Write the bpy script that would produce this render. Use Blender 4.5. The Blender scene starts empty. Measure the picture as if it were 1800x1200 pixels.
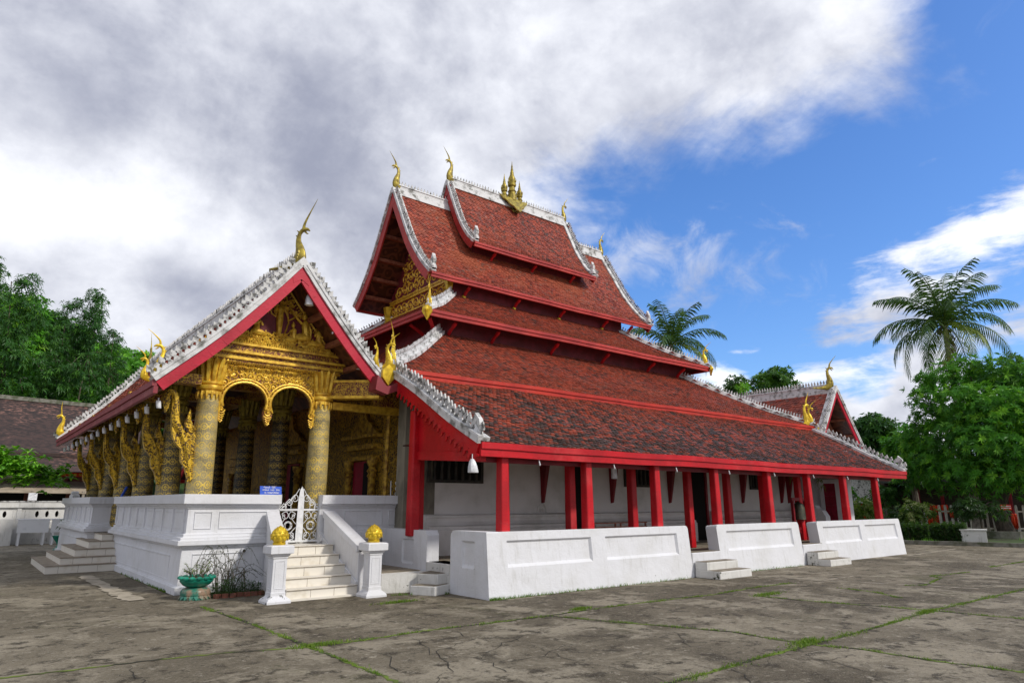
import bpy, bmesh, math, random
import numpy as np
from mathutils import Vector, Matrix
from mathutils.geometry import tessellate_polygon
R = math.radians
V = Vector
S = bpy.context.scene
col = S.collection

# ---------------------------------------------------------------- camera
cd = bpy.data.cameras.new("camera")
cam = bpy.data.objects.new("camera", cd)
col.objects.link(cam)
cam.location = (0, 0, 1.6)
cam.rotation_euler = (R(90 + 13.593), 0, R(50.96 - 90))
cd.sensor_width = 36
cd.lens = 1174.5 / 1800 * 36
cd.clip_end = 2000
S.camera = cam
S.render.resolution_x = 1024
S.render.resolution_y = 682

S.view_settings.view_transform = 'Standard'
S.view_settings.look = 'None'
S.view_settings.exposure = 0.41
S.view_settings.gamma = 1.0
S.view_settings.use_curve_mapping = False

# ---------------------------------------------------------------- sun
SUN_EL, SUN_AZ = R(39), math.atan2(-0.85, 0.36)      # direction TO the sun (math angle from +X)
sd = bpy.data.lights.new("sun", 'SUN')
sd.energy = 2.1
sd.angle = R(5)
sd.color = (1.0, 0.95, 0.87)
sun = bpy.data.objects.new("sun", sd)
col.objects.link(sun)
tosun = V((math.cos(SUN_EL) * math.cos(SUN_AZ), math.cos(SUN_EL) * math.sin(SUN_AZ), math.sin(SUN_EL)))
sun.rotation_euler = tosun.to_track_quat('Z', 'Y').to_euler()

# ---------------------------------------------------------------- node helper
class NT:
    def __init__(s, tree):
        s.t = tree; s.n = tree.nodes; s.l = tree.links
    def node(s, typ, **kw):
        n = s.n.new(typ)
        for k, v in kw.items():
            setattr(n, k, v)
        return n
    def put(s, sock, val):
        if isinstance(val, bpy.types.NodeSocket):
            s.l.new(val, sock)
        elif val is not None:
            sock.default_value = val
    def m(s, op, a, b=None, c=None, clamp=False):
        n = s.node('ShaderNodeMath', operation=op, use_clamp=clamp)
        s.put(n.inputs[0], a)
        if b is not None: s.put(n.inputs[1], b)
        if c is not None: s.put(n.inputs[2], c)
        return n.outputs[0]
    def add(s, a, b): return s.m('ADD', a, b)
    def sub(s, a, b): return s.m('SUBTRACT', a, b)
    def mul(s, a, b): return s.m('MULTIPLY', a, b)
    def ss(s, x, lo, hi, o0=0.0, o1=1.0):
        n = s.node('ShaderNodeMapRange', interpolation_type='SMOOTHSTEP')
        s.put(n.inputs[0], x); s.put(n.inputs[1], lo); s.put(n.inputs[2], hi)
        n.inputs[3].default_value = o0; n.inputs[4].default_value = o1
        return n.outputs[0]
    def mix(s, f, a, b, mode='MIX'):
        n = s.node('ShaderNodeMix', data_type='RGBA', blend_type=mode)
        s.put(n.inputs[0], f)
        s.put(n.inputs[6], rgba(a)); s.put(n.inputs[7], rgba(b))
        return n.outputs[2]
    def noise(s, vec, scale, detail=4, rough=0.55, dist=0.0, out=0):
        n = s.node('ShaderNodeTexNoise')
        s.put(n.inputs['Vector'], vec)
        n.inputs['Scale'].default_value = scale; n.inputs['Detail'].default_value = detail
        n.inputs['Roughness'].default_value = rough; n.inputs['Distortion'].default_value = dist
        return n.outputs[out]
    def vor(s, vec, scale, feature='F1', out=0, rnd=1.0):
        n = s.node('ShaderNodeTexVoronoi', feature=feature)
        s.put(n.inputs['Vector'], vec); n.inputs['Scale'].default_value = scale
        if 'Randomness' in n.inputs: n.inputs['Randomness'].default_value = rnd
        return n.outputs[out]
    def mapping(s, vec, scale=(1, 1, 1), loc=(0, 0, 0)):
        n = s.node('ShaderNodeMapping')
        s.put(n.inputs[0], vec); n.inputs['Scale'].default_value = scale; n.inputs['Location'].default_value = loc
        return n.outputs[0]
    def bump(s, h, strength=0.3, dist=0.02, nrm=None):
        n = s.node('ShaderNodeBump')
        n.inputs['Strength'].default_value = strength; n.inputs['Distance'].default_value = dist
        s.put(n.inputs['Height'], h)
        if nrm is not None: s.put(n.inputs['Normal'], nrm)
        return n.outputs[0]

def rgba(c):
    if isinstance(c, (tuple, list)) and len(c) == 3:
        return (c[0], c[1], c[2], 1.0)
    return c

# ---------------------------------------------------------------- world: nishita sky with clouds
W = bpy.data.worlds.new("World")
S.world = W
W.use_nodes = True
n = NT(W.node_tree)
for x in list(n.n): n.n.remove(x)
wout = n.node('ShaderNodeOutputWorld'); bg = n.node('ShaderNodeBackground')
sky = n.node('ShaderNodeTexSky', sky_type='NISHITA')
sky.sun_disc = False; sky.sun_elevation = SUN_EL
sky.sun_rotation = math.pi / 2 - SUN_AZ
sky.air_density = 1.0; sky.dust_density = 1.4; sky.ozone_density = 3.0
tc = n.node('ShaderNodeTexCoord')
sep = n.node('ShaderNodeSeparateXYZ'); n.l.new(tc.outputs['Generated'], sep.inputs[0])
dx, dy, dz = sep.outputs
A0 = R(50.96)
ca, sa = math.cos(A0), math.sin(A0)
fwd = n.add(n.mul(dx, ca), n.mul(dy, sa))
rgt = n.sub(n.mul(dx, sa), n.mul(dy, ca))
az = n.mul(n.m('ARCTAN2', rgt, fwd), 57.29578)          # degrees, compass angle across the view to the north-east
el = n.mul(n.m('ARCSINE', dz), 57.29578)
cz = n.m('DIVIDE', 1.0, n.add(n.m('MAXIMUM', dz, 0.0), 0.22))
comb = n.node('ShaderNodeCombineXYZ')
n.put(comb.inputs[0], n.mul(dx, cz)); n.put(comb.inputs[1], n.mul(dy, cz)); n.put(comb.inputs[2], 0.0)
cp = comb.outputs[0]                                      # position on a cloud layer overhead
dv = tc.outputs['Generated']
def blob(a0, e0, sa_, se_, rot=0.0, w=1.0):
    da = n.sub(az, a0); de = n.sub(el, e0)
    c, s_ = math.cos(R(rot)), math.sin(R(rot))
    p = n.m('DIVIDE', n.add(n.mul(da, c), n.mul(de, s_)), sa_)
    q = n.m('DIVIDE', n.sub(n.mul(de, c), n.mul(da, s_)), se_)
    r2 = n.add(n.mul(p, p), n.mul(q, q))
    return n.mul(n.m('EXPONENT', n.mul(r2, -1.0)), w)
nb = n.noise(dv, 3.2, 9, 0.6, 0.6)
nf = n.noise(n.mapping(dv, (1, 1, 1.8)), 8.0, 9, 0.6, 0.25)
nw = n.noise(cp, 2.2, 8, 0.6, 0.5)
s1 = n.mul(n.sub(4.5, az), 0.07)
edge = n.add(n.mul(n.sub(az, 9.0), 0.14), 26.0)
s2 = n.mul(n.sub(el, edge), 0.10)
s3 = n.mul(n.sub(36.0, az), 0.09)
big = n.m('MAXIMUM', s1, n.m('MINIMUM', s2, s3))
big = n.m('MAXIMUM', big, n.mul(n.sub(n.m('ABSOLUTE', az), 62.0), 0.1))
big = n.add(big, n.mul(n.sub(nb, 0.5), 1.5))
big = n.add(big, n.mul(n.sub(nf, 0.5), 0.8))
cov = n.ss(big, -0.25, 0.40)
thin = n.ss(n.add(n.add(blob(12, 21, 11, 6, 0, 0.55), blob(20, 17, 12, 4, 0, 0.30)), n.mul(n.sub(n.noise(n.mapping(dv, (1, 1, 1.2), (2, 2, 7)), 11.0, 9, 0.62, 0.5), 0.5), 2.6)), 0.30, 1.10, 0, 0.60)
st = blob(36.5, 18.4, 10.0, 2.3, 12, 0.95)
for a_ in ((31, 14.6, 6, 1.0, 8, .75), (28.5, 12.4, 4.5, .7, 6, .65), (42, 14.5, 5, 2.2, 5, .4), (14, 10.8, 4, 1.2, 0, .6), (25.0, 9.9, 4.5, 1.0, 6, .85), (38.5, 11.5, 4, 1.2, 0, .7),
           (18.4, 9.0, 1.5, 1.7, 0, 1.0), (19.5, 12.0, 1.8, .4, 3, .6), (31.8, 6.6, 2.9, 5.0, -8, 1.7), (38.5, 7.5, 4, 2.2, 0, 1.1),
           (26, 6.6, 3.4, 1.7, 0, 1.0), (20, 4.5, 9, 2.4, 0, .9), (46, 14, 5, 4, 0, .6)):
    st = n.add(st, blob(*a_))
wsp = n.noise(n.mapping(dv, (1, 1, 4.0), (0, 3, 1)), 9.0, 10, 0.64, 0.3)
st = n.ss(n.add(n.add(st, n.mul(n.sub(nf, 0.5), 1.3)), n.mul(n.sub(wsp, 0.5), 1.7)), 0.34, 1.02)
mask = n.m('MAXIMUM', n.m('MAXIMUM', cov, thin), st)
# brightness of the cloud body
puff = n.noise(n.mapping(dv, (1, 1, 1.3), (3, 1, 2)), 5.0, 10, 0.58, 0.1)
fine_ = n.noise(n.mapping(dv, (1, 1, 1.4), (1, 5, 2)), 13.0, 8, 0.6, 0.2)
br = n.add(0.46, n.mul(n.sub(nb, 0.5), 0.75))
br = n.add(br, n.mul(n.sub(puff, 0.5), 0.95))
billow = n.noise(n.mapping(dv, (1, 1, 1.2), (4, 2, 9)), 7.0, 12, 0.60, 0.0)
br = n.add(br, n.mul(n.sub(fine_, 0.5), 0.35))
br = n.add(br, n.mul(n.sub(n.ss(billow, 0.36, 0.64), 0.5), 0.15))
for a_ in ((-22, 30, 20, 7, 0, -.16), (-40, 28, 10, 6, 0, -.10), (-37, 20.5, 9, 3.2, 4, .33), (-26, 21, 7, 3.4, -14, .35), (-16, 18, 6, 3.5, -20, .20), (-26, 15.5, 5, 2.0, -10, -.16), (-12, 22, 9, 3, 10, -.06),
           (-13, 12.0, 5, 2.2, 0, .42), (-30, 13, 9, 2.0, 0, .10), (8, 36, 22, 8, 0, .14), (6, 27, 14, 5, 0, .12), (24, 33, 14, 6, 0, .20), (35, 18, 9, 2.4, 10, .55), (24.5, 10.0, 6, 2, 0, .55),
           (18.4, 9, 4, 3, 0, .5), (31.5, 7.5, 3.2, 4.2, 0, .04), (28.3, 9, 1.6, 2.8, 0, .35), (38.5, 9, 5, 2, 0, .4), (33, 5.2, 2.5, 1.2, 0, .4)):
    br = n.add(br, blob(*a_))
br = n.m('MAXIMUM', n.m('MINIMUM', br, 1.1), 0.0)
cc = n.mix(n.ss(br, 0.0, 1.12), (2.7, 2.9, 3.75), (9.0, 9.15, 9.6))
hs = n.node('ShaderNodeHueSaturation'); hs.inputs['Saturation'].default_value = 1.18; hs.inputs['Value'].default_value = 1.0
n.l.new(sky.outputs[0], hs.inputs['Color'])
skyc = n.mix(1.0, hs.outputs[0], (1.12, 1.30, 1.62), 'MULTIPLY')
fin = n.mix(mask, skyc, cc)
n.put(bg.inputs['Color'], fin)
bg.inputs['Strength'].default_value = 0.1
n.l.new(bg.outputs[0], wout.inputs[0])

# ---------------------------------------------------------------- materials
MAT = {}
def newmat(name):
    m = bpy.data.materials.new(name); m.use_nodes = True
    t = NT(m.node_tree)
    b = t.n['Principled BSDF']
    MAT[name] = m
    return m, t, b
def obj_co(t):
    return t.node('ShaderNodeTexCoord').outputs['Object']
def mat(name, c1, c2=None, rough=0.6, metal=0.0, scale=3.0, detail=5, bump=0.0, bscale=30.0, lo=0.35, hi=0.65, bdist=0.01, spec=0.4, stretch=(1, 1, 1)):
    m, t, b = newmat(name)
    co = t.mapping(obj_co(t), stretch)
    if c2 is not None:
        t.put(b.inputs['Base Color'], t.mix(t.ss(t.noise(co, scale, detail), lo, hi), c1, c2))
    else:
        b.inputs['Base Color'].default_value = rgba(c1)
    b.inputs['Roughness'].default_value = rough; b.inputs['Metallic'].default_value = metal
    b.inputs['Specular IOR Level'].default_value = spec
    if bump:
        t.put(b.inputs['Normal'], t.bump(t.noise(co, bscale, 6), bump, bdist))
    return m
def plaster(name, c, dirt=0.5, low=0.35):
    m, t, b = newmat(name)
    co = obj_co(t)
    big = t.ss(t.noise(co, 1.3, 6, 0.6), 0.42, 0.72)
    c1 = t.mix(t.mul(big, 0.40 * dirt), c, (0.50, 0.49, 0.45))
    streak = t.ss(t.noise(t.mapping(co, (5, 5, 0.7)), 2.2, 6, 0.65), 0.52, 0.72)
    c2 = t.mix(t.mul(streak, 0.34 * dirt), c1, (0.33, 0.32, 0.27))
    sz = t.node('ShaderNodeSeparateXYZ'); t.put(sz.inputs[0], co)
    near = t.ss(sz.outputs[2], low, 0.0)
    spots = t.ss(t.add(t.noise(co, 11.0, 9, 0.75), t.mul(near, t.ss(t.noise(co, 1.1, 3), 0.45, 0.7, 0.0, 0.17))), 0.67, 0.71)
    c3 = t.mix(t.mul(spots, t.m('MINIMUM', t.add(near, 0.02), 1.0)), c2, (0.045, 0.05, 0.025))
    t.put(b.inputs['Base Color'], c3)
    b.inputs['Roughness'].default_value = 0.75
    b.inputs['Specular IOR Level'].default_value = 0.25
    h = t.add(t.noise(co, 4.0, 6, 0.65), t.mul(t.noise(co, 45.0, 4), 0.25))
    h = t.add(h, t.mul(t.noise(co, 1.1, 3), 2.0)); t.put(b.inputs['Normal'], t.bump(h, 0.45, 0.035))
    return m
plaster('plaster', (0.69, 0.695, 0.72), 0.75)
plaster('plaster_old', (0.66, 0.65, 0.62), 1.6, 0.8)
mat('hall_plaster', (0.76, 0.74, 0.71), (0.55, 0.535, 0.49), 0.85, scale=1.4, detail=8, bump=0.3, bscale=8, lo=.4, hi=.75)
mat('white_trim', (0.66, 0.66, 0.655), (0.17, 0.168, 0.15), 0.75, scale=4.5, detail=10, bump=0.5, bscale=14, bdist=.02, lo=0.46, hi=0.70)
mat('white_paint', (0.78, 0.79, 0.80), (0.62, 0.63, 0.63), 0.45, scale=3, detail=6, lo=.5, hi=.8)
mat('crest_grey', (0.60, 0.59, 0.57), (0.09, 0.088, 0.08), 0.8, scale=7, detail=8, lo=0.46, hi=0.66)
mat('tile_step', (0.74, 0.70, 0.62), (0.60, 0.54, 0.43), 0.4, scale=4, detail=8, lo=.5, hi=.8)
mat('step_edge', (0.20, 0.16, 0.12), (0.33, 0.28, 0.21), 0.6, scale=9)
mat('old_step', (0.16, 0.135, 0.10), (0.28, 0.24, 0.18), 0.9, scale=6, detail=8, bump=.4)
def redpaint(name, c1, c2, wear=0.5, rough=0.45):
    m, t, b = newmat(name)
    co = obj_co(t)
    c = t.mix(t.ss(t.noise(co, 1.4, 6), 0.35, 0.65), c1, c2)
    grain = t.noise(t.mapping(co, (2.5, 2.5, 9)), 5.0, 8, 0.65)
    c = t.mix(t.mul(t.ss(grain, 0.50, 0.70), 0.65 * wear), c, tuple(x * .38 for x in c1))
    fade = t.ss(t.noise(co, 1.7, 10, 0.72), 0.50, 0.68)
    c = t.mix(t.mul(fade, 0.30 * wear), c, (min(1, c1[0] * 1.1 + .05), c1[1] + .10, c1[2] + .09))
    chip = t.ss(t.noise(co, 21.0, 6, 0.72), 0.67, 0.70)
    c = t.mix(t.mul(chip, 0.8 * wear), c, (0.42, 0.28, 0.24))
    t.put(b.inputs['Base Color'], c); t.put(b.inputs['Roughness'], t.add(rough, t.mul(fade, .2)))
    b.inputs['Specular IOR Level'].default_value = 0.35
    t.put(b.inputs['Normal'], t.bump(t.add(grain, t.mul(chip, -.5)), 0.35, 0.01))
redpaint('red_bright', (0.54, 0.005, 0.012), (0.40, 0.004, 0.009), .75)
redpaint('red_coral', (0.46, 0.040, 0.032), (0.32, 0.022, 0.020), 1.0, .55)
redpaint('red_orange', (0.52, 0.034, 0.016), (0.38, 0.022, 0.013), .8)
redpaint('red_pink', (0.50, 0.008, 0.034), (0.38, 0.006, 0.022), .7)
redpaint('red_dark', (0.24, 0.006, 0.014), (0.15, 0.005, 0.01), .6)
mat('old_render', (0.30, 0.275, 0.215), (0.12, 0.11, 0.085), 0.85, scale=2.2, detail=9, bump=.4, bscale=9, lo=.4, hi=.68, stretch=(1, 1, .4))
mat('maroon', (0.19, 0.020, 0.030), (0.12, 0.014, 0.018), 0.6, scale=4)
mat('maroon_fascia', (0.24, 0.03, 0.04), (0.33, 0.09, 0.09), 0.55, scale=5, lo=.45, hi=.8)
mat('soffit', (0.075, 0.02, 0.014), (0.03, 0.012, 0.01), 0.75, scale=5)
mat('purlin', (0.33, 0.13, 0.075), (0.20, 0.06, 0.035), 0.6, scale=8, detail=8)
mat('door_red', (0.30, 0.006, 0.035), (0.22, 0.006, 0.025), 0.45, scale=6)
mat('shade_black', (0.008, 0.007, 0.006), None, 0.9)  # near-black colour standing in for deep shade on solid pieces
mat('window_bar', (0.022, 0.022, 0.018), (0.05, 0.045, 0.035), 0.6, scale=6)
mat('gold', (0.88, 0.58, 0.06), (0.55, 0.30, 0.025), 0.40, 0.30, scale=9, detail=6, bump=0.25, bscale=26, bdist=.02, spec=.5)
mat('gold_naga', (0.80, 0.56, 0.035), (0.50, 0.33, 0.02), 0.36, 0.35, scale=7, detail=6, bump=0.25, bscale=22, bdist=.015)
mat('gold_old', (0.42, 0.33, 0.05), (0.20, 0.15, 0.03), 0.45, 0.35, scale=9, detail=6, bump=0.3, bscale=22, bdist=.02)
mat('gold_dim', (0.60, 0.38, 0.05), (0.20, 0.10, 0.02), 0.45, 0.3, scale=10, detail=7, bump=0.5, bscale=18, bdist=.03)
mat('blue_sign', (0.03, 0.10, 0.55), (0.04, 0.13, 0.62), 0.35, scale=3)
mat('sign_white', (0.85, 0.87, 0.92), None, 0.5)
mat('bag_white', (0.80, 0.81, 0.83), (0.6, 0.61, 0.64), 0.4, scale=12, bump=.4)
mat('green_glaze', (0.006, 0.16, 0.105), (0.012, 0.26, 0.17), 0.22, scale=7, detail=6, bump=.15, bscale=12, spec=.6)
mat('green_worn', (0.03, 0.17, 0.12), (0.28, 0.19, 0.13), 0.4, scale=5, detail=6, lo=.42, hi=.6)
mat('brick_old', (0.30, 0.10, 0.06), (0.16, 0.07, 0.05), 0.85, scale=12, bump=.4)
mat('bark', (0.13, 0.105, 0.075), (0.055, 0.045, 0.035), 0.9, scale=8, detail=8, bump=0.7, bscale=14, bdist=.04, stretch=(1, 1, .35))
mat('bark_pale', (0.30, 0.27, 0.22), (0.17, 0.15, 0.12), 0.9, scale=8, detail=8, bump=0.4)
mat('soil', (0.05, 0.045, 0.025), (0.05, 0.09, 0.02), 0.95, scale=1.5, detail=8, lo=.4, hi=.6, bump=.5)
mat('hill', (0.035, 0.07, 0.014), (0.02, 0.045, 0.01), 0.95, scale=.2, detail=8, bump=.5, bscale=2)
mat('dark_wood', (0.035, 0.024, 0.017), (0.065, 0.045, 0.032), 0.7, scale=6, stretch=(1, 1, 4))
mat('brown_wood', (0.16, 0.05, 0.03), (0.10, 0.03, 0.02), 0.6, scale=6)
mat('tan_awning', (0.44, 0.37, 0.28), (0.30, 0.25, 0.19), 0.8, scale=2, detail=8, bump=.3, bscale=3, bdist=.05)
mat('orange_robe', (0.75, 0.06, 0.012), (0.60, 0.035, 0.01), 0.8, scale=4, bump=.3)
mat('fence_white', (0.80, 0.80, 0.72), (0.60, 0.60, 0.52), 0.6, scale=5)
mat('grey_stone', (0.22, 0.21, 0.18), (0.09, 0.10, 0.06), 0.9, scale=4, detail=8, bump=.5)
mat('bronze', (0.05, 0.06, 0.045), (0.09, 0.08, 0.05), 0.4, 0.6, scale=8)
mat('steel', (0.78, 0.79, 0.80), (0.60, 0.61, 0.62), 0.4, 0.0, scale=10)
mat('grass', (0.13, 0.25, 0.012), (0.20, 0.30, 0.02), 0.8, scale=2.0)
mat('paint_line', (0.40, 0.35, 0.27), (0.20, 0.175, 0.13), 0.85, scale=3, detail=10, lo=.45, hi=.62, bump=.2)
mat('joint_moss', (0.030, 0.028, 0.016), (0.13, 0.19, 0.02), 0.95, scale=1.6, detail=9, lo=.42, hi=.58, bump=.5)
mat('crest_mid', (0.58, 0.575, 0.56), (0.10, 0.098, 0.09), 0.8, scale=9, detail=9, lo=.44, hi=.64, bump=.4)
mat('leaf_dead', (0.22, 0.15, 0.07), (0.12, 0.08, 0.04), 0.9, scale=4)
mat('crack', (0.018, 0.016, 0.012), (0.03, 0.026, 0.02), 0.95, scale=5)
mat('sheet_metal', (0.05, 0.052, 0.055), (0.09, 0.09, 0.088), 0.5, scale=2)

def tilemat(name, moss, warm=0.5, grad=0.0):
    """clay tiles: every tile carries a random value in its colour attribute"""
    m, t, b = newmat(name)
    at = t.node('ShaderNodeAttribute', attribute_name='Col')
    sp = t.node('ShaderNodeSeparateColor'); t.put(sp.inputs[0], at.outputs['Color'])
    r_, g_ = sp.outputs[0], sp.outputs[1]
    co = obj_co(t)
    big = t.noise(co, 0.55, 6, 0.6)
    c = t.mix(t.ss(r_, 0.1, 0.9), (0.18, 0.034, 0.019), (0.37, 0.068, 0.031))
    c = t.mix(t.mul(t.ss(big, 0.46, 0.66), warm), c, (0.36, 0.095, 0.045))
    c = t.mix(t.mul(t.ss(g_, 0.90, 0.97), .7), c, (0.36, 0.15, 0.10))
    mo = t.ss(t.add(t.add(t.mul(g_, 0.62), t.mul(t.noise(co, 1.3, 8, 0.65), 0.78)), t.add(moss, t.mul(sp.outputs[2], grad))), 0.85, 1.15)
    c = t.mix(mo, c, t.mix(sp.outputs[0], (0.026, 0.018, 0.014), (0.085, 0.048, 0.037)))
    t.put(b.inputs['Base Color'], c)
    b.inputs['Roughness'].default_value = 0.55
    b.inputs['Specular IOR Level'].default_value = 0.5
    t.put(b.inputs['Normal'], t.bump(t.noise(co, 30.0, 4), 0.25, 0.01))
    return m
tilemat('tiles_orange', -0.06, 0.8)
tilemat('tiles_red', 0.04, 0.4)
tilemat('tiles_mid', 0.06, 0.3)
tilemat('tiles_mossy', 0.14, 0.3, 0.34)

def deckmat():
    m, t, b = newmat('deck_tiles')
    co = obj_co(t)
    br_ = t.node('ShaderNodeTexBrick'); t.put(br_.inputs['Vector'], co)
    br_.inputs['Scale'].default_value = 6; br_.inputs['Mortar Size'].default_value = 0.01
    br_.inputs['Color1'].default_value = (0.2, 0.03, 0.015, 1); br_.inputs['Color2'].default_value = (0.07, 0.02, 0.015, 1)
    br_.inputs['Mortar'].default_value = (0.01, 0.008, 0.008, 1)
    t.put(b.inputs['Base Color'], br_.outputs[0]); b.inputs['Roughness'].default_value = 0.7
deckmat()

def leafmat(name, c1, c2, c3, trans=0.35, rough=0.45):
    m, t, b = newmat(name)
    at = t.node('ShaderNodeAttribute', attribute_name='Col')
    sp = t.node('ShaderNodeSeparateColor'); t.put(sp.inputs[0], at.outputs['Color'])
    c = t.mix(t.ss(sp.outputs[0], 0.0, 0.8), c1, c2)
    c = t.mix(t.ss(sp.outputs[1], 0.68, 0.95), c, c3)  # third tone paints sunlit highlights onto a share of the leaves
    t.put(b.inputs['Base Color'], c); b.inputs['Roughness'].default_value = rough
    b.inputs['Specular IOR Level'].default_value = 0.35
    tr = t.node('ShaderNodeBsdfTranslucent'); t.put(tr.inputs[0], t.mix(0.4, c, (0.15, 0.3, 0.01)))
    mx = t.node('ShaderNodeMixShader'); mx.inputs[0].default_value = trans
    t.l.new(b.outputs[0], mx.inputs[1]); t.l.new(tr.outputs[0], mx.inputs[2])
    t.l.new(mx.outputs[0], t.n['Material Output'].inputs[0])
leafmat('leaf_mango', (0.022, 0.11, 0.012), (0.07, 0.27, 0.017), (0.24, 0.54, 0.04))
leafmat('leaf_dark', (0.022, 0.075, 0.014), (0.05, 0.15, 0.018), (0.11, 0.26, 0.03))
leafmat('leaf_forest', (0.04, 0.17, 0.012), (0.11, 0.36, 0.018), (0.28, 0.55, 0.03))
leafmat('leaf_forest_dark', (0.018, 0.07, 0.016), (0.04, 0.14, 0.022), (0.09, 0.24, 0.03))
leafmat('grass_blades', (0.07, 0.15, 0.012), (0.15, 0.26, 0.02), (0.26, 0.32, 0.05))
leafmat('leaf_bright', (0.07, 0.25, 0.015), (0.16, 0.44, 0.02), (0.30, 0.60, 0.05))
leafmat('leaf_palm', (0.018, 0.058, 0.016), (0.038, 0.10, 0.02), (0.09, 0.17, 0.03), 0.2, 0.55)
leafmat('leaf_palm_yellow', (0.10, 0.17, 0.02), (0.18, 0.26, 0.03), (0.25, 0.3, 0.05))
leafmat('leaf_hedge', (0.016, 0.045, 0.014), (0.03, 0.08, 0.018), (0.06, 0.16, 0.02))
leafmat('leaf_olive', (0.06, 0.12, 0.02), (0.15, 0.24, 0.03), (0.40, 0.42, 0.16))

def carved(name, dark, goldc, scale, cover=0.5, metal=0.45, bump=0.9):
    """gilded relief: swirling ridges of gold over a dark ground"""
    m, t, b = newmat(name)
    co = obj_co(t)
    w = t.node('ShaderNodeVectorMath', operation='ADD')
    nz = t.noise(co, scale * 0.55, 3, 0.5, 0, 1)
    sc = t.node('ShaderNodeVectorMath', operation='SCALE'); t.put(sc.inputs[0], nz); sc.inputs[3].default_value = 0.35
    t.put(w.inputs[0], co); t.put(w.inputs[1], sc.outputs[0])
    d1 = t.vor(w.outputs[0], scale, 'SMOOTH_F1')
    rings = t.m('SINE', t.mul(d1, 17.0))
    f = t.ss(t.add(rings, t.mul(t.noise(co, scale * 2.3, 4), 0.9)), 0.75 - cover, 1.15 - cover)
    ctone = t.mix(t.noise(co, scale * 0.3, 3), tuple(x * 0.55 for x in goldc), goldc)
    t.put(b.inputs['Base Color'], t.mix(f, dark, ctone))
    t.put(b.inputs['Metallic'], t.mul(f, metal)); b.inputs['Roughness'].default_value = 0.4
    t.put(b.inputs['Normal'], t.bump(f, bump, 0.03))
carved('gold_relief', (0.10, 0.012, 0.016), (0.90, 0.58, 0.06), 9.0, 0.55, .3)
carved('gold_relief_red', (0.16, 0.02, 0.02), (0.80, 0.48, 0.055), 16.0, 0.45, .3)
carved('gold_wall', (0.05, 0.022, 0.01), (0.62, 0.37, 0.04), 12.0, 0.7, 0.3)
carved('gold_bracket', (0.10, 0.05, 0.01), (0.92, 0.58, 0.04), 14.0, 0.8, .3)
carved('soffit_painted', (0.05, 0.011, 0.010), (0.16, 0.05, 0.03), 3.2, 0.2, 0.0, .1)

def columnmat(name, base, base2, goldc, strength):
    """stencilled columns: rows of diamonds and round rosettes in gold leaf (uv in metres)"""
    m, t, b = newmat(name)
    uv = t.node('ShaderNodeUVMap').outputs[0]
    s_ = t.node('ShaderNodeSeparateXYZ'); t.put(s_.inputs[0], uv)
    u, v = s_.outputs[0], s_.outputs[1]
    cw, ch = 0.1767, 0.185
    a = t.m('DIVIDE', u, cw); c = t.m('DIVIDE', v, ch)
    row = t.m('FLOOR', c)
    odd = t.m('MODULO', row, 2.0)
    fa = t.sub(t.m('FRACT', t.add(a, t.mul(odd, 0.5))), 0.5)
    fc = t.sub(t.m('FRACT', c), 0.5)
    aa, ab = t.m('ABSOLUTE', fa), t.m('ABSOLUTE', fc)
    dia = t.add(aa, ab)
    rad = t.m('SQRT', t.add(t.mul(fa, fa), t.mul(fc, fc)))
    pet = t.mul(t.m('COSINE', t.mul(t.m('ARCTAN2', fa, fc), 8.0)), 0.035)
    rr = t.add(rad, pet)
    ring = t.sub(t.ss(rr, 0.40, 0.36), t.ss(rr, 0.31, 0.27))
    core = t.ss(t.sub(dia, 0.0), 0.22, 0.17)
    dot = t.ss(rad, 0.07, 0.04)
    fa2 = t.sub(t.m('FRACT', t.add(a, t.add(t.mul(odd, 0.5), 0.5))), 0.5)
    d2 = t.add(t.m('ABSOLUTE', fa2), t.m('ABSOLUTE', fc))
    small = t.ss(d2, 0.15, 0.10)
    vine = t.ss(t.m('ABSOLUTE', t.sub(t.m('ABSOLUTE', fa2), t.add(t.mul(t.m('SINE', t.mul(fc, 12.56)), 0.05), 0.12))), 0.030, 0.012)
    f = t.m('MAXIMUM', t.m('MAXIMUM', ring, t.sub(core, dot)), t.m('MAXIMUM', small, t.mul(vine, 0.8)))
    co = obj_co(t)
    wear = t.ss(t.noise(co, 3.5, 8, 0.7), 0.36, 0.58)
    f = t.mul(f, t.add(t.mul(wear, 0.75), 0.25))
    f = t.mul(f, strength)
    b1 = t.mix(t.ss(t.noise(co, 2.0, 8, 0.65), 0.35, 0.65), base, base2)
    t.put(b.inputs['Base Color'], t.mix(f, b1, goldc))
    t.put(b.inputs['Metallic'], t.mul(f, 0.35)); b.inputs['Roughness'].default_value = 0.42
    t.put(b.inputs['Normal'], t.bump(f, 0.3, 0.008))
columnmat('column_faded', (0.42, 0.345, 0.17), (0.17, 0.14, 0.07), (0.80, 0.56, 0.08), 1.0)
columnmat('column_dark', (0.05, 0.043, 0.026), (0.17, 0.145, 0.09), (0.75, 0.52, 0.07), 1.0)
columnmat('column_black', (0.012, 0.011, 0.009), (0.02, 0.018, 0.014), (0.55, 0.37, 0.06), 0.9)

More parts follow.
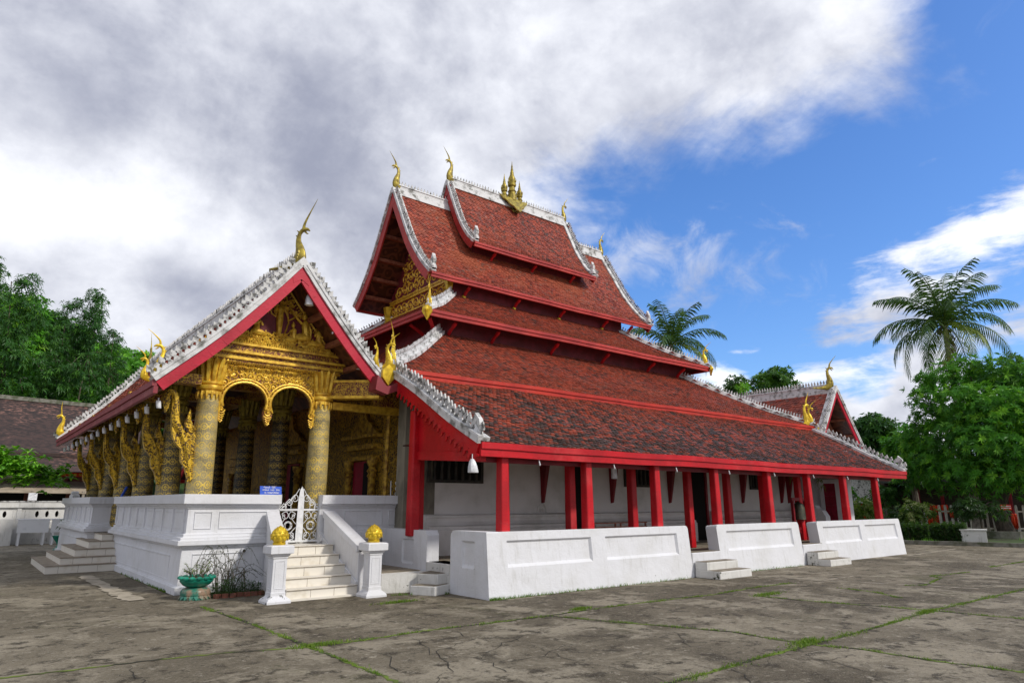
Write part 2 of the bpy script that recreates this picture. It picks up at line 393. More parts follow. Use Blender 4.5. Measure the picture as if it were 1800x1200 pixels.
def groundmat():
    m, t, b = newmat('concrete_ground')
    co = obj_co(t)
    warp = t.node('ShaderNodeVectorMath', operation='ADD')
    nz = t.noise(co, 1.4, 5, 0.6, 0, 1)
    sc = t.node('ShaderNodeVectorMath', operation='SCALE'); t.put(sc.inputs[0], nz); sc.inputs[3].default_value = 0.9
    t.put(warp.inputs[0], co); t.put(warp.inputs[1], sc.outputs[0])
    big = t.noise(co, 0.14, 8, 0.62, 0.8)
    med = t.noise(co, 0.8, 10, 0.70, 0.6)
    mid = t.noise(co, 3.1, 10, 0.74)
    fine = t.noise(co, 17.0, 8, 0.75)
    grit = t.noise(co, 60.0, 4, 0.7)
    c = t.mix(t.ss(big, 0.38, 0.62), (0.100, 0.083, 0.056), (0.212, 0.182, 0.130))
    c = t.mix(t.mul(t.ss(med, 0.47, 0.60), 0.85), c, (0.295, 0.258, 0.190))
    c = t.mix(t.mul(t.ss(mid, 0.51, 0.61), 0.88), c, (0.043, 0.035, 0.023))
    c = t.mix(t.mul(t.ss(t.noise(co, 5.5, 10, 0.78), 0.56, 0.63), 0.75), c, (0.37, 0.33, 0.255))
    c = t.mix(t.mul(t.ss(fine, 0.53, 0.63), 0.55), c, (0.035, 0.029, 0.020))
    c = t.mix(t.mul(t.ss(fine, 0.44, 0.36), 0.40), c, (0.36, 0.33, 0.27))
    c = t.mix(t.mul(t.ss(grit, 0.58, 0.66), 0.5), c, (0.42, 0.40, 0.35))
    c = t.mix(t.mul(t.ss(grit, 0.42, 0.34), 0.5), c, (0.025, 0.021, 0.015))
    moss = t.mul(t.ss(t.noise(co, 0.5, 8, 0.7), 0.56, 0.68), t.ss(fine, 0.45, 0.6))
    c = t.mix(t.mul(moss, 0.35), c, (0.09, 0.11, 0.02))
    cell = t.vor(warp.outputs[0], 0.62, 'DISTANCE_TO_EDGE')
    crk = t.mul(t.ss(cell, 0.006, 0.0015), t.ss(t.noise(co, 0.33, 4), 0.50, 0.60))
    c = t.mix(t.mul(crk, 0.3), c, (0.02, 0.017, 0.012))
    t.put(b.inputs['Base Color'], c)
    b.inputs['Roughness'].default_value = 0.85
    b.inputs['Specular IOR Level'].default_value = 0.2
    h = t.add(t.add(t.mul(fine, 0.8), t.mul(grit, 0.35)), t.add(t.mul(mid, 1.0), t.mul(crk, -0.6)))
    t.put(b.inputs['Normal'], t.bump(h, 0.8, 0.022))
groundmat()
def oldroofmat():
    m, t, b = newmat('old_roof')
    co = obj_co(t)
    row = t.noise(t.mapping(co, (3.5, 1, 14)), 1.0, 4, 0.6)
    pat = t.noise(co, 0.35, 6, 0.6)
    c = t.mix(t.ss(row, 0.4, 0.6), (0.022, 0.014, 0.012), (0.055, 0.030, 0.024))
    c = t.mix(t.mul(t.ss(row, 0.52, 0.62), t.ss(pat, 0.50, 0.62)), c, (0.24, 0.12, 0.09))
    t.put(b.inputs['Base Color'], c); b.inputs['Roughness'].default_value = 0.8
    t.put(b.inputs['Normal'], t.bump(row, 0.5, 0.03))
oldroofmat()
# ---------------------------------------------------------------- mesh builder
ORG = {}
class MB:
    def __init__(s):
        s.v = []; s.f = []; s.c = []; s.uv = []; s.cuts = [(0, 0)]
    def cut(s):
        """what follows is a separate piece: an object of its own"""
        if len(s.f) > s.cuts[-1][1]: s.cuts.append((len(s.v), len(s.f)))
        return s
    def pieces(s):
        ends = s.cuts[1:] + [(len(s.v), len(s.f))]
        for (v0, f0), (v1, f1) in zip(s.cuts, ends):
            if f1 <= f0: continue
            q = MB(); q.v = s.v[v0:v1]; q.f = [tuple(i - v0 for i in f) for f in s.f[f0:f1]]; q.c = s.c[f0:f1]; q.uv = s.uv[f0:f1]
            yield q
    def add(s, vs, fs, c=None, uv=None):
        o = len(s.v); s.v.extend([tuple(p) for p in vs])
        for i, f in enumerate(fs):
            s.f.append(tuple(k + o for k in f))
            s.c.append(c[i] if isinstance(c, list) else c)
            s.uv.append(uv[i] if uv else None)
        return s
    def box(s, x0, x1, y0, y1, z0, z1):
        return s.add([(x0, y0, z0), (x1, y0, z0), (x1, y1, z0), (x0, y1, z0), (x0, y0, z1), (x1, y0, z1), (x1, y1, z1), (x0, y1, z1)],
                     [(0, 3, 2, 1), (4, 5, 6, 7), (0, 1, 5, 4), (1, 2, 6, 5), (2, 3, 7, 6), (3, 0, 4, 7)])
    def hexa(s, bot, top):
        return s.add(list(bot) + list(top), [(0, 3, 2, 1), (4, 5, 6, 7), (0, 1, 5, 4), (1, 2, 6, 5), (2, 3, 7, 6), (3, 0, 4, 7)])
    def beam(s, a, b, w, h, up=V((0, 0, 1)), w2=None, h2=None):
        a = V(a); b = V(b); d = (b - a).normalized(); sd = d.cross(up)
        if sd.length < 1e-4: sd = V((1, 0, 0))
        sd.normalize(); u = sd.cross(d)
        w2 = w if w2 is None else w2; h2 = h if h2 is None else h2
        q = lambda p, w_, h_: [p - sd * w_ / 2 - u * h_ / 2, p + sd * w_ / 2 - u * h_ / 2, p + sd * w_ / 2 + u * h_ / 2, p - sd * w_ / 2 + u * h_ / 2]
        return s.hexa(q(a, w, h), q(b, w2, h2))
    def tube(s, path, rad, n=8, flat=1.0, flatdir=None):
        path = [V(p) for p in path]
        if not isinstance(rad, (list, tuple)): rad = [rad] * len(path)
        vs = []; fs = []
        prev = None
        for i, p in enumerate(path):
            d = (path[min(i + 1, len(path) - 1)] - path[max(i - 1, 0)])
            d = d.normalized() if d.length > 1e-9 else V((0, 0, 1))
            if flatdir is not None: a = V(flatdir)
            elif prev is None: a = d.orthogonal()
            else: a = prev
            a = (a - d * a.dot(d)); a = a.normalized() if a.length > 1e-6 else d.orthogonal().normalized()
            prev = a; b = d.cross(a)
            for k in range(n):
                t = 2 * math.pi * k / n
                vs.append(p + a * (math.cos(t) * rad[i] * flat) + b * (math.sin(t) * rad[i]))
        for i in range(len(path) - 1):
            for k in range(n):
                k2 = (k + 1) % n
                fs.append((i * n + k, i * n + k2, (i + 1) * n + k2, (i + 1) * n + k))
        fs.append(tuple(range(n - 1, -1, -1))); fs.append(tuple((len(path) - 1) * n + k for k in range(n)))
        return s.add(vs, fs)
    def lathe(s, prof, c=(0, 0, 0), n=20, axis=None, petal=0.0, pn=8):
        """prof: (r, z) list; axis: optional (top offset x, y) lean"""
        vs = []; fs = []; uv = []
        c = V(c); lean = V(axis) if axis is not None else V((0, 0, 0))
        z0 = prof[0][1]; H = (prof[-1][1] - z0) or 1.0
        for (r, z) in prof:
            for k in range(n):
                t = 2 * math.pi * k / n
                rr = r * (1 + petal * math.cos(pn * t))
                vs.append(c + lean * ((z - z0) / H) + V((math.cos(t) * rr, math.sin(t) * rr, z)))
        r0 = prof[0][0]
        for i in range(len(prof) - 1):
            for k in range(n):
                k2 = (k + 1) % n
                fs.append((i * n + k, i * n + k2, (i + 1) * n + k2, (i + 1) * n + k))
                ua, ub = 2 * math.pi * 0.225 * k / n, 2 * math.pi * 0.225 * (k + 1) / n
                uv.append([(ua, prof[i][1]), (ub, prof[i][1]), (ub, prof[i + 1][1]), (ua, prof[i + 1][1])])
        fs.append(tuple(range(n - 1, -1, -1))); uv.append([(0, 0)] * n)
        fs.append(tuple((len(prof) - 1) * n + k for k in range(n))); uv.append([(0, 0)] * n)
        return s.add(vs, fs, None, uv)
    def prism(s, poly, o, ux, uy, th, center=True):
        """2-D outline extruded along ux x uy"""
        o = V(o); ux = V(ux); uy = V(uy); nn = ux.cross(uy).normalized()
        a = -th / 2 if center else 0.0
        n_ = len(poly)
        vs = [o + ux * p[0] + uy * p[1] + nn * a for p in poly] + [o + ux * p[0] + uy * p[1] + nn * (a + th) for p in poly]
        tri = tessellate_polygon([[V((p[0], p[1], 0)) for p in poly]])
        fs = [tuple(t) for t in tri] + [tuple(i + n_ for i in reversed(t)) for t in tri]
        fs += [(i, (i + 1) % n_, n_ + (i + 1) % n_, n_ + i) for i in range(n_)]
        return s.add(vs, fs)
    def panel(s, outer, holes, o, ux, uy, th, depth=0.05, inset=0.03, back=True):
        """slab with sunk panels on its front (front = +ux x uy); outlines in 2-D"""
        o = V(o); ux = V(ux); uy = V(uy); nn = ux.cross(uy).normalized()
        P = lambda p, d: o + ux * p[0] + uy * p[1] + nn * d
        loops = [[V((p[0], p[1], 0)) for p in outer]] + [[V((p[0], p[1], 0)) for p in h] for h in holes]
        flat = [p for l in loops for p in l]
        s.add([P(p, 0) for p in flat], [tuple(t) for t in tessellate_polygon(loops)])
        for h in holes:
            cx = sum(p[0] for p in h) / len(h); cy = sum(p[1] for p in h) / len(h)
            inn = []
            for p in h:
                inn.append((p[0] + (inset if p[0] < cx else -inset), p[1] + (inset * 1.6 if p[1] < cy else -inset)))
            k = len(h)
            s.add([P(p, 0) for p in h] + [P(p, -depth) for p in inn], [(i, (i + 1) % k, k + (i + 1) % k, k + i) for i in range(k)] + [tuple(range(k, 2 * k))])
        k = len(outer)
        s.add([P(p, 0) for p in outer] + [P(p, -th) for p in outer], [(i, (i + 1) % k, k + (i + 1) % k, k + i) for i in range(k)])
        s.add([P(p, -th) for p in outer], [tuple(t) for t in tessellate_polygon([[V((p[0], p[1], 0)) for p in outer]])])
        return s
    def sweep(s, path, prof):
        """closed profile (out, z) mitred along a plan polyline; out = left normal"""
        n_ = len(path); k = len(prof); vs = []; fs = []
        P = [V((p[0], p[1])) for p in path]
        for i in range(n_):
            if i == 0: d = (P[1] - P[0]).normalized(); nr = V((-d.y, d.x)); sc = 1
            elif i == n_ - 1: d = (P[-1] - P[-2]).normalized(); nr = V((-d.y, d.x)); sc = 1
            else:
                d1 = (P[i] - P[i - 1]).normalized(); d2 = (P[i + 1] - P[i]).normalized()
                n1 = V((-d1.y, d1.x)); n2 = V((-d2.y, d2.x)); nr = (n1 + n2).normalized(); sc = 1 / max(nr.dot(n1), .2)
            for (o, z) in prof:
                q = P[i] + nr * (o * sc); vs.append((q.x, q.y, z))
        for i in range(n_ - 1):
            for j in range(k):
                j2 = (j + 1) % k
                fs.append((i * k + j, i * k + j2, (i + 1) * k + j2, (i + 1) * k + j))
        tri = tessellate_polygon([[V((p[0], p[1], 0)) for p in prof]])
        fs += [tuple(t) for t in tri] + [tuple((n_ - 1) * k + i for i in reversed(t)) for t in tri]
        return s.add(vs, fs)
    def frame(s, o, ux, uy, w, h, b, t, cut=0.0):
        """raised moulding frame lying on a wall: four bars"""
        o = V(o); ux = V(ux); uy = V(uy); nn = ux.cross(uy).normalized()
        def q(x0, x1, y0, y1):
            bt = [o + ux * a + uy * c - nn * 0.02 for a, c in ((x0, y0), (x1, y0), (x1, y1), (x0, y1))]
            g = min(.3 * b, .01)
            tp = [o + ux * a + uy * c + nn * t for a, c in ((x0 + g, y0 + g), (x1 - g, y0 + g), (x1 - g, y1 - g), (x0 + g, y1 - g))]
            s.hexa(bt, tp)
        q(0, w, 0, b); q(0, w, h - b, h); q(0, b, b, h - b); q(w - b, w, b, h - b)
        return s
    def build(s, name, m, parent=None, origin=None, smooth=False, xf=None, fix=False):
        if len(s.cuts) > 1:
            obs = [q.build(name, m, parent, origin, smooth, xf, fix) for q in s.pieces()]
            return obs[0]
        me = bpy.data.meshes.new(name)
        org = ORG.get(parent, V((0, 0, 0))) if parent is not None else (V(origin) if origin is not None else V((0, 0, 0)))
        vs = s.v
        if xf is not None: vs = [tuple(xf @ V(p)) for p in vs]
        if org.length > 0: vs = [(p[0] - org.x, p[1] - org.y, p[2] - org.z) for p in vs]
        me.from_pydata(vs, [], s.f)
        if any(c is not None for c in s.c):
            ca_ = me.color_attributes.new('Col', 'FLOAT_COLOR', 'CORNER')
            arr = np.zeros((len(me.loops), 4), dtype=np.float32); k = 0
            for f, c in zip(s.f, s.c):
                arr[k:k + len(f)] = c if c is not None else (.5, .5, .5, 1); k += len(f)
            ca_.data.foreach_set('color', arr.ravel())
        if any(u is not None for u in s.uv):
            ul = me.uv_layers.new(name='UVMap')
            arr = []
            for f, u in zip(s.f, s.uv):
                for i in range(len(f)):
                    arr.extend(u[i] if u is not None else (0, 0))
            ul.data.foreach_set('uv', arr)
        if isinstance(m, str): m = MAT[m]
        if fix:
            bm = bmesh.new(); bm.from_mesh(me); bmesh.ops.recalc_face_normals(bm, faces=bm.faces); bm.to_mesh(me); bm.free()
        me.materials.append(m)
        if smooth:
            me.shade_smooth() if smooth is True else None
        ob = bpy.data.objects.new(name, me); col.objects.link(ob)
        if smooth == 'auto':
            me.shade_smooth()
            try: me.set_sharp_from_angle(angle=R(38))
            except Exception: pass
        if parent is not None:
            ob.parent = parent; ORG[ob] = org
        else:
            ob.location = org; ORG[ob] = org
        return ob

def fixn(ob):
    bm = bmesh.new(); bm.from_mesh(ob.data)
    bmesh.ops.recalc_face_normals(bm, faces=bm.faces)
    bm.to_mesh(ob.data); bm.free(); return ob

def tag(o, label=None, cat=None, group=None, kind=None):
    if label: o['label'] = label
    if cat: o['category'] = cat
    if group: o['group'] = group
    if kind: o['kind'] = kind
    return o
def thing(name, loc, label, cat, group=None):
    o = bpy.data.objects.new(name, None); col.objects.link(o)
    o.location = loc; o.empty_display_size = 0.3; ORG[o] = V(loc)
    return tag(o, label, cat, group)
def copy_tree(o, parent=None):
    c = o.copy(); col.objects.link(c)
    if parent is not None: c.parent = parent
    for ch in [x for x in list(col.objects) if x.parent == o]:
        copy_tree(ch, c)
    return c

_H, _F = 284 / 1174.5, 1174.5
_p = math.atan(_H)
_fh = V((math.cos(A0), math.sin(A0), 0)); _r = V((math.sin(A0), -math.cos(A0), 0))
def bearing(px, D, z=0.0):
    """ground point D metres away along a compass bearing (given as it reads across the view)"""
    d = _fh * (math.cos(_p) * _F + math.sin(_p) * (px[1] - 600)) + _r * (px[0] - 900)
    d.z = 0; d.normalize()
    return V((d.x * D, d.y * D, z))
def ground_at(x, y, z=0.0):
    d = (_fh * math.cos(_p) + V((0, 0, 1)) * math.sin(_p)) * _F + _r * (x - 900) + (-_fh * math.sin(_p) + V((0, 0, 1)) * math.cos(_p)) * (600 - y)
    t = (z - 1.6) / d.z
    return V((d.x * t, d.y * t, z))

def smooth_pts(pts, n=6):
    out = []
    P = [V(p) for p in pts]
    for i in range(len(P) - 1):
        p0 = P[max(i - 1, 0)]; p1 = P[i]; p2 = P[i + 1]; p3 = P[min(i + 2, len(P) - 1)]
        if i == 0: p0 = p1 * 2 - p2
        if i == len(P) - 2: p3 = p2 * 2 - p1
        for k in range(n):
            t = k / n
            out.append(0.5 * ((2 * p1) + (p2 - p0) * t + (2 * p0 - 5 * p1 + 4 * p2 - p3) * t * t + (3 * p1 - p0 - 3 * p2 + p3) * t ** 3))
    out.append(P[-1]); return out

class Prof:
    """roof profile from eave (d=0) inward; arc-length addressed"""
    def __init__(s, pts):
        s.p = smooth_pts([(a, b) for a, b in pts], 4)
        s.s = [0.0]
        for a, b in zip(s.p, s.p[1:]): s.s.append(s.s[-1] + (b - a).length)
        s.L = s.s[-1]
    def at(s, q):
        q = max(0.0, min(q, s.L))
        for i in range(len(s.s) - 1):
            if q <= s.s[i + 1] or i == len(s.s) - 2:
                k = (q - s.s[i]) / (s.s[i + 1] - s.s[i]); d = (s.p[i + 1] - s.p[i]).normalized()
                return s.p[i].lerp(s.p[i + 1], k), d
    def z_at(s, d):
        for a, b in zip(s.p, s.p[1:]):
            if a.x <= d <= b.x + 1e-9:
                return a.y + (b.y - a.y) * (d - a.x) / (b.x - a.x)
        return s.p[-1].y if d > s.p[-1].x else s.p[0].y
    def s_at(s, d):
        for i, (a, b) in enumerate(zip(s.p, s.p[1:])):
            if a.x <= d <= b.x + 1e-9: return s.s[i] + (s.s[i + 1] - s.s[i]) * (d - a.x) / (b.x - a.x)
        return s.L

class Side:
    def __init__(s, prof, base, U, I, u0, u1):
        s.pr = prof; s.b = V(base); s.U = V(U); s.I = V(I)
        s.u0 = u0 if callable(u0) else (lambda d, k=u0: k)
        s.u1 = u1 if callable(u1) else (lambda d, k=u1: k)
    def at(s, u, q, lift=0.0):
        p, t = s.pr.at(q)
        P = s.b + s.U * u + s.I * p.x + V((0, 0, p.y))
        N = (V((0, 0, 1)) * t.x - s.I * t.y)
        return P + N * lift
    def xy(s, u, d, z): return s.b + s.U * u + s.I * d + V((0, 0, z))
    def deck(s, mb, th=0.07, q0=0.0, q1=None):
        q1 = s.pr.L if q1 is None else q1
        qs = [q for q in s.pr.s if q0 < q < q1]; qs = [q0] + qs + [q1]
        vs = []
        for q in qs:
            d = s.pr.at(q)[0].x
            a, b = s.u0(d), s.u1(d)
            vs += [s.at(a, q), s.at(b, q), s.at(b, q, -th), s.at(a, q, -th)]
        fs = [(0, 1, 2, 3)]
        for i in range(len(qs) - 1):
            o = i * 4; w = o + 4
            for j in range(4): fs.append((o + j, w + j, w + (j + 1) % 4, o + (j + 1) % 4))
        k = (len(qs) - 1) * 4; fs.append((k + 3, k + 2, k + 1, k))
        mb.add(vs, fs)
    def tiles(s, mb, w, e, rng, q0=0.0, q1=None, sag=0.0):
        q1 = s.pr.L if q1 is None else q1
        rows = int((q1 - q0) / e)
        for r in range(rows):
            q = q0 + r * e - 0.03
            d = s.pr.at(q)[0].x
            a, b = s.u0(d), s.u1(d)
            off = (r % 2) * w / 2
            nn = int((b - a) / w) + 1
            P, t = s.pr.at(q); P2, t2 = s.pr.at(q + e * 1.55)
            N1 = V((0, 0, 1)) * t.x - s.I * t.y
            T1 = s.I * t.x + V((0, 0, t.y))
            B = s.b + s.I * P.x + V((0, 0, P.y)); B2 = s.b + s.I * P2.x + V((0, 0, P2.y))
            for k in range(nn):
                u = a + off + k * w
                if u + w * .5 > b: break
                wob = sag * math.sin(u * 1.9 + 0.6) + sag * .6 * math.sin(u * 4.7 + r * .21)
                j = rng.uniform(-.012, .012); l = 0.045 + rng.uniform(-.008, .012) + wob; g = w * 0.47
                c0 = s.U * u; side = s.U
                b0 = B + c0 + N1 * l + T1 * j
                tip = b0 - T1 * (e * .22)
                p = [b0 - side * g, tip, b0 + side * g, B2 + c0 + side * g + N1 * (.018 + wob), B2 + c0 - side * g + N1 * (.018 + wob)]
                th = N1 * -.028
                p += [p[0] + th, p[1] + th, p[2] + th]
                c = (rng.random(), rng.random(), 1 - q / s.pr.L, 1)
                mb.add(p, [(0, 1, 2, 3, 4), (5, 6, 1, 0), (6, 7, 2, 1), (7, 3, 2), (5, 0, 4)], c)

# ---------------------------------------------------------------- ornaments
HOOK = [(-.34, 0), (.34, 0), (.36, .20), (.12, .36), (.06, .55), (.20, .70), (.46, .80), (.36, .98), (.16, 1.12), (.04, 1.50), (-.14, 1.16), (-.28, .88), (-.26, .62), (-.10, .40), (-.36, .20)]
CURL = [(-.42, 0), (.42, 0), (.30, .22), (.16, .40), (.30, .55), (.52, .62), (.50, .86), (.30, 1.02), (.16, 1.38), (-.12, 1.12), (-.36, .92), (-.44, .66), (-.22, .56), (-.16, .40), (-.34, .22)]
SPEAR = [(-.28, 0), (.28, 0), (.16, .30), (.34, .55), (.14, .85), (0, 1.35), (-.14, .85), (-.34, .55), (-.16, .30)]
SCALLOP = [(-.5, 0), (.5, 0), (.5, -.25), (.28, -.45), (.34, -.75), (.05, -1.1), (-.12, -.8), (-.05, -.55), (-.3, -.4), (-.5, -.2)]
_rr = random.Random(123)
def row_of(mb, path, poly, step, size, side, th=0.05, flip=1, up=None, start=0.0, wx=1.0):
    """repeat an outline along a 3-D path, standing on it"""
    path = [V(p) for p in path]; side = V(side)
    L = [0.0]
    for a, b in zip(path, path[1:]): L.append(L[-1] + (b - a).length)
    q = step * 0.5 + start
    while q < L[-1] - step * .3:
        for i in range(len(L) - 1):
            if q <= L[i + 1]: break
        d = (path[i + 1] - path[i]).normalized(); p = path[i].lerp(path[i + 1], (q - L[i]) / (L[i + 1] - L[i]))
        u = V(up) if up is not None else side.cross(d).normalized()
        if up is None and u.z < 0: u = -u
        k_ = size * _rr.uniform(.86, 1.08); tl = _rr.uniform(-.06, .06)
        mb.prism([((x * wx * flip + y * tl) * k_, y * k_) for x, y in poly], p, d, u, th)
        q += step
def finial(mb, o, out, sc=1.0, lean=0.35, horn=1.0, wing=True):
    """naga finial: swelling body on the roof, slim S-curved neck, beaked head and a long horn; out = where it looks"""
    o = V(o); out = V(out).normalized(); Z = V((0, 0, 1)); side = out.cross(Z)
    P = lambda a, z: o + out * (a * sc) + Z * (z * sc)
    body = smooth_pts([P(-1.0, .02), P(-.6, .02), P(-.25, .06), P(-.02, .22), P(-.02, .50), P(-.10, .78), P(-.08, 1.0), P(.03, 1.12), P(.17, 1.12), P(.26, 1.06)], 3)
    rr = [.03, .06, .13, .20, .145, .085, .062, .068, .05, .015]; k = len(rr) - 1
    mb.tube(body, [sc * (rr[min(int(i / 3), k)] + (rr[min(int(i / 3) + 1, k)] - rr[min(int(i / 3), k)]) * (i % 3) / 3) for i in range(len(body))], 9, .7, side)
    h = smooth_pts([P(.04, 1.14), P(.05 + lean * .05, 1.32), P(.10 + lean * .3, 1.36 + .20 * horn), P(.12 + lean * .8, 1.36 + .50 * horn)], 4)
    mb.tube(h, [(.05 * (1 - i / (len(h) - 1)) + .005) * sc for i in range(len(h))], 6, .7, side)
    mb.tube([P(.10, 1.06), P(.17, .99), P(.22, .98)], [.035 * sc, .022 * sc, .006 * sc], 5)
    for a, z, l in ((-.12, 1.04, .09), (-.16, .90, .08)):
        mb.prism([(0, -.04 * sc), (0, .05 * sc), (-l * sc, .09 * sc)], P(a + .03, z), out, Z, .03 * sc)
    if wing:
        for k_, (a, z) in enumerate(((-.04, .26), (-.03, .34), (-.02, .42))):
            mb.tube([P(a - .12, z), P(a + .04, z - .02), P(a + .12, z + .05)], [.012 * sc, .15 * sc, .012 * sc], 6, 1.0, side)
def spiral(mb, o, ux, uy, r, turns=1.6, hand=1, a0=0.0, th=.02, n=22, taper=True):
    pts = []; rad = []
    nn = V(ux).cross(V(uy)).normalized()
    for i in range(n + 1):
        t = i / n; a = a0 + hand * turns * 2 * math.pi * t; rr = r * (1 - t) ** 0.8 + r * .07
        pts.append(V(o) + V(ux) * (math.cos(a) * rr) + V(uy) * (math.sin(a) * rr)); rad.append(th * (1 - .45 * t))
    mb.tube(pts, rad, 5)
    mb.tube([V(o) - nn * .01, V(o) + nn * th * .9], [th * 1.8, th * .8], 6)
def scrolls(mb, o, ux, uy, w, h, cell, inside=None, th=.02, rng=random.Random(3)):
    nx = max(1, round(w / cell)); ny = max(1, round(h / cell)); cw = w / nx; ch = h / ny
    nn = V(ux).cross(V(uy)).normalized()
    for j in range(ny):
        for i in range(nx):
            cx = (i + .5) * cw; cy = (j + .5) * ch
            if inside and not inside(cx, cy): continue
            hand = 1 if (i + j) % 2 else -1
            c = V(o) + V(ux) * cx + V(uy) * cy
            spiral(mb, c, ux, uy, min(cw, ch) * .46, 1.5, hand, (0 if hand > 0 else math.pi) + rng.uniform(-.3, .3), th)
            for q in range(5):
                a = rng.uniform(0, 6.28); r_ = min(cw, ch) * .56
                if inside and not inside(cx + math.cos(a) * r_, cy + math.sin(a) * r_): continue
                p = c + V(ux) * (math.cos(a) * r_) + V(uy) * (math.sin(a) * r_)
                b = a + rng.uniform(.6, 1.4) * hand
                t_ = (V(ux) * math.cos(b) + V(uy) * math.sin(b)) * cell * .22
                mb.tube([p - t_, p, p + t_], [.004, th * 1.2, .004], 5)
def leafcard(mb, p, d, up, L, w, c, droop=0.25):
    d = d.normalized(); sd = d.cross(up)
    if sd.length < 1e-3: sd = d.orthogonal()
    sd.normalize(); n_ = sd.cross(d)
    m = p + d * L * .5 + n_ * L * .06; t = p + d * L - V((0, 0, 1)) * (L * droop)
    mb.add([p, m + sd * w * .5, t, m - sd * w * .5], [(0, 1, 2, 3)], c)
def rnd_dir(rng):
    z = rng.uniform(-1, 1); a = rng.uniform(0, 6.2832); r_ = math.sqrt(1 - z * z)
    return V((r_ * math.cos(a), r_ * math.sin(a), z))
def foliage(mb, clumps, dens, per, L, w, rng, droop=.25, outw=0.8, shell=(.55, 1.02), squash=1.0):
    """rosettes of leaves spread through the clumps' volume"""
    for (c, r) in clumps:
        c = V(c); r = V(r) if not isinstance(r, (int, float)) else V((r, r, r * squash))
        k = int(dens * (r.x * r.y + r.y * r.z + r.x * r.z) / 3 * 12.5)
        tone = rng.uniform(-.22, .22)
        for _ in range(k):
            n_ = rnd_dir(rng)
            if n_.z < -.35 and rng.random() < .5: continue
            q = rng.uniform(*shell)
            lump = 1 + .16 * math.sin(n_.x * 7 + c.x) * math.sin(n_.y * 6 + c.y * 2) + rng.uniform(-.05, .05)
            p = c + V((n_.x * r.x, n_.y * r.y, n_.z * r.z)) * (q * lump)
            ax = (n_ + rnd_dir(rng) * .5 + V((0, 0, .35))).normalized()
            t = ax.orthogonal().normalized(); b = ax.cross(t)
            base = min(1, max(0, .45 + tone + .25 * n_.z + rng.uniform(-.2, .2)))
            hl = rng.random()
            for i in range(per):
                a = 6.2832 * (i + rng.uniform(-.3, .3)) / per
                d = (t * math.cos(a) + b * math.sin(a)) * outw + ax * rng.uniform(.15, .8)
                ll = L * rng.uniform(.7, 1.2)
                leafcard(mb, p, d, ax, ll, w * ll / L, (min(1, max(0, base + rng.uniform(-.15, .15))), hl * .9 + rng.random() * .1, 0, 1), droop)
def limb(mb, pts, r0, r1, n=8):
    q = smooth_pts(pts, 4); k = len(q) - 1
    mb.tube(q, [r0 + (r1 - r0) * i / k for i in range(len(q))], n)
rng = random.Random(11)
X_, Y_, Z_ = V((1, 0, 0)), V((0, 1, 0)), V((0, 0, 1))
# ================================================================ ground
m = MB(); m.add([(-300, -60, 0), (400, -60, 0), (400, 400, 0), (-300, 400, 0)], [(0, 1, 2, 3)])
tag(m.build('ground', 'concrete_ground'), kind='structure')

# joints between the slabs, as ground positions
JO = [
    [(355, 1066), (420, 1088), (480, 1110), (547, 1137), (625, 1168), (705, 1200)],
    [(-40, 1196), (120, 1177), (280, 1158), (390, 1147), (547, 1136), (640, 1124), (745, 1108), (845, 1096), (960, 1082), (1060, 1067), (1160, 1055), (1250, 1045), (1325, 1032), (1390, 1024)],
    [(960, 1081), (1080, 1092), (1200, 1102), (1290, 1110), (1360, 1122), (1420, 1131)],
    [(1330, 1047), (1480, 1060), (1640, 1072), (1720, 1080), (1830, 1089)],
    [(1150, 1206), (1250, 1180), (1335, 1155), (1425, 1132), (1540, 1102), (1640, 1072), (1710, 1056), (1770, 1042), (1820, 1031)],
    [(1425, 1132), (1515, 1140), (1640, 1160), (1830, 1184)],
    [(1590, 1028), (1625, 1028), (1655, 1015), (1635, 1012), (1705, 1005)],
    [(1740, 996), (1810, 985)],
    [(1470, 1032), (1540, 1040), (1580, 1050)],
]
GR = [[(0, .9)], [(.30, 1.0)], [(0, 1)], [(0, 1)], [(0, 1)], [(0, 1)], [(0, 1)], [(0, 1)], [(0, 1)]]
def strip(mb, pts, w, z, jit=0.0, rg=rng, sub=6):
    q = []
    P = [ground_at(*p, z) if not isinstance(p, Vector) else V((p.x, p.y, z)) for p in pts]
    for a, b in zip(P, P[1:]):
        for i in range(sub): q.append(a.lerp(b, i / sub))
    q.append(P[-1]); vs = []
    for i, p in enumerate(q):
        d = (q[min(i + 1, len(q) - 1)] - q[max(i - 1, 0)]).normalized(); s_ = V((-d.y, d.x, 0))
        o = s_ * rg.uniform(-jit, jit)
        ww = w * rg.uniform(.5, 1.3)
        vs += [p + o + s_ * ww / 2, p + o - s_ * ww / 2]
    mb.add(vs, [(2 * i, 2 * i + 2, 2 * i + 3, 2 * i + 1) for i in range(len(q) - 1)])
    return q
m = MB(); joints = []
for j in JO: joints.append(strip(m, j, 0.050, 0.004, 0.020, sub=16))
tag(m.build('mossy_joints', 'joint_moss'), kind='structure'); m = MB()
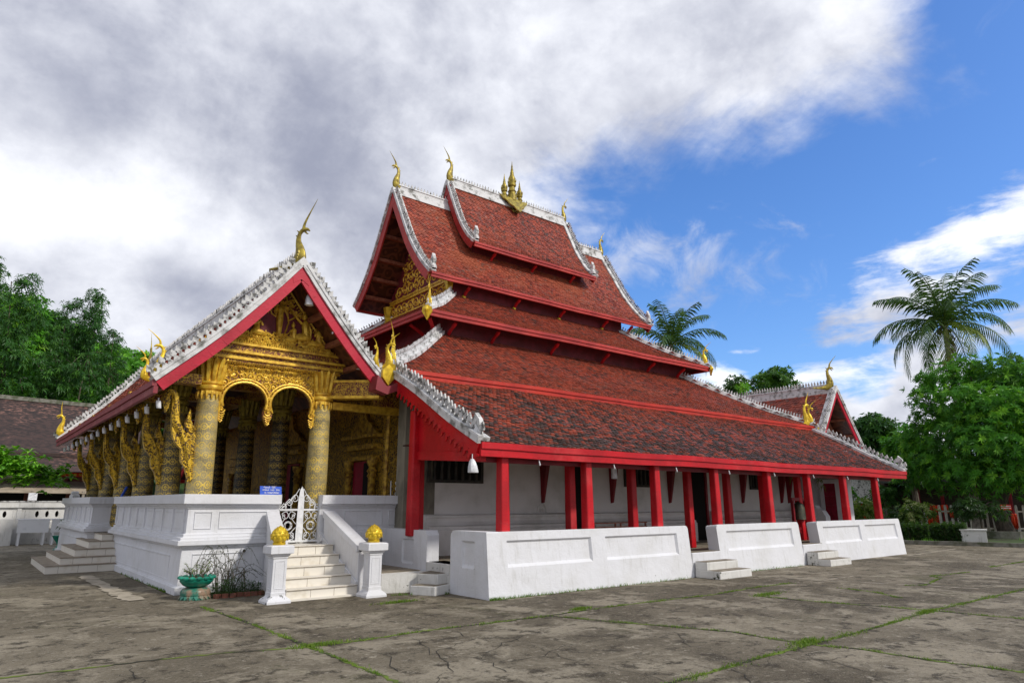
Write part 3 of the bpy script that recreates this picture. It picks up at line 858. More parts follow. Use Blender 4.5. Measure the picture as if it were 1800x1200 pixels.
CR = [
    [(900, 1123), (940, 1130), (1000, 1134), (1100, 1117), (1010, 1118)], [(950, 1140), (1010, 1160), (1080, 1175), (1165, 1196)], [(1000, 1134), (960, 1152), (900, 1160)],
    [(1130, 1083), (1180, 1092), (1260, 1103)], [(730, 1122), (760, 1150), (850, 1158), (890, 1180)], [(850, 1158), (880, 1130), (950, 1110)], [(620, 1135), (680, 1155), (700, 1180)],
    [(230, 1170), (245, 1190), (255, 1204)], [(1190, 1110), (1215, 1135), (1285, 1150)], [(1280, 1172), (1310, 1186), (1320, 1200)], [(730, 1100), (800, 1110), (830, 1122), (905, 1128)],
    [(830, 1122), (770, 1145), (790, 1180), (760, 1204)], [(1450, 1160), (1520, 1180), (1600, 1204)], [(1380, 1150), (1450, 1160), (1500, 1150)]]
for c_ in CR:
    P = [ground_at(*p) for p in c_]; q = []
    for a, b in zip(P, P[1:]):
        for i in range(5): q.append(a.lerp(b, i / 5) + V((rng.uniform(-.05, .05), rng.uniform(-.05, .05), 0)))
    strip(m, q + [P[-1]], 0.009, 0.005, 0.0, sub=1)
tag(m.build('slab_cracks', 'crack'), kind='structure')
m = MB()
for pts, w in (([(1308, 1010), (1445, 1019), (1600, 1027), (1720, 1034)], .07), ([(1350, 1018), (1445, 1019), (1500, 1012)], .05), ([(1596, 976), (1680, 963.5), (1810, 968)], .13), ([(148, 1010), (185, 1030), (212, 1044), (240, 1054)], .30), ([(205, 1049), (245, 1051)], .25)):
    strip(m, pts, w, .004 if w < .1 else (.008 if w < .29 else .011), .02, sub=12)
tag(m.build('pale_stripes', 'paint_line'), kind='structure')
# grass growing in the joints
m = MB(); rg = random.Random(5)
for ji, q in enumerate(joints):
    n_ = len(q); f0 = GR[ji][0][0]; f1 = GR[ji][0][1]
    for i in range(n_ - 1):
        t = i / n_
        if t < f0 or t > f1: continue
        L_ = (q[i + 1] - q[i]).length
        dens = max(0.06, .50 + .85 * math.sin(i * .55 + ji * 2.1) + .5 * math.sin(i * 1.7))
        spread = .012 + .035 * max(0, math.sin(i * .4 + ji)) ** 2
        if ji in (4,): spread *= 1.4; dens = dens * .8 + .35
        for _ in range(int(L_ * 320 * dens) + 1):
            p = q[i].lerp(q[i + 1], rg.random()) + V((rg.gauss(0, spread), rg.gauss(0, spread), 0)); p.z = 0
            a = rg.uniform(0, 6.28); h = rg.uniform(.008, .034); w = .005
            lean = V((rg.uniform(-.03, .03), rg.uniform(-.03, .03), 0))
            sx = V((math.cos(a) * w, math.sin(a) * w, 0))
            m.add([p - sx, p + sx, p + lean + V((0, 0, h))], [(0, 1, 2)], (rg.random(), rg.random(), 0, 1))
for c_ in ((700, 1058, .5), (1350, 1044, .6), (1020, 1070, .3), (560, 1133, .5), (1630, 1075, .4), (1420, 1128, .5)):
    P = ground_at(c_[0], c_[1])
    for _ in range(500):
        p = P + V((rg.gauss(0, c_[2] * .35), rg.gauss(0, c_[2] * .10), 0)); a = rg.uniform(0, 6.28); h = rg.uniform(.01, .045)
        sx = V((math.cos(a) * .006, math.sin(a) * .006, 0)); m.add([p - sx, p + sx, p + V((rg.uniform(-.03, .03), rg.uniform(-.03, .03), h))], [(0, 1, 2)], (rg.random(), rg.random(), 0, 1))
# weeds at wall feet
for (x0, y0, x1, y1, k) in ((7.3, 9.54, 12.8, 9.54, 500), (14.3, 9.54, 17.6, 9.54, 200), (3.28, 14.2, 3.28, 18.5, 500), (6.3, 11.2, 7.2, 10.7, 100), (3.5, 13.55, 4.3, 13.3, 200)):
    for _ in range(k):
        t = rg.random() ** 2 if k == 500 else rg.random(); p = V((x0 + (x1 - x0) * t, y0 + (y1 - y0) * t, 0)) + V((rg.gauss(0, .02), rg.gauss(0, .02), 0))
        sx = V((.007, 0, 0)); m.add([p - sx, p + sx, p + V((rg.uniform(-.04, .04), rg.uniform(-.04, .04), rg.uniform(.02, .07)))], [(0, 1, 2)], (rg.random() * .5, rg.random() * .7, 0, 1))
tag(m.build('grass', 'grass_blades'), label='short bright green grass growing along the joints of the concrete slabs', cat='grass', kind='stuff')

# ================================================================ temple
T = thing('temple', (16.55, 20.5, 0), 'red and gold temple with tiered tiled roofs, a gilded porch and white parapets', 'temple')
YC, XC = 20.5, 16.55
# ---- floors and plinths
m = MB(); m.box(3.5, 8.0, 13.9, 27.1, 0, .82); m.build('porch_floor', 'plaster_old', T)
m = MB(); m.box(7.32, 24.2, 9.72, 13.0, 0, .5); m.cut(); m.box(7.32, 24.2, 28.0, 31.2, 0, .5)
m.build('verandah_floor', 'old_step', T)

# ---- front porch parapet (mouldings swept along the plan)
PP = [(.02, 0), (.15, 0), (.155, .13), (.10, .15), (.095, .60), (.08, .79), (.115, .80), (.115, .83), (.19, .85), (.19, .935), (.14, .94), (.14, .985), (.085, 1.0), (.085, 1.045), (.04, 1.06),
      (.035, 1.50), (.06, 1.505), (.06, 1.53), (.09, 1.545), (.09, 1.575), (.15, 1.59), (.15, 1.765), (-.30, 1.765), (-.30, 1.59), (-.22, 1.57), (-.22, 0)]
pp = MB()
pp.sweep([(8.0, 13.74), (5.95, 13.74)], PP); pp.cut()
pp.sweep([(5.08, 13.74), (3.42, 13.74), (3.42, 20.75)], PP); pp.cut()
pp.sweep([(3.42, 21.80), (2.98, 21.80), (2.98, 27.6), (8.0, 27.6)], PP)
par = pp.build('parapet', 'plaster', T)
def soft(ob, w=.012):
    for o in [x for x in col.objects if x.name.split('.')[0] == ob]:
        md = o.modifiers.new('bevel', 'BEVEL'); md.width = w; md.segments = 2; md.limit_method = 'ANGLE'; md.angle_limit = R(35)
soft('parapet', .008)
pn = MB()
def wallframes(mb, a, b, zs, xs, face):
    a = V(a); b = V(b); u = (b - a).normalized(); 
    for (x0, x1) in xs: mb.cut(); mb.frame(a + u * x0 + Z_ * zs[0], u, Z_, x1 - x0, zs[1] - zs[0], .022, .014)
wallframes(pn, (3.42, 13.70, 0), (5.1, 13.70, 0), (1.13, 1.45), ((.08, .40), (.52, 1.50)), 0)
wallframes(pn, (5.95, 13.70, 0), (8.0, 13.70, 0), (1.13, 1.45), ((.55, 1.45), (1.60, 1.92)), 0)
wallframes(pn, (3.42, 13.648, 0), (5.1, 13.648, 0), (.22, .70), ((.10, 1.05),), 0)
# side: pilasters and frames along x = 3.42 (facing -x)
for y0, y1, xx in ((13.9, 20.7, 3.385), (22.0, 27.5, 2.945)):
    pn.cut(); k = round((y1 - y0) / .86)
    for i in range(k + 1):
        y = y0 + (y1 - y0) * i / k
        pn.cut(); pn.box(xx - .03, xx + .02, y - .06, y + .06, 1.075, 1.50)
    for i in range(k):
        ya = y0 + (y1 - y0) * i / k + .12; yb = y0 + (y1 - y0) * (i + 1) / k - .12
        pn.cut(); pn.frame((xx, yb, 1.13), -Y_, Z_, yb - ya, .32, .02, .012)
pn.cut(); pn.frame((3.325, 20.3, .20), -Y_, Z_, 5.9, .45, .03, .014)
pn.cut(); pn.frame((2.885, 27.3, .20), -Y_, Z_, 5.2, .45, .03, .014)
pn.build('panel_moulding', 'plaster', par)
g = MB(); g.tube([(4.42, 13.70, .735), (4.42, 13.56, .72)], [.045, .045], 12); g.tube([(4.42, 13.559, .72), (4.42, 13.552, .72)], [.030, .030], 12)
g.build('drain_spout', 'plaster', par)
g = MB(); g.tube([(4.42, 13.551, .72), (4.42, 13.549, .72)], [.030, .030], 12); g.build('drain_shade_disc', 'shade_black', par)  # black disc painted as the shade inside the spout
m = MB(); m.prism([(-.5, 0), (.5, 0), (.42, .10), (.2, .12), (.12, .2), (0, .24), (-.12, .2), (-.2, .12), (-.42, .10)], (3.15, 27.62, 1.76), -Y_, Z_, .2)
m.build('parapet_crest', 'plaster', T)

# ---- front stairs, splayed balustrades and posts
def lx(y, f):       # stair side lines: f=0 left, 1 right
    t = (y - 11.62) / (13.65 - 11.62)
    l = 4.55 + (5.06 - 4.55) * t; r_ = 5.86 + (5.99 - 5.86) * t
    return l + (r_ - l) * f
st = MB(); ed = MB()
zs = [.03, .17, .32, .48, .64, .80]; ys = [11.56, 11.66, 11.98, 12.30, 12.62, 12.95]
for i, (z, y) in enumerate(zip(zs, ys)):
    b = [(lx(y, 0), y, 0), (lx(y, 1), y, 0), (lx(13.8, 1), 13.8, 0), (lx(13.8, 0), 13.8, 0)]
    st.hexa([(p[0], p[1], 0 if i == 0 else zs[i - 1] - .01) for p in b], [(p[0], p[1], z) for p in b])
    if i: ed.hexa([(lx(y, 0) + .002, y - .015, z - .004), (lx(y, 1) - .002, y - .015, z - .004), (lx(y, 1) - .002, y + .2, z - .004), (lx(y, 0) + .002, y + .2, z - .004)],
                  [(lx(y, 0) + .002, y - .015, z + .010), (lx(y, 1) - .002, y - .015, z + .010), (lx(y, 1) - .002, y + .2, z + .010), (lx(y, 0) + .002, y + .2, z + .010)])
so = st.build('front_stairs', 'tile_step', T); ed.build('stair_nosing', 'tile_step', so)
jn = MB()
for i, y in enumerate(ys[1:]):
    for f in (.33, .66): jn.box(lx(y, f) - .003, lx(y, f) + .003, y - .003, y + .01, zs[i], zs[i + 1] - .006)
jn.build('tile_joint', 'step_edge', so)
eg = MB()
for i in range(1, 6):
    y, z = ys[i], zs[i]; eg.box(lx(y, 0) + .004, lx(y, 1) - .004, y - .018, y - .0152, z - .012, z - .002)
eg.build('nosing_shade_strip', 'step_edge', so)  # solid dark strips painted in as shade under the nosings
bal = MB()
for f, o in ((0, -1), (1, 1)):
    bal.cut()
    def bx(y, k): return lx(y, f) + o * k
    y0, y1 = 11.75, 13.62
    a0, a1 = .52, 1.42
    pts = lambda k, za, zb: [V((bx(y0, k), y0, za)), V((bx(y1, k), y1, zb))]
    lo0, lo1 = pts(.03, 0, 0), pts(.21, 0, 0)
    bal.hexa([lo0[0], lo1[0], lo1[1], lo0[1]] if o > 0 else [lo1[0], lo0[0], lo0[1], lo1[1]], [p + V((0, 0, h)) for p, h in zip([lo0[0], lo1[0], lo1[1], lo0[1]] if o > 0 else [lo1[0], lo0[0], lo0[1], lo1[1]], (a0 + .28, a0 + .28, a1 - .03, a1 - .03))])
    c0, c1 = pts(-.01, a0 + .20, a1 - .1), pts(.25, a0 + .20, a1 - .1)
    q = [c0[0], c1[0], c1[1], c0[1]] if o > 0 else [c1[0], c0[0], c0[1], c1[1]]
    hs = (.14, .14, .14, .14)
    bal.hexa([p + V((0, 0, .0)) for p in q], [p + V((0, 0, .13)) for p in q])
    c0, c1 = pts(.0, .05, .78), pts(.03, .05, .78)
    q = [c0[0], c1[0], c1[1], c0[1]] if o > 0 else [c1[0], c0[0], c0[1], c1[1]]
    bal.hexa([p for p in q], [p + V((0, 0, .17)) for p in q])
bal.build('stair_balustrade', 'plaster', T)
for px, py in ((4.36, 11.62), (5.97, 11.32)):
    p = MB()
    prof = [(.20, 0), (.20, .035), (.175, .07), (.135, .10), (.125, .12), (.125, .17), (.118, .175), (.118, .70), (.128, .71), (.128, .735), (.15, .75), (.15, .77), (.195, .785), (.195, .90), (.17, .915), (.10, .918)]
    vs = []; fs = []
    for (r_, z) in prof:
        for sx, sy in ((-1, -1), (1, -1), (1, 1), (-1, 1)): vs.append((px + sx * r_, py + sy * r_, z))
    for i in range(len(prof) - 1):
        for k in range(4): fs.append((i * 4 + k, i * 4 + (k + 1) % 4, (i + 1) * 4 + (k + 1) % 4, (i + 1) * 4 + k))
    fs.append(tuple(range((len(prof) - 1) * 4, len(prof) * 4)))
    p.add(vs, fs)
    for d, u in ((-Y_, X_), (-X_, -Y_)):
        p.frame(V((px, py, .22)) + d * .118 - u * .085, u, Z_, .17, .45, .016, .008)
    post = p.build('stair_post', 'plaster', T)
    b = MB(); b.lathe([(.10, .915), (.105, .93), (.105, .955), (.095, .965), (.11, .985), (.135, 1.02), (.142, 1.06), (.130, 1.11), (.10, 1.16), (.06, 1.195), (.02, 1.22), (0.004, 1.235)], (px, py, 0), 24)
    for row, (zz, rr_, sz) in enumerate(((1.03, .135, .052), (1.075, .136, .050), (1.12, .118, .045), (1.16, .088, .036), (1.19, .056, .028))):
        for k in range(10):
            a = 6.2832 * (k + .5 * (row % 2)) / 10
            c = V((px + math.cos(a) * rr_, py + math.sin(a) * rr_, zz))
            t = V((-math.sin(a), math.cos(a), 0)); o_ = V((math.cos(a), math.sin(a), .35)).normalized()
            u = t.cross(o_); u = -u if u.z < 0 else u
            b.add([c - t * sz * .85, c - u * sz * .9, c + t * sz * .85, c + u * sz * 1.1, c + o_ * sz * .42], [(0, 1, 4), (1, 2, 4), (2, 3, 4), (3, 0, 4)])
    b.build('lotus_bud_finial', 'gold_naga', post, smooth='auto')

# ---- left side stairs: a stepped pyramid against the porch
zz = [0, .16, .32, .49, .66, .82]
s_ = MB(); e_ = MB()
for k in range(5):
    x0 = 1.86 + .30 * k; ya = 19.5 + .24 * k; yb = 23.2 - .24 * k
    s_.box(x0, 3.45 if k < 3 else 3.6, ya, yb, zz[k] if k == 0 else zz[k] - .01, zz[k + 1])
    e_.box(x0 - .02, 3.30, ya - .02, yb + .02, zz[k + 1] - .0, zz[k + 1] + .018)
    for i in range(3): e_.box(x0 + .25 + i * .4, x0 + .256 + i * .4, ya - .003, ya + .01, zz[k] + .002, zz[k + 1] - .002)
so = s_.build('side_stairs', 'tile_step', T); e_.build('stair_nosing', 'step_edge', so)

# ---- low platform and steps between porch and verandah
m = MB(); m.box(6.25, 7.25, 11.65, 13.6, 0, .33); m.hexa([(6.28, 11.55, 0), (7.26, 11.18, 0), (7.26, 12.5, 0), (6.28, 12.5, 0)], [(6.29, 11.56, .328), (7.26, 11.19, .328), (7.26, 12.5, .328), (6.29, 12.5, .328)])
lp = m.build('side_platform', 'plaster_old', T)
m = MB(); m.box(6.32, 7.2, 11.7, 13.5, .331, .345); m.build('platform_top', 'old_step', lp)
m = MB(); m.hexa([(6.60, 11.06, 0), (6.84, 10.60, 0), (7.30, 10.80, 0), (7.30, 11.40, 0)], [(6.60, 11.06, .16), (6.84, 10.60, .16), (7.30, 10.80, .16), (7.30, 11.40, .16)])
m.hexa([(6.84, 11.20, 0), (7.02, 10.80, 0), (7.30, 10.9, 0), (7.30, 11.5, 0)], [(6.84, 11.20, .34), (7.02, 10.80, .34), (7.30, 10.9, .34), (7.30, 11.5, .34)])
m.box(7.27, 7.7, 10.76, 11.62, 0, .5)
sp_ = m.build('corner_steps', 'plaster_old', T)
m = MB(); m.hexa([(6.62, 11.05, .161), (6.85, 10.64, .161), (7.28, 10.82, .161), (7.28, 11.36, .161)], [(6.62, 11.05, .168), (6.85, 10.64, .168), (7.28, 10.82, .168), (7.28, 11.36, .168)])
m.hexa([(6.86, 11.19, .341), (7.03, 10.84, .341), (7.28, 10.93, .341), (7.28, 11.46, .341)], [(6.86, 11.19, .348), (7.03, 10.84, .348), (7.28, 10.93, .348), (7.28, 11.46, .348)])
m.build('step_tread', 'old_step', sp_)

# ---- verandah wall (battered) with sunk panels
def vwall(mb, x0, x1, panels, rl=True, rr_=True, z1=1.11):
    c = .07
    out = [(x0, 0), (x1, 0)] + ([(x1, z1 - c), (x1 - c * .35, z1 - c * .3), (x1 - c, z1)] if rr_ else [(x1, z1)]) + ([(x0 + c, z1), (x0 + c * .35, z1 - c * .3), (x0, z1 - c)] if rl else [(x0, z1)])
    mb.panel(out, [[(a, .50), (b, .50), (b, .955), (a, .955)] for a, b in panels], (0, 9.58, 0), X_, V((0, .10, 1)), .30, .05, .035)
w = MB()
vwall(w, 7.27, 12.97, ((7.72, 9.85), (10.25, 12.55)), False)
w.cut(); vwall(w, 14.07, 17.83, ((14.45, 17.45),))
w.cut(); vwall(w, 18.83, 24.3, ((19.15, 21.4), (21.75, 23.95)))
for a, b in ((12.97, 14.07), (17.83, 18.83)): w.cut(); w.box(a, b, 9.60, 9.9, 0, .52)
# side pieces in plane x = 7.27
w.cut(); w.panel([(-10.78, 0), (-9.58, 0), (-9.68, 1.11), (-10.71, 1.11), (-10.78, 1.04)], [[(-10.42, .47), (-10.02, .47), (-10.02, .94), (-10.42, .94)]], (7.272, 0, 0), V((0, -1, 0)), V((0, 0, 1)), .28, .04, .03)
w.cut(); w.panel([(-13.4, 0), (-11.60, 0), (-11.60, 1.0), (-11.67, 1.08), (-13.4, 1.08)], [[(-12.55, .42), (-12.1, .42), (-12.1, .9), (-12.55, .9)]], (7.27, 0, 0), V((0, -1, 0)), V((0, 0, 1)), .28, .03, .025)
vw = w.build('verandah_wall', 'plaster', T, fix=True)
s_ = MB()
for a, b in ((13.0, 14.22), (17.9, 19.05)):
    s_.cut(); s_.box(a, b, 8.93, 9.57, 0, .165); s_.box(a + .004, b - .02, 9.25, 9.565, .16, .335)
so = s_.build('verandah_steps', 'plaster_old', T)
s_ = MB()
for a, b in ((13.0, 14.22), (17.9, 19.05)):
    s_.cut(); s_.box(a + .015, b - .015, 8.945, 9.25, .166, .172); s_.box(a + .015, b - .035, 9.265, 9.56, .336, .342); s_.box(a, b - .15, 9.615, 9.9, .521, .527)
s_.build('step_tread', 'old_step', so)

soft('verandah_wall', .018); soft('verandah_steps', .015); soft('stair_balustrade', .012); soft('stair_post', .006); soft('corner_steps', .012)
# ---- hall walls
m = MB()
m.box(8.0, 24.1, 13.0, 13.3, 0, 4.25); m.cut(); m.box(8.0, 24.1, 27.7, 28.0, 0, 4.25); m.cut(); m.box(23.8, 24.1, 13.3, 27.7, 0, 4.25)
hw = m.build('hall_wall', 'hall_plaster', T)
m = MB()     # moulded base along the verandah, broken at the doors
BP = [(0, .5), (.34, .5), (.34, 1.02), (.30, 1.06), (.30, 1.10), (.22, 1.13), (.16, 1.20), (.14, 1.27), (.17, 1.29), (.17, 1.33), (.05, 1.36), (0, 1.36)]
for a, b in ((8.0, 12.25), (13.1, 17.45), (18.5, 24.1)): m.cut(); m.sweep([(b, 13.0), (a, 13.0)], BP)
m.build('wall_base_moulding', 'hall_plaster', hw)
m = MB(); m.box(24.1, 24.38, 11.15, 13.4, 0, 3.4)
m.box(24.02, 24.12, 11.38, 11.55, .5, 2.6); m.box(24.02, 24.12, 11.97, 12.12, .5, 2.6); m.box(24.0, 24.13, 11.34, 12.16, 2.281, 2.42)
m.build('end_wall', 'plaster', T)
d = MB(); d.box(24.04, 24.09, 11.55, 11.97, .6, 2.28)
dd = d.build('door', 'door_red', T)
d = MB()
for y0 in (11.56, 11.77):
    for z0 in (.62, 1.06, 1.50, 1.94): d.frame((24.04, y0 + .19, z0 + .02), -Y_, Z_, .17, .34, .018, .012)
d.box(24.025, 24.045, 11.752, 11.768, .6, 2.28); d.build('door_panel_moulding', 'door_red', dd)
# curved low wall by that door
m = MB(); m.prism([(0, .5), (.9, .5), (.9, 1.15), (.78, 1.35), (.62, 1.42), (.55, 1.52), (0, 1.52)], (23.4, 12.5, 0), -Y_, Z_, .3); m.build('low_side_wall', 'plaster', T)
# windows with bars, doors
def window(x0, x1, z0=2.05, z1=2.62):
    f = MB(); f.box(x0, x1, 12.93, 12.99, z0, z0 + .07); f.box(x0, x1, 12.93, 12.99, z1 - .05, z1); f.box(x0, x0 + .08, 12.931, 12.989, z0 + .07, z1 - .05); f.box(x1 - .08, x1, 12.931, 12.989, z0 + .07, z1 - .05)
    o = f.build('window', 'window_bar', T)
    b = MB()
    k = int((x1 - x0) / .2)
    for i in range(1, k + 1): b.lathe([(.03, z0 + .05), (.045, z0 + .12), (.03, (z0 + z1) / 2), (.045, z1 - .12), (.03, z1 - .04)], (x0 + (x1 - x0) * i / (k + 1), 12.965, 0), 8)
    b.build('window_baluster', 'window_bar', o)
    g = MB(); g.box(x0 + .05, x1 - .05, 12.985, 12.996, z0 + .05, z1 - .04); g.build('window_shade_sheet', 'shade_black', o)  # black sheet on the solid wall, painted shade behind the bars
window(8.08, 9.62); window(14.6, 15.85); window(20.95, 22.1)
for a, b in ((12.35, 13.05), (17.5, 18.42)):
    f = MB(); f.box(a, a + .1, 12.9, 12.99, .5, 2.6); f.box(b - .1, b, 12.9, 12.99, .5, 2.6); f.box(a, b, 12.9, 12.99, 2.6, 2.7)
    o = f.build('door', 'red_dark', T)
    g = MB(); g.box(a + .08, b - .08, 12.95, 12.994, .5, 2.62); g.build('door_shade_sheet', 'shade_black', o)  # no real opening: black sheet paints the doorway's shade on the wall
for x in (11.52, 14.07, 16.6, 20.45, 22.9, 23.4):
    b = MB(); b.hexa([(x - .03, 12.93, 1.62), (x + .03, 12.93, 1.62), (x + .03, 12.998, 1.60), (x - .03, 12.998, 1.60)], [(x - .07, 12.74, 2.64), (x + .07, 12.74, 2.64), (x + .07, 12.998, 2.64), (x - .07, 12.998, 2.64)])
    b.build('wall_bracket', 'red_dark', T)
m = MB(); m.box(8.0, 24.0, 12.9, 12.98, 2.66, 2.86); m.build('wall_beam', 'maroon', T)
m = MB(); m.box(11.40, 11.55, 12.96, 12.995, 1.36, 1.6)
pts = [(11.32 + .13 * math.cos(a), 12.97, 1.5 + .2 * math.sin(a)) for a in [i * math.pi / 10 for i in range(11)]]
m = MB(); m.tube([(11.65, 12.98, 1.36)] + [(11.5 + .15 * math.cos(i * math.pi / 8), 12.98, 1.42 + .15 * math.sin(i * math.pi / 8)) for i in range(9)] + [(11.35, 12.98, 1.36)], .018, 6)
m.tube([(11.5 + .06 * math.cos(i * math.pi / 8), 12.98, 1.38 + .08 * math.sin(i * math.pi / 8)) for i in range(9)], .014, 6)
m.build('niche_moulding', 'hall_plaster', hw)

# ---- verandah columns
OUT = [7.83, 10.03, 12.21, 14.48, 16.88, 19.0, 21.19, 23.4]
def vcol(x, y, z0, z1, w, lean, mm, name='verandah_column'):
    c = MB(); h = w / 2
    b = [(x - h, y - h, z0), (x + h, y - h, z0), (x + h, y + h, z0), (x - h, y + h, z0)]
    h2 = h * .86
    c.hexa(b, [(x - h2, y - h2 + lean, z1), (x + h2, y - h2 + lean, z1), (x + h2, y + h2 + lean, z1), (x - h2, y + h2 + lean, z1)])
    o = c.build(name, mm, T)
    md = o.modifiers.new('bevel', 'BEVEL'); md.width = .03; md.segments = 2
for x in OUT: vcol(x, 9.92, .9, 2.5, .205, .02, 'red_bright')
for x in (8.65, 10.52, 12.56, 14.74, 16.5, 18.3, 20.3): vcol(x, 10.92, .5, 2.75, .20, .02, 'red_bright')
vcol(7.30, 12.22, .95, 3.5, .22, 0.0, 'red_bright', 'corner_post')
vcol(7.6, 12.5, .95, 3.3, .18, 0.0, 'red_bright', 'corner_post')
m = MB(); m.box(7.4, 24.9, 10.0, 10.16, 2.34, 2.54); m.cut(); m.box(7.4, 24.9, 10.94, 11.08, 2.62, 2.78)
for x in OUT: m.cut(); m.beam((x, 9.9, 2.48), (x, 12.9, 2.86), .12, .14)
m.build('verandah_beam', 'red_dark', T)
m = MB(); m.box(7.4, 25.3, 10.6, 12.9, 2.80, 2.83); m.build('verandah_ceiling', 'soffit', T)
# red gable infill at the near end of the verandah roof
pr5 = Prof([(0, 2.64), (1.0, 3.13), (2.2, 3.80), (3.45, 4.42)])
gp = MB(); top = [(9.95 + i * .25, pr5.z_at(.2 + i * .25) - .26) for i in range(0, 10)]
gp.prism([(9.95, 2.42), (12.2, 2.56)] + [(12.2, top[-1][1])] + list(reversed(top)), (7.36, 0, 0), Y_, Z_, .06)
go = gp.build('end_gable_board', 'red_bright', T)
b = MB(); b.beam((7.36, 9.9, 2.42), (7.36, 12.2, 2.56), .12, .17); b.build('end_tie_beam', 'red_bright', go)
# ================================================================ main roofs
def fascia(sd, u0, u1, c, parent, h=.20, out=.0, dz=0.0):
    """two boards, one proud of the other, below the eave"""
    m = MB(); p = sd.pr.p[0]
    z = p.y + .03 + dz; k_ = max(1, int((u1 - u0) / .8))
    us = [u0 + (u1 - u0) * i / k_ for i in range(k_ + 1)]
    wv = [0.0 if i in (0, k_) else .010 * math.sin(u * .83 + p.y) + .006 * math.sin(u * 2.1 + p.y * 2) for i, u in enumerate(us)]
    def bd(i0, i1, z0, z1):
        vs = []
        for u, w_ in zip(us, wv):
            a = sd.b + sd.U * u
            vs += [a + sd.I * (i0 + w_ * .4) + V((0, 0, z0 + w_)), a + sd.I * (i1 + w_ * .4) + V((0, 0, z0 + w_)), a + sd.I * (i1 + w_ * .4) + V((0, 0, z1 + w_)), a + sd.I * (i0 + w_ * .4) + V((0, 0, z1 + w_))]
        fs = [(0, 1, 2, 3)] + [(i * 4 + q, i * 4 + (q + 1) % 4, i * 4 + 4 + (q + 1) % 4, i * 4 + 4 + q) for i in range(k_) for q in range(4)] + [(k_ * 4 + 3, k_ * 4 + 2, k_ * 4 + 1, k_ * 4)]
        m.add(vs, fs)
    bd(-.05 + out, .03 + out, z - h * .46, z); bd(-.02 + out, .05 + out, z - h, z - h * .46 - .003)
    return m.build('fascia_board', c, parent, fix=True)
def barge(pr, f, parent, c, wth=.22, lip=.30, lipc='white_trim', hook=.17, step=.2, mirror=(-1, 1), outd=V((-1, 0, 0)), lipth=.13, q0=0.0, top=None):
    """red bargeboard following the profile on a gable end, white lip and a row of hooks standing on it.
       f(d_from_eave, side, z) -> point on the gable plane"""
    rd = MB(); wh = MB(); cr = MB()
    for sd_ in mirror:
        rd.cut(); wh.cut(); cr.cut()
        P = [p for p in pr.p if p.x >= q0]
        for (a, b) in zip(P, P[1:]):
            A, B = f(a.x, sd_, a.y), f(b.x, sd_, b.y)
            d = (B - A).normalized(); nrm = outd.cross(d); nrm = nrm if nrm.z > 0 else -nrm
            def seg(mb, n0, n1, o0, o1):
                mb.hexa([A + nrm * n0 + outd * o0, B + nrm * n0 + outd * o0, B + nrm * n0 + outd * o1, A + nrm * n0 + outd * o1],
                        [A + nrm * n1 + outd * o0, B + nrm * n1 + outd * o0, B + nrm * n1 + outd * o1, A + nrm * n1 + outd * o1])
            ov = d * .02; A = A - ov * .0
            seg(rd, -wth, .0, .06, .0)
            seg(wh, .003, lipth, .10, -lip)
            seg(wh, lipth - .02, lipth + .03, .12, .0)
        path = []
        for p in P:
            q = f(p.x, sd_, p.y); path.append(q)
        nn = []
        for i, q in enumerate(path):
            d = (path[min(i + 1, len(path) - 1)] - path[max(i - 1, 0)]).normalized(); nrm = outd.cross(d); nrm = nrm if nrm.z > 0 else -nrm
            nn.append(q + nrm * (lipth + .01) + outd * .03)
        L = list(reversed(nn))
        row_of(cr, nn, CURL if hook > .15 else HOOK, step, hook, outd, .035, 1, wx=.95)
    if len(mirror) == 2 and q0 == 0.0:      # peak piece closing the two boards
        A = f(pr.p[-1].x, 1, pr.p[-1].y); t_ = outd.cross(Z_)
        rd.cut(); rd.prism([(-.16, -wth * 1.55), (0, -wth * 2.0), (.16, -wth * 1.55), (.10, -.02), (0, .06), (-.10, -.02)], A + outd * .035, t_, Z_, .06)
        wh.cut(); wh.prism([(-.14, -.06), (.14, -.06), (.09, lipth + .02), (0, lipth + .10), (-.09, lipth + .02)], A + outd * .05, t_, Z_, .12)
    r = rd.build('bargeboard', c, parent, fix=True)
    wh.build('roof_edge_band', lipc, parent, fix=True)
    cr.build('edge_crest', 'crest_mid' if lipth < .16 else lipc, parent, fix=True)
    return r
def ridge(a, b, parent, z, w=.26, h=.26, step=.17, size=.20, side=V((0, 1, 0)), cmat='white_trim'):
    m = MB(); a = V(a); b = V(b); d = (b - a).normalized(); s_ = side * w / 2
    for (w0, w1, z0, z1) in ((1.25, 1.0, -.20, .02), (.62, .62, .02, h - .05), (.85, .7, h - .05, h)):
        m.hexa([a - s_ * w0 + Z_ * z0, b - s_ * w0 + Z_ * z0, b + s_ * w0 + Z_ * z0, a + s_ * w0 + Z_ * z0], [a - s_ * w1 + Z_ * z1, b - s_ * w1 + Z_ * z1, b + s_ * w1 + Z_ * z1, a + s_ * w1 + Z_ * z1])
    o = m.build('ridge_cap', cmat, parent); fixn(o)
    c = MB(); c.beam(a + Z_ * (h + .012), b + Z_ * (h + .012), .05, .03); row_of(c, [a + Z_ * (h + .02), b + Z_ * (h + .02)], SPEAR, step * .82, size * .62, side, .03, 1, Z_); c.build('ridge_crest', 'crest_grey', parent, fix=True)
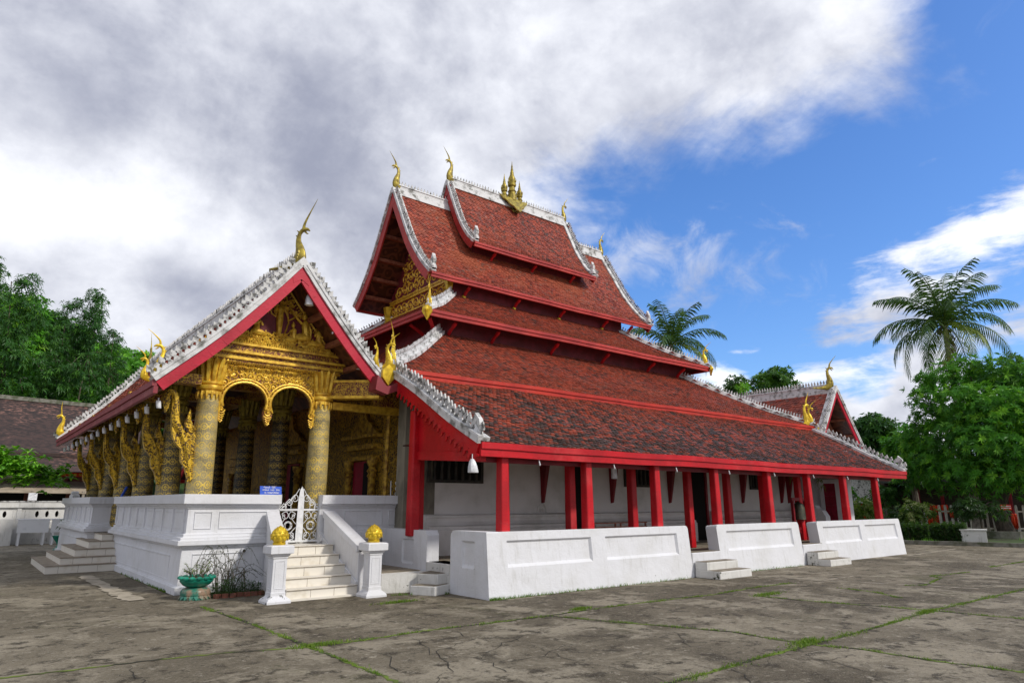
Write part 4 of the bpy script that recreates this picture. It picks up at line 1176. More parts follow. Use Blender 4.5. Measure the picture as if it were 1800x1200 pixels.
def bracket(mb, gm, x, y0, z0, y1, z1, U=X_, I=Y_, b=None):
    """curved roof strut from wall (y0,z0) up and out to the eave (y1,z1)"""
    P = lambda y, z: U * x + I * y + Z_ * z + (b if b is not None else V((0, 0, 0)))
    mid = smooth_pts([P(y0, z0), P(y0 - (y0 - y1) * .25, z0 + (z1 - z0) * .38), P(y0 - (y0 - y1) * .55, z0 + (z1 - z0) * .66), P(y1, z1)], 3)
    mb.tube(mid, [.045, .055, .06, .062, .06, .055, .05, .065, .07, .05][:len(mid)], 6)
    gm.tube([P(y0 + .02, z0 - .05), P(y0, z0 + .03)], [.085, .06], 6)

def gable_roof(name, x0, x1, hw_, prof, tmat, redc, w, e, tsides=(-1,), fh_=.18, wth=.26):
    pr = Prof(prof)
    dk = MB(); sides = {}
    for s_ in (-1, 1):
        sd_ = Side(pr, (0, YC + s_ * hw_, 0), X_, V((0, -s_, 0)), x0, x1); sides[s_] = sd_
        sd_.deck(dk, .07)
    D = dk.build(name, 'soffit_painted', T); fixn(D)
    tm = MB(); r_ = random.Random(len(name) * 7 + int(x0 * 10))
    for s_ in (-1, 1):
        if s_ in tsides: sides[s_].tiles(tm, w, e, r_, sag=.006)
        else:
            q = MB()
            Side(pr, (0, YC + s_ * hw_, 0), X_, V((0, -s_, 0)), x0, x1).tiles(tm, w * 2, e * 2, r_)
    tm.build('roof_tiles', tmat, D)
    for s_ in (-1, 1): fascia(sides[s_], x0 + .02, x1 - .02, redc, D, fh_)
    f0 = lambda d, s_, z: V((x0, YC + s_ * (hw_ - d), z)); f1 = lambda d, s_, z: V((x1, YC + s_ * (hw_ - d), z))
    barge(pr, f0, D, redc, wth, .19, hook=.13, step=.105, lipth=.09, outd=V((-1, 0, 0)))
    barge(pr, f1, D, redc, wth, .19, hook=.13, step=.105, lipth=.09, outd=V((1, 0, 0)))
    zr = pr.p[-1].y
    ridge((x0 + .1, YC, zr + .06), (x1 - .1, YC, zr + .06), D, zr)
    fm = MB()
    finial(fm, (x0 + .05, YC, zr + .12), (-1, 0, 0), .82, .35, .85); fm.cut(); finial(fm, (x1 - .05, YC, zr + .12), (1, 0, 0), .72, .35, .8)
    fm.build('naga_finial', 'gold_old', D, smooth='auto')
    em = MB()
    for xx, o in ((x0, 1), (x1, -1)):
        for s_ in (-1, 1):
            em.cut(); b = V((xx + o * .12, YC + s_ * (hw_ - .03), pr.p[0].y + .15))
            em.prism([(p[0] * .30, p[1] * .36) for p in HOOK], b, V((0, -s_, 0)), Z_, .12); em.tube([b, b + V((0, 0, .12)), b + V((0, 0, .3))], [.12, .10, .03], 6)
    em.build('eave_corner_ornament', 'white_trim', D, fix=True)
    return D, pr, sides

# top tier
D1, pr1, sd1 = gable_roof('top_roof', 13.37, 19.73, 1.8, [(0, 10.9), (.45, 11.36), (1.0, 12.2), (1.8, 13.9)], 'tiles_red', 'red_coral', .12, .10)
# second tier
D2, pr2, sd2 = gable_roof('second_roof', 11.0, 22.12, 2.7, [(0, 8.97), (.6, 9.55), (1.35, 10.5), (2.05, 11.7), (2.7, 12.85)], 'tiles_orange', 'red_coral', .12, .10, wth=.3)
# attic walls under the tiers
def attic(x0, x1, hw_, z0, z1, mm='maroon'):
    m = MB(); m.box(x0, x1, YC - hw_, YC - hw_ + .12, z0, z1); m.cut(); m.box(x0, x1, YC + hw_ - .12, YC + hw_, z0, z1)
    m.cut(); m.box(x0, x0 + .12, YC - hw_ + .12, YC + hw_ - .12, z0, z1); m.cut(); m.box(x1 - .12, x1, YC - hw_ + .12, YC + hw_ - .12, z0, z1)
    m.build('attic_wall', mm, T)
attic(13.7, 19.4, 1.25, 10.3, 11.4); attic(12.25, 20.85, 2.15, 8.3, 9.45); attic(10.6, 22.5, 3.9, 6.2, 7.3)
for nm, xs, y0, z0, y1, z1 in (('a', (14.5, 16.55, 18.65), 19.22, 10.50, 18.85, 10.78), ('b', (12.7, 14.95, 17.2, 19.6, 21.1), 18.3, 8.58, 17.95, 8.83), ('c', (10.9, 12.55, 15.1, 17.6, 20.15, 22.0), 16.55, 6.52, 16.1, 6.86)):
    par_ = {'a': D1, 'b': D2, 'c': T}[nm]
    for x in xs:
        mb = MB(); gm = MB(); bracket(mb, gm, x, y0, z0, y1, z1)
        o = mb.build('roof_bracket', 'red_bright', par_, smooth='auto')
        if nm == 'c': gm.build('bracket_foot', 'gold_naga', o)
        else: gm.build('bracket_foot', 'gold_naga', par_)

# west pediment of the second roof
PX2 = 12.25
pd = MB(); outl = []
for p in pr2.p:
    if p.x > .45: outl.append((YC - (2.7 - p.x), p.y - .09))
outl2 = outl + [(2 * YC - y, z) for y, z in reversed(outl[:-1])]
pd.prism([(YC - 2.25, 8.5)] + outl2 + [(YC + 2.25, 8.5)], (PX2, 0, 0), Y_, Z_, .08)
pdo = pd.build('pediment', 'maroon', D2, fix=True)
sc_ = MB()
def inped(cx, cy): 
    y = YC - 2.1 + cx; z = 8.98 + cy; d = 2.7 - abs(y - YC) - .2
    return 0 < d < 2.7 and z < pr2.z_at(d) - .3
scrolls(sc_, (PX2 - .05, YC + 2.1, 8.62), -Y_, Z_, 4.2, .42, .42, None, .034)
scrolls(sc_, (PX2 - .05, YC + 2.1, 9.30), -Y_, Z_, 4.2, 3.0, .42, lambda cx, cy: (lambda d: d > 0 and 9.30 + cy < pr2.z_at(d) - .28)(2.7 - abs(2.1 - cx) - .15), .034)
for z in (8.55, 9.08, 9.20): sc_.box(PX2 - .12, PX2 - .03, YC - 2.15, YC + 2.15, z, z + .05)
for k in range(48): sc_.box(PX2 - .10, PX2 - .04, YC - 2.1 + k * .088, YC - 2.1 + k * .088 + .05, 9.13, 9.20)
sc_.build('pediment_carving', 'gold', D2)
cm = MB()
for s_ in (-1, 1):
    cm.cut(); cm.lathe([(.10, 8.35), (.13, 8.42), (.11, 8.5), (.12, 8.62), (.10, 8.7), (.12, 8.78), (.16, 9.0), (.17, 9.05)], (PX2 - .15, YC + s_ * 2.15, 0), 10, None, .1, 5)
cm.build('pediment_post', 'gold_naga', D2)
pm = MB()
for s_ in (-1, 1):
    for d in (.55, 1.05, 1.5, 1.95, 2.35):
        z = pr2.z_at(d) - .17; pm.cut(); pm.box(11.07, 12.2, YC + s_ * (2.7 - d) - .09, YC + s_ * (2.7 - d) + .09, z - .08, z + .05)
pm.build('purlin', 'purlin', D2)

# hipped skirts
def skirt(name, x0, x1, hw_, prof, tm_n, tm_w, redc, w, e, parts):
    pr = Prof(prof); L = pr.p[-1].x
    N_ = Side(pr, (0, YC - hw_, 0), X_, Y_, lambda d: x0 + d, lambda d: x1 - d)
    Sf = Side(pr, (0, YC + hw_, 0), X_, -Y_, lambda d: x0 + d, lambda d: x1 - d)
    Wd = Side(pr, (x0, 0, 0), Y_, X_, lambda d: YC - hw_ + d, lambda d: YC + hw_ - d)
    Ea = Side(pr, (x1, 0, 0), Y_, -X_, lambda d: YC - hw_ + d, lambda d: YC + hw_ - d)
    dk = MB()
    for q in (N_, Sf, Wd, Ea): q.deck(dk, .07)
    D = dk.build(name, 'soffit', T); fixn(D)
    tm = MB(); N_.tiles(tm, w, e, random.Random(int(x0 * 3)), sag=.008); tm.build('roof_tiles', tm_n, D)
    tm = MB(); Wd.tiles(tm, w, e, random.Random(int(x0 * 5)), sag=.006); Sf.tiles(tm, w * 2, e * 2, random.Random(4)); Ea.tiles(tm, w * 2, e * 2, random.Random(6)); tm.build('roof_tiles', tm_w, D)
    fascia(N_, x0 + .02, x1 - .02, redc, D, .19); fascia(Sf, x0 + .02, x1 - .02, redc, D, .19)
    fascia(Wd, YC - hw_ + .02, YC + hw_ - .02, redc, D, .19); fascia(Ea, YC - hw_ + .02, YC + hw_ - .02, redc, D, .19)
    hp = MB(); cr = MB(); fm = MB(); lf = MB()
    for (cx, cy, ax, ay) in ((x0, YC - hw_, 1, 1), (x0, YC + hw_, 1, -1), (x1, YC - hw_, -1, 1), (x1, YC + hw_, -1, -1)):
        hp.cut(); cr.cut(); fm.cut(); lf.cut()
        pts = [V((cx + ax * p.x, cy + ay * p.x, p.y + .05)) for p in pr.p]
        for a, b in zip(pts, pts[1:]):
            hp.beam(a - (b - a) * .02, b, .27, .09); hp.beam(a + Z_ * .08, b + Z_ * .08, .12, .11)
        dg = V((ax, -ay, 0)).normalized()
        row_of(cr, [p + Z_ * .14 for p in pts], HOOK, .11, .105, dg, .035, wx=.85)
        out = V((-ax, -ay, 0)).normalized()
        if parts: 
            finial(fm, (cx + ax * .10, cy + ay * .10, pr.p[0].y + .12), out, .56, .5, .75)
            c = V((cx, cy, pr.p[0].y - .03)) + out * .05
            t = out.cross(Z_)
            lf.prism([(-.0, .16), (.13, .08), (.15, -.05), (.08, -.16), (0, -.30), (-.08, -.16), (-.15, -.05), (-.13, .08)], c, t, Z_, .07)
            lf.tube([c + Z_ * .1 + out * .03, c + out * .06, c - Z_ * .22 + out * .03], [.03, .07, .015], 6)
    hp.build('hip_cap', 'white_trim', D, fix=True); cr.build('hip_crest', 'white_trim', D, fix=True)
    fm.build('naga_finial', 'gold_naga', D, smooth='auto'); lf.build('corner_leaf', 'gold_naga', D, fix=True)
    return D, pr, N_, Wd
D3, pr3, n3, w3 = skirt('third_roof', 9.75, 23.35, 4.62, [(0, 7.02), (1.2, 7.66), (2.42, 8.5), (2.75, 8.75)], 'tiles_red', 'tiles_orange', 'red_coral', .12, .095, True)
D4, pr4, n4, w4 = skirt('fourth_roof', 7.08, 26.02, 7.47, [(0, 4.52), (1.6, 5.32), (3.47, 6.50), (3.9, 6.78)], 'tiles_mid', 'tiles_mid', 'red_orange', .12, .092, True)
# a few struts on the west side of the third roof
for y in (17.2, 15.95):
    mb = MB(); gm = MB()
    if y == 15.95: mb.tube(smooth_pts([(10.6, 16.65, 6.42), (10.3, 16.4, 6.6), (9.95, 16.1, 6.86)], 4), .06, 6)
    else: mb.tube(smooth_pts([(10.6, y, 6.42), (10.4, y, 6.65), (9.95, y, 6.88)], 4), .055, 6)
    mb.build('roof_bracket', 'red_bright', D3, smooth='auto')
# wide verandah roof (two mirrored slopes)
dk = MB()
n5 = Side(pr5, (0, 9.75, 0), X_, Y_, 7.2, lambda d: 25.45 + .12 * d)
f5 = Side(pr5, (0, 2 * YC - 9.75, 0), X_, -Y_, 7.2, lambda d: 25.45 + .12 * d)
n5.deck(dk, .07); D5 = dk.build('verandah_roof', 'soffit', T, fix=True)
dk = MB(); f5.deck(dk, .07); D5b = dk.build('verandah_roof', 'soffit', T, fix=True)
tm = MB(); n5.tiles(tm, .115, .088, random.Random(77), sag=.012); tm.build('roof_tiles', 'tiles_mossy', D5)
tm = MB(); f5.tiles(tm, .3, .25, random.Random(8)); tm.build('roof_tiles', 'tiles_mossy', D5b)
fascia(n5, 7.18, 25.5, 'red_bright', D5, .25); fascia(f5, 7.18, 25.5, 'red_bright', D5, .25)
for s_ in (-1, 1):
    f0 = lambda d, q, z: V((7.2, YC + s_ * (YC - 9.75 - d), z))
    f1 = lambda d, q, z: V((25.45 + .12 * d, YC + s_ * (YC - 9.75 - d), z))
    barge(pr5, f0, D5, 'red_bright', .20, .16, hook=.185, step=.145, mirror=(1,), outd=V((-1, 0, 0)), lipth=.13)
    barge(pr5, f1, D5, 'red_bright', .18, .16, hook=.165, step=.17, mirror=(1,), outd=V((1, 0, 0)), lipth=.11)
em = MB()
for xx in (7.2, 25.45):
    em.cut(); b = V((xx, 9.86, 2.84)); em.prism([(p[0] * .24, p[1] * .27) for p in CURL], b, Y_, Z_, .09)
    em.tube(smooth_pts([b + V((0, .02, -.02)), b + V((0, .0, .11)), b + V((0, .03, .22)), b + V((0, -.05, .32))], 3), [.09, .085, .075, .062, .052, .045, .04, .036, .03, .008][:10], 8)
em.build('eave_corner_ornament', 'white_trim', D5, fix=True)
sc_ = MB(); P = [V((7.15, 9.75 + p.x, p.y - .20)) for p in pr5.p[:-1]]
row_of(sc_, P, [(x, y) for x, y in SCALLOP], .17, .17, X_, .03); fixn(sc_.build('scalloped_fringe', 'red_bright', D5))

# ridge ornament: cluster of spires over a gilded plaque
cx = 16.62; o = MB(); zr = 14.05
for dx_, h, r_ in ((0, 1.62, .17), (-.42, 1.12, .125), (.42, 1.05, .125)):
    o.cut(); zb = zr + .12 + (.22 if dx_ == 0 else 0)
    pf = [(r_ * 1.25, -.15), (r_ * 1.25, .02), (r_ * .95, .04), (r_ * .95, .10), (r_ * 1.15, .12), (r_ * .85, .16), (r_ * .7, .26), (r_ * 1.05, .28), (r_ * 1.1, .34), (r_ * .8, .38), (r_ * .85, .42), (r_ * .95, .50), (r_ * .6, .58), (r_ * .45, .64), (r_ * .5, .66), (r_ * .32, .72), (r_ * .36, .74), (r_ * .2, .82), (r_ * .24, .84), (r_ * .10, .92), (.008, 1.0)]
    o.lathe([(a, zb + b * h) for a, b in pf], (cx + dx_, YC, 0), 10)
    for k in range(6):
        a = k * 1.047; c = V((cx + dx_ + math.cos(a) * r_, YC + math.sin(a) * r_, zb + .40 * h)); o.tube([c - Z_ * .05, c, c + Z_ * .10 + V((math.cos(a), math.sin(a), 0)) * .03], [.02, .03, .004], 4)
so = o.build('ridge_spire', 'gold_old', D1, smooth='auto')
for s_ in (-1, 1):
    q = MB(); d = Z_ * 1.0 + V((0, -s_ * .55, 0)); d.normalize()
    poly = [(-1.15, .34), (-.95, .10), (-.7, -.02), (-.55, -.22), (-.32, -.30), (-.18, -.50), (0, -.60), (.18, -.50), (.32, -.30), (.55, -.22), (.7, -.02), (.95, .10), (1.15, .34), (.7, .28), (.35, .30), (0, .44), (-.35, .30), (-.7, .28)]
    q.prism([(x * .66, y * .95) for x, y in poly], (cx, YC + s_ * .26, zr - .10), X_, d, .05)
    scrolls(q, V((cx - .7, YC + s_ * .30, zr - .56)), X_, d, 1.4, .8, .18, lambda a, b: abs(a - .7) * .85 + (.52 - b) * .95 < .50 and b < .74, .018)
    fixn(q.build('ridge_plaque', 'gold_old', D1))

# ================================================================ porch roofs (ridge along y)
def porch(name, xc, hw_, prof, y0, y1, redc, tmat, left_end, right_cut, fin=1.0, bw=.2):
    pr = Prof(prof)
    L_ = Side(pr, (xc - hw_, 0, 0), Y_, X_, y0, y1)
    R_ = Side(pr, (xc + hw_, 0, 0), Y_, -X_, y0, y1)
    dk = MB(); L_.deck(dk, .07); R_.deck(dk, .07, pr.s_at(right_cut))
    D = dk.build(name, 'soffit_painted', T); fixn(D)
    tm = MB(); L_.tiles(tm, .15, .125, random.Random(5)); R_.tiles(tm, .17, .14, random.Random(6), pr.s_at(right_cut)); tm.build('roof_tiles', tmat, D)
    zr = pr.p[-1].y
    for yy, o in ((y0, -1), (y1, 1)):
        k_ = bw * 1.0; q_ = MB(); q_.prism([(-.17, -k_ * 1.9), (0, -k_ * 1.35), (.17, -k_ * 1.9), (.20, -.16), (0, .05), (-.20, -.16)], (xc, yy + o * .035, zr), X_, Z_, .065); q_.build('bargeboard', redc, D, fix=True)
        q_ = MB(); q_.prism([(-.26, -.20), (0, .03), (.26, -.20), (.22, -.02), (0, .22), (-.22, -.02)], (xc, yy + o * .05, zr), X_, Z_, .11); q_.build('roof_edge_band', 'white_trim', D, fix=True)
        f = lambda d, s_, z: V((xc + s_ * (hw_ - d), yy, z))
        for s_, q0 in ((-1, 0.0), (1, right_cut)):
            barge(pr, f, D, redc, bw, .22, hook=.151 if fin == 1 else .10, step=.118, mirror=(s_,), outd=V((0, o, 0)), lipth=.105 if fin == 1 else .09, q0=q0)
    ridge((xc, y0 + .1, zr + .05), (xc, y1 - .1, zr + .05), D, zr, w=.2, h=.24, side=X_, step=.16, size=.24, cmat='white_trim')
    return D, pr, L_, R_
DP, prp, lp_, rp_ = porch('front_porch_roof', 4.93, 2.48, [(0, 3.70), (1.0, 4.66), (1.9, 5.68), (2.48, 6.40)], 13.1, 27.9, 'red_pink', 'tiles_red', None, .43)
fascia(lp_, 13.05, 27.95, 'maroon_fascia', DP, .24)
fm = MB(); finial(fm, (4.93, 13.22, 6.46), (.55, -.8, 0), .74, .40, 1.35); fm.cut(); finial(fm, (4.93, 27.8, 6.46), (0, 1, 0), .74, .4, 1.3)
fm.build('naga_finial', 'gold_old', DP, smooth='auto')
fm = MB(); finial(fm, (2.52, 13.3, 3.86), (-1, 0, 0), .48, .5, .7); fm.cut(); finial(fm, (2.52, 14.6, 3.95), (-1, 0, 0), .38, .5, .7); fm.cut(); finial(fm, (2.45, 27.75, 3.84), (-1, 0, 0), .62, -.05, 1.1)
fm.build('naga_finial', 'gold_naga', DP, smooth='auto')
fm = MB(); finial(fm, (6.72, 13.02, 4.50), (-.9, -.6, 0), .40, .4, .4); fm.cut(); finial(fm, (7.02, 12.98, 4.48), (.9, -.9, 0), .50, .4, .55)
fm.cut(); fm.prism([(0, .25), (.14, .12), (.15, -.05), (0, -.22), (-.15, -.05), (-.14, .12)], (6.98, 12.93, 4.32), X_, Z_, .08)
fm.build('naga_finial', 'gold_naga', DP, smooth='auto')
# gutter box where the three roofs meet
g = MB(); g.prism([(-.28, -.16), (.0, -.24), (.30, -.12), (.34, .10), (.10, -.04), (-.02, -.06), (-.24, .16)], (6.90, 12.95, 4.12), X_, Z_, .34)
g.build('valley_gutter', 'maroon_fascia', DP)
# purlins under the gable overhang and rafters of the west eave
pm = MB()
for s_ in (-1, 1):
    for d in ((.55, 1.0, 1.45, 1.9) if s_ > 0 else (.1, .55, 1.0, 1.45, 1.9)):
        x = 4.93 + s_ * (2.48 - d); z = prp.z_at(d) - .16; pm.cut(); pm.box(x - .06, x + .06, 13.17, 14.0, z - .05, z + .05)
pm.build('purlin', 'purlin', DP)
DR, prr, lr_, rr_ = porch('rear_porch_roof', 28.17, 2.3, [(0, 3.3), (.8, 4.3), (1.6, 5.32), (2.3, 6.22)], 13.1, 27.9, 'red_pink', 'tiles_red', None, .0, .9, .16)
fm = MB(); finial(fm, (28.17, 13.25, 6.32), (.9, -.6, 0), .80, .45, .9); fm.build('naga_finial', 'gold_old', DR, smooth='auto')
fm = MB(); finial(fm, (25.75, 13.2, 4.5), (1, -.3, 0), .8, .2, .9); fm.cut(); finial(fm, (30.4, 13.3, 3.5), (1, 0, 0), .5, .2, .9); fm.build('naga_finial', 'gold_naga', DR, smooth='auto')
pm = MB()
for s_ in (-1, 1):
    for d in (.5, 1.0, 1.5):
        x = 28.17 + s_ * (2.3 - d); z = prr.z_at(d) - .14; pm.cut(); pm.box(x - .05, x + .05, 13.15, 13.9, z - .05, z + .04)
pm.build('purlin', 'purlin', DR)
g = MB(); ol = [(28.17 - (2.3 - p.x), p.y - .08) for p in prr.p if p.x > .7]; g.prism([(ol[0][0], 4.1)] + ol + [(2 * 28.17 - x, z) for x, z in reversed(ol[:-1])] + [(2 * 28.17 - ol[0][0], 4.1)], (0, 13.9, 0), X_, Z_, .08)
g.build('pediment', 'purlin', DR)
g = MB(); g.box(26.3, 30.0, 13.82, 13.95, 3.2, 4.16); g.box(26.4, 29.9, 13.9, 27.2, 0, 4.2); g.build('rear_porch_wall', 'plaster', T)
g = MB(); g.box(26.45, 29.9, 13.78, 13.90, 4.13, 4.25); g.build('pediment_sill', 'gold_naga', DR)
# ================================================================ front porch body
CY = [14.05 + 2.58 * k for k in range(6)]
def lotus_cap(mb, x, y, z0, h=.66, r=.2, n=18):
    """gilded capital: rings, then upright petals flaring out"""
    P = lambda a, b: (a * r, z0 + b * h)
    mb.lathe([P(1.02, -.12), P(1.12, -.10), P(1.12, -.02), P(1.02, .0), P(1.02, .03), P(1.22, .05), P(1.26, .10), P(1.22, .15), P(1.04, .17), P(1.04, .20), P(1.2, .22), P(1.2, .27), P(1.0, .30), P(1.0, .55), P(1.1, .8), P(1.25, .96), P(1.0, 1.0)], (x, y, 0), n)
    for k in range(12):
        a = 6.2832 * k / 12
        o = V((math.cos(a), math.sin(a), 0)); c = V((x, y, 0))
        mb.tube(smooth_pts([c + o * r * .98 + Z_ * (z0 + .28 * h), c + o * r * 1.08 + Z_ * (z0 + .55 * h), c + o * r * 1.24 + Z_ * (z0 + .82 * h), c + o * r * 1.52 + Z_ * (z0 + 1.02 * h)], 3), [.030, .045, .052, .055, .056, .055, .052, .048, .04, .006], 6)
    for k in range(14):
        a = 6.2832 * (k + .5) / 14; o = V((math.cos(a), math.sin(a), 0)); c = V((x, y, 0)) + o * r * 1.06
        mb.tube([c + Z_ * (z0 - .02 * h), c + o * .01 + Z_ * (z0 - .16 * h), c + Z_ * (z0 - .27 * h)], [.03, .028, .004], 5)
def pcol(x, y, mm, z0=.82, z1=3.76, r0=.235, r1=.195):
    c = MB(); k = 14
    c.lathe([(r0 + (r1 - r0) * i / k + .012 * math.sin(i / k * math.pi), z0 + (z1 - z0) * i / k) for i in range(k + 1)], (x, y, 0), 28)
    o = c.build('porch_column', mm, T, smooth='auto')
    g = MB(); lotus_cap(g, x, y, z1); g.build('lotus_capital', 'gold' if mm == 'column_faded' else 'gold_old', o, smooth='auto')
for i, y in enumerate(CY):
    pcol(3.62, y, 'column_faded' if i == 0 else 'column_dark')
    if i: pcol(6.05, y, 'column_black')
pcol(5.97, CY[0], 'column_faded', r0=.225)
# bracket nagas leaning out of the western columns
NB = [(3.42, 1.95), (3.36, 2.10), (3.31, 2.25), (3.22, 2.38), (3.20, 2.50), (3.20, 2.60), (3.14, 2.66), (3.07, 2.74), (3.03, 2.84), (3.0, 2.98), (2.98, 3.15), (2.965, 3.35), (2.955, 3.50), (2.93, 3.56),
      (2.915, 3.50), (2.90, 3.38), (2.86, 3.28), (2.825, 3.42), (2.80, 3.52), (2.78, 3.62), (2.82, 3.70), (2.90, 3.73), (2.99, 3.70), (3.035, 3.60), (3.05, 3.42), (3.07, 3.22), (3.11, 3.05), (3.17, 2.95), (3.25, 2.90), (3.30, 2.93),
      (3.30, 3.0), (3.25, 3.02), (3.225, 3.10), (3.25, 3.20), (3.28, 3.30), (3.315, 3.18), (3.36, 3.08), (3.40, 2.98), (3.43, 2.85), (3.45, 2.5), (3.47, 2.2)]
for i, y in enumerate(CY):
    b = MB(); b.prism(NB, (0, y - .04, 0), X_, Z_, .13)
    sp2 = smooth_pts([(3.42, y - .11, 2.02), (3.36, y - .11, 2.3), (3.30, y - .11, 2.6), (3.20, y - .11, 2.85), (3.05, y - .11, 3.1), (3.01, y - .11, 3.4), (2.97, y - .11, 3.62), (2.88, y - .11, 3.66), (2.83, y - .11, 3.55), (2.86, y - .11, 3.34)], 3)
    b.tube(sp2, [.05 + .03 * math.sin(i_ / 27 * math.pi) for i_ in range(len(sp2))], 7, .8)
    for (a, c, r_, h_) in ((3.30, 2.75, .10, 1), (3.36, 2.52, .085, -1), (3.38, 2.32, .065, 1), (3.34, 2.98, .06, -1), (3.24, 2.72, .07, -1), (3.41, 2.15, .045, 1)):
        spiral(b, (a, y - .115, c), X_, Z_, r_, 1.4, h_, 1.2, .018, 14)
    for k in range(6):
        z = 2.0 + k * .085; b.box(3.36 - k * .02, 3.47, y - .13, y - .10, z, z + .03)
    b.tube([(3.27, y - .1, 3.12), (3.28, y - .1, 3.25), (3.28, y - .1, 3.38)], [.045, .035, .005], 6)
    fixn(b.build('naga_bracket', 'gold_bracket', T, smooth='auto'))
# carved beams over the columns
lb = MB()
lb.box(3.36, 6.35, 13.88, 14.20, 4.46, 4.52); lb.cut(); lb.box(3.30, 6.42, 13.82, 14.2, 4.58, 4.63); lb.cut(); lb.box(3.34, 6.37, 13.85, 14.2, 4.76, 4.80)
lb.build('lintel_moulding', 'gold', T)
lb = MB(); lb.box(3.42, 6.28, 13.90, 14.18, 4.631, 4.759); lb.cut(); lb.box(3.38, 6.32, 13.90, 14.19, 4.521, 4.579); lb.cut(); lb.box(3.40, 6.30, 13.92, 14.18, 4.38, 4.459); lb.build('lintel_beam', 'gold_relief_red', T)
bd = MB()
for k in range(60): bd.add([(3.40 + k * .048, 13.86, 4.40), (3.44 + k * .048, 13.86, 4.40), (3.44 + k * .048, 13.80, 4.385), (3.40 + k * .048, 13.80, 4.385), (3.42 + k * .048, 13.85, 4.33)], [(0, 1, 2, 3), (0, 3, 4), (3, 2, 4), (2, 1, 4), (1, 0, 4)])
bd.cut()
for k in range(60): bd.add([(3.38 + k * .048, 13.87, 4.80), (3.42 + k * .048, 13.87, 4.80), (3.40 + k * .048, 13.85, 4.88)], [(0, 1, 2)])
bd.build('bead_moulding', 'gold', T)
# long beams down the western side, ceiling
lb = MB(); lb.box(3.48, 3.76, 14.2, 27.0, 4.38, 4.60); lb.cut(); lb.box(5.9, 6.2, 14.2, 27.0, 4.38, 4.6)
for y in CY[1:]: lb.cut(); lb.box(3.76, 8.0, y - .12, y + .12, 4.25, 4.45)
lb.build('porch_beam', 'gold_relief_red', T)
lb = MB(); lb.box(3.5, 6.8, 14.2, 27.0, 4.61, 4.64); lb.build('porch_ceiling', 'soffit', T); lb = MB()
for k in range(50): lb.cut(); lb.beam((3.45, 13.5 + k * .29, 4.50), (2.56, 13.5 + k * .29, 3.62), .05, .07)
lb.build('rafter', 'soffit', T)
lb = MB(); lb.box(2.62, 3.42, 13.9, 14.2, 3.86, 4.06); 
for y in CY[1:]: lb.cut(); lb.box(2.62, 3.42, y - .1, y + .1, 3.80, 3.98)
lb.build('cantilever_beam', 'gold_relief_red', T)
# carved beam reaching from the right column to the gutter, and cross ties
lb = MB(); lb.beam((6.15, 13.98, 4.05), (6.86, 13.10, 4.02), .22, .30); lb.build('carved_corner_beam', 'gold_relief_red', T)
lb = MB(); lb.beam((6.15, 13.95, 3.87), (6.9, 13.05, 3.84), .26, .06); lb.cut(); lb.beam((6.15, 13.96, 4.22), (6.84, 13.12, 4.19), .25, .05); lb.cut(); lb.box(6.2, 8.0, 13.95, 14.12, 3.62, 3.78)
lb.build('gilded_tie_beam', 'gold', T)
# double-arched carved screen between the two front columns
AX0, AX1 = 3.80, 5.77; mid_ = (AX0 + AX1) / 2
def arch(cx, r_, zc, k=12, a0=200, a1=-20): return [(cx + r_ * math.cos(R(a0 + (a1 - a0) * i / k)), zc + r_ * .88 * math.sin(R(a0 + (a1 - a0) * i / k))) for i in range(k + 1)]
ra = .43; c1, c2 = AX0 + .50, AX1 - .50; zc = 3.62
low = [(AX0, 3.18), (AX0 + .05, 3.30), (AX0 + .02, 3.42)] + arch(c1, ra, zc) + [(mid_ - .10, 3.42), (mid_ - .09, 3.32), (mid_, 3.14), (mid_ + .09, 3.32), (mid_ + .10, 3.42)] + arch(c2, ra, zc) + [(AX1 - .02, 3.42), (AX1 - .05, 3.30), (AX1, 3.18)]
sc_ = MB(); sc_.prism(low + [(AX1, 4.40), (AX0, 4.40)], (0, 14.02, 0), X_, Z_, .08); scr = sc_.build('arched_screen', 'gold_relief_red', T)
rim = MB()
for c in (c1, c2):
    for rr2, th in ((ra + .02, .028), (ra + .085, .020)):
        rim.tube([(x, 13.965, z) for x, z in arch(c, rr2, zc, 20)], th, 6)
    for k in range(22):
        a = R(200 - 220 * k / 21); x = c + (ra + .055) * math.cos(a); z = zc + (ra + .055) * .88 * math.sin(a); rim.tube([(x, 13.955, z - .02), (x, 13.945, z + .02)], .014, 5)
rim.tube([(AX0 + .01, 13.96, 3.2), (AX0 + .01, 13.96, 4.4)], .02, 5); rim.tube([(AX1 - .01, 13.96, 3.2), (AX1 - .01, 13.96, 4.4)], .02, 5)
for c, r_, h_ in ((mid_, .09, 1), (AX0 + .05, .07, -1), (AX1 - .05, .07, 1)):
    spiral(rim, (c, 13.965, 3.42), X_, Z_, r_, 1.5, h_, 0, .018, 14)
    for k in range(4): rim.tube([(c - .07 + k * .012, 13.96, 3.34 - k * .045), (c, 13.95, 3.30 - k * .045), (c + .07 - k * .012, 13.96, 3.34 - k * .045)], .014, 5)
def inscr(cx, cy):
    x = AX0 + cx; z = 3.55 + cy
    return all(((x - c) ** 2 + ((z - zc) / .88) ** 2) ** .5 > ra + .12 for c in (c1, c2))
scrolls(rim, (AX0, 13.972, 3.55), X_, Z_, AX1 - AX0, .84, .165, inscr, .017)
scrolls(rim, (AX0, 13.972, 4.08), X_, Z_, AX1 - AX0, .30, .24, None, .020)
rim.build('arch_carving', 'gold', scr)
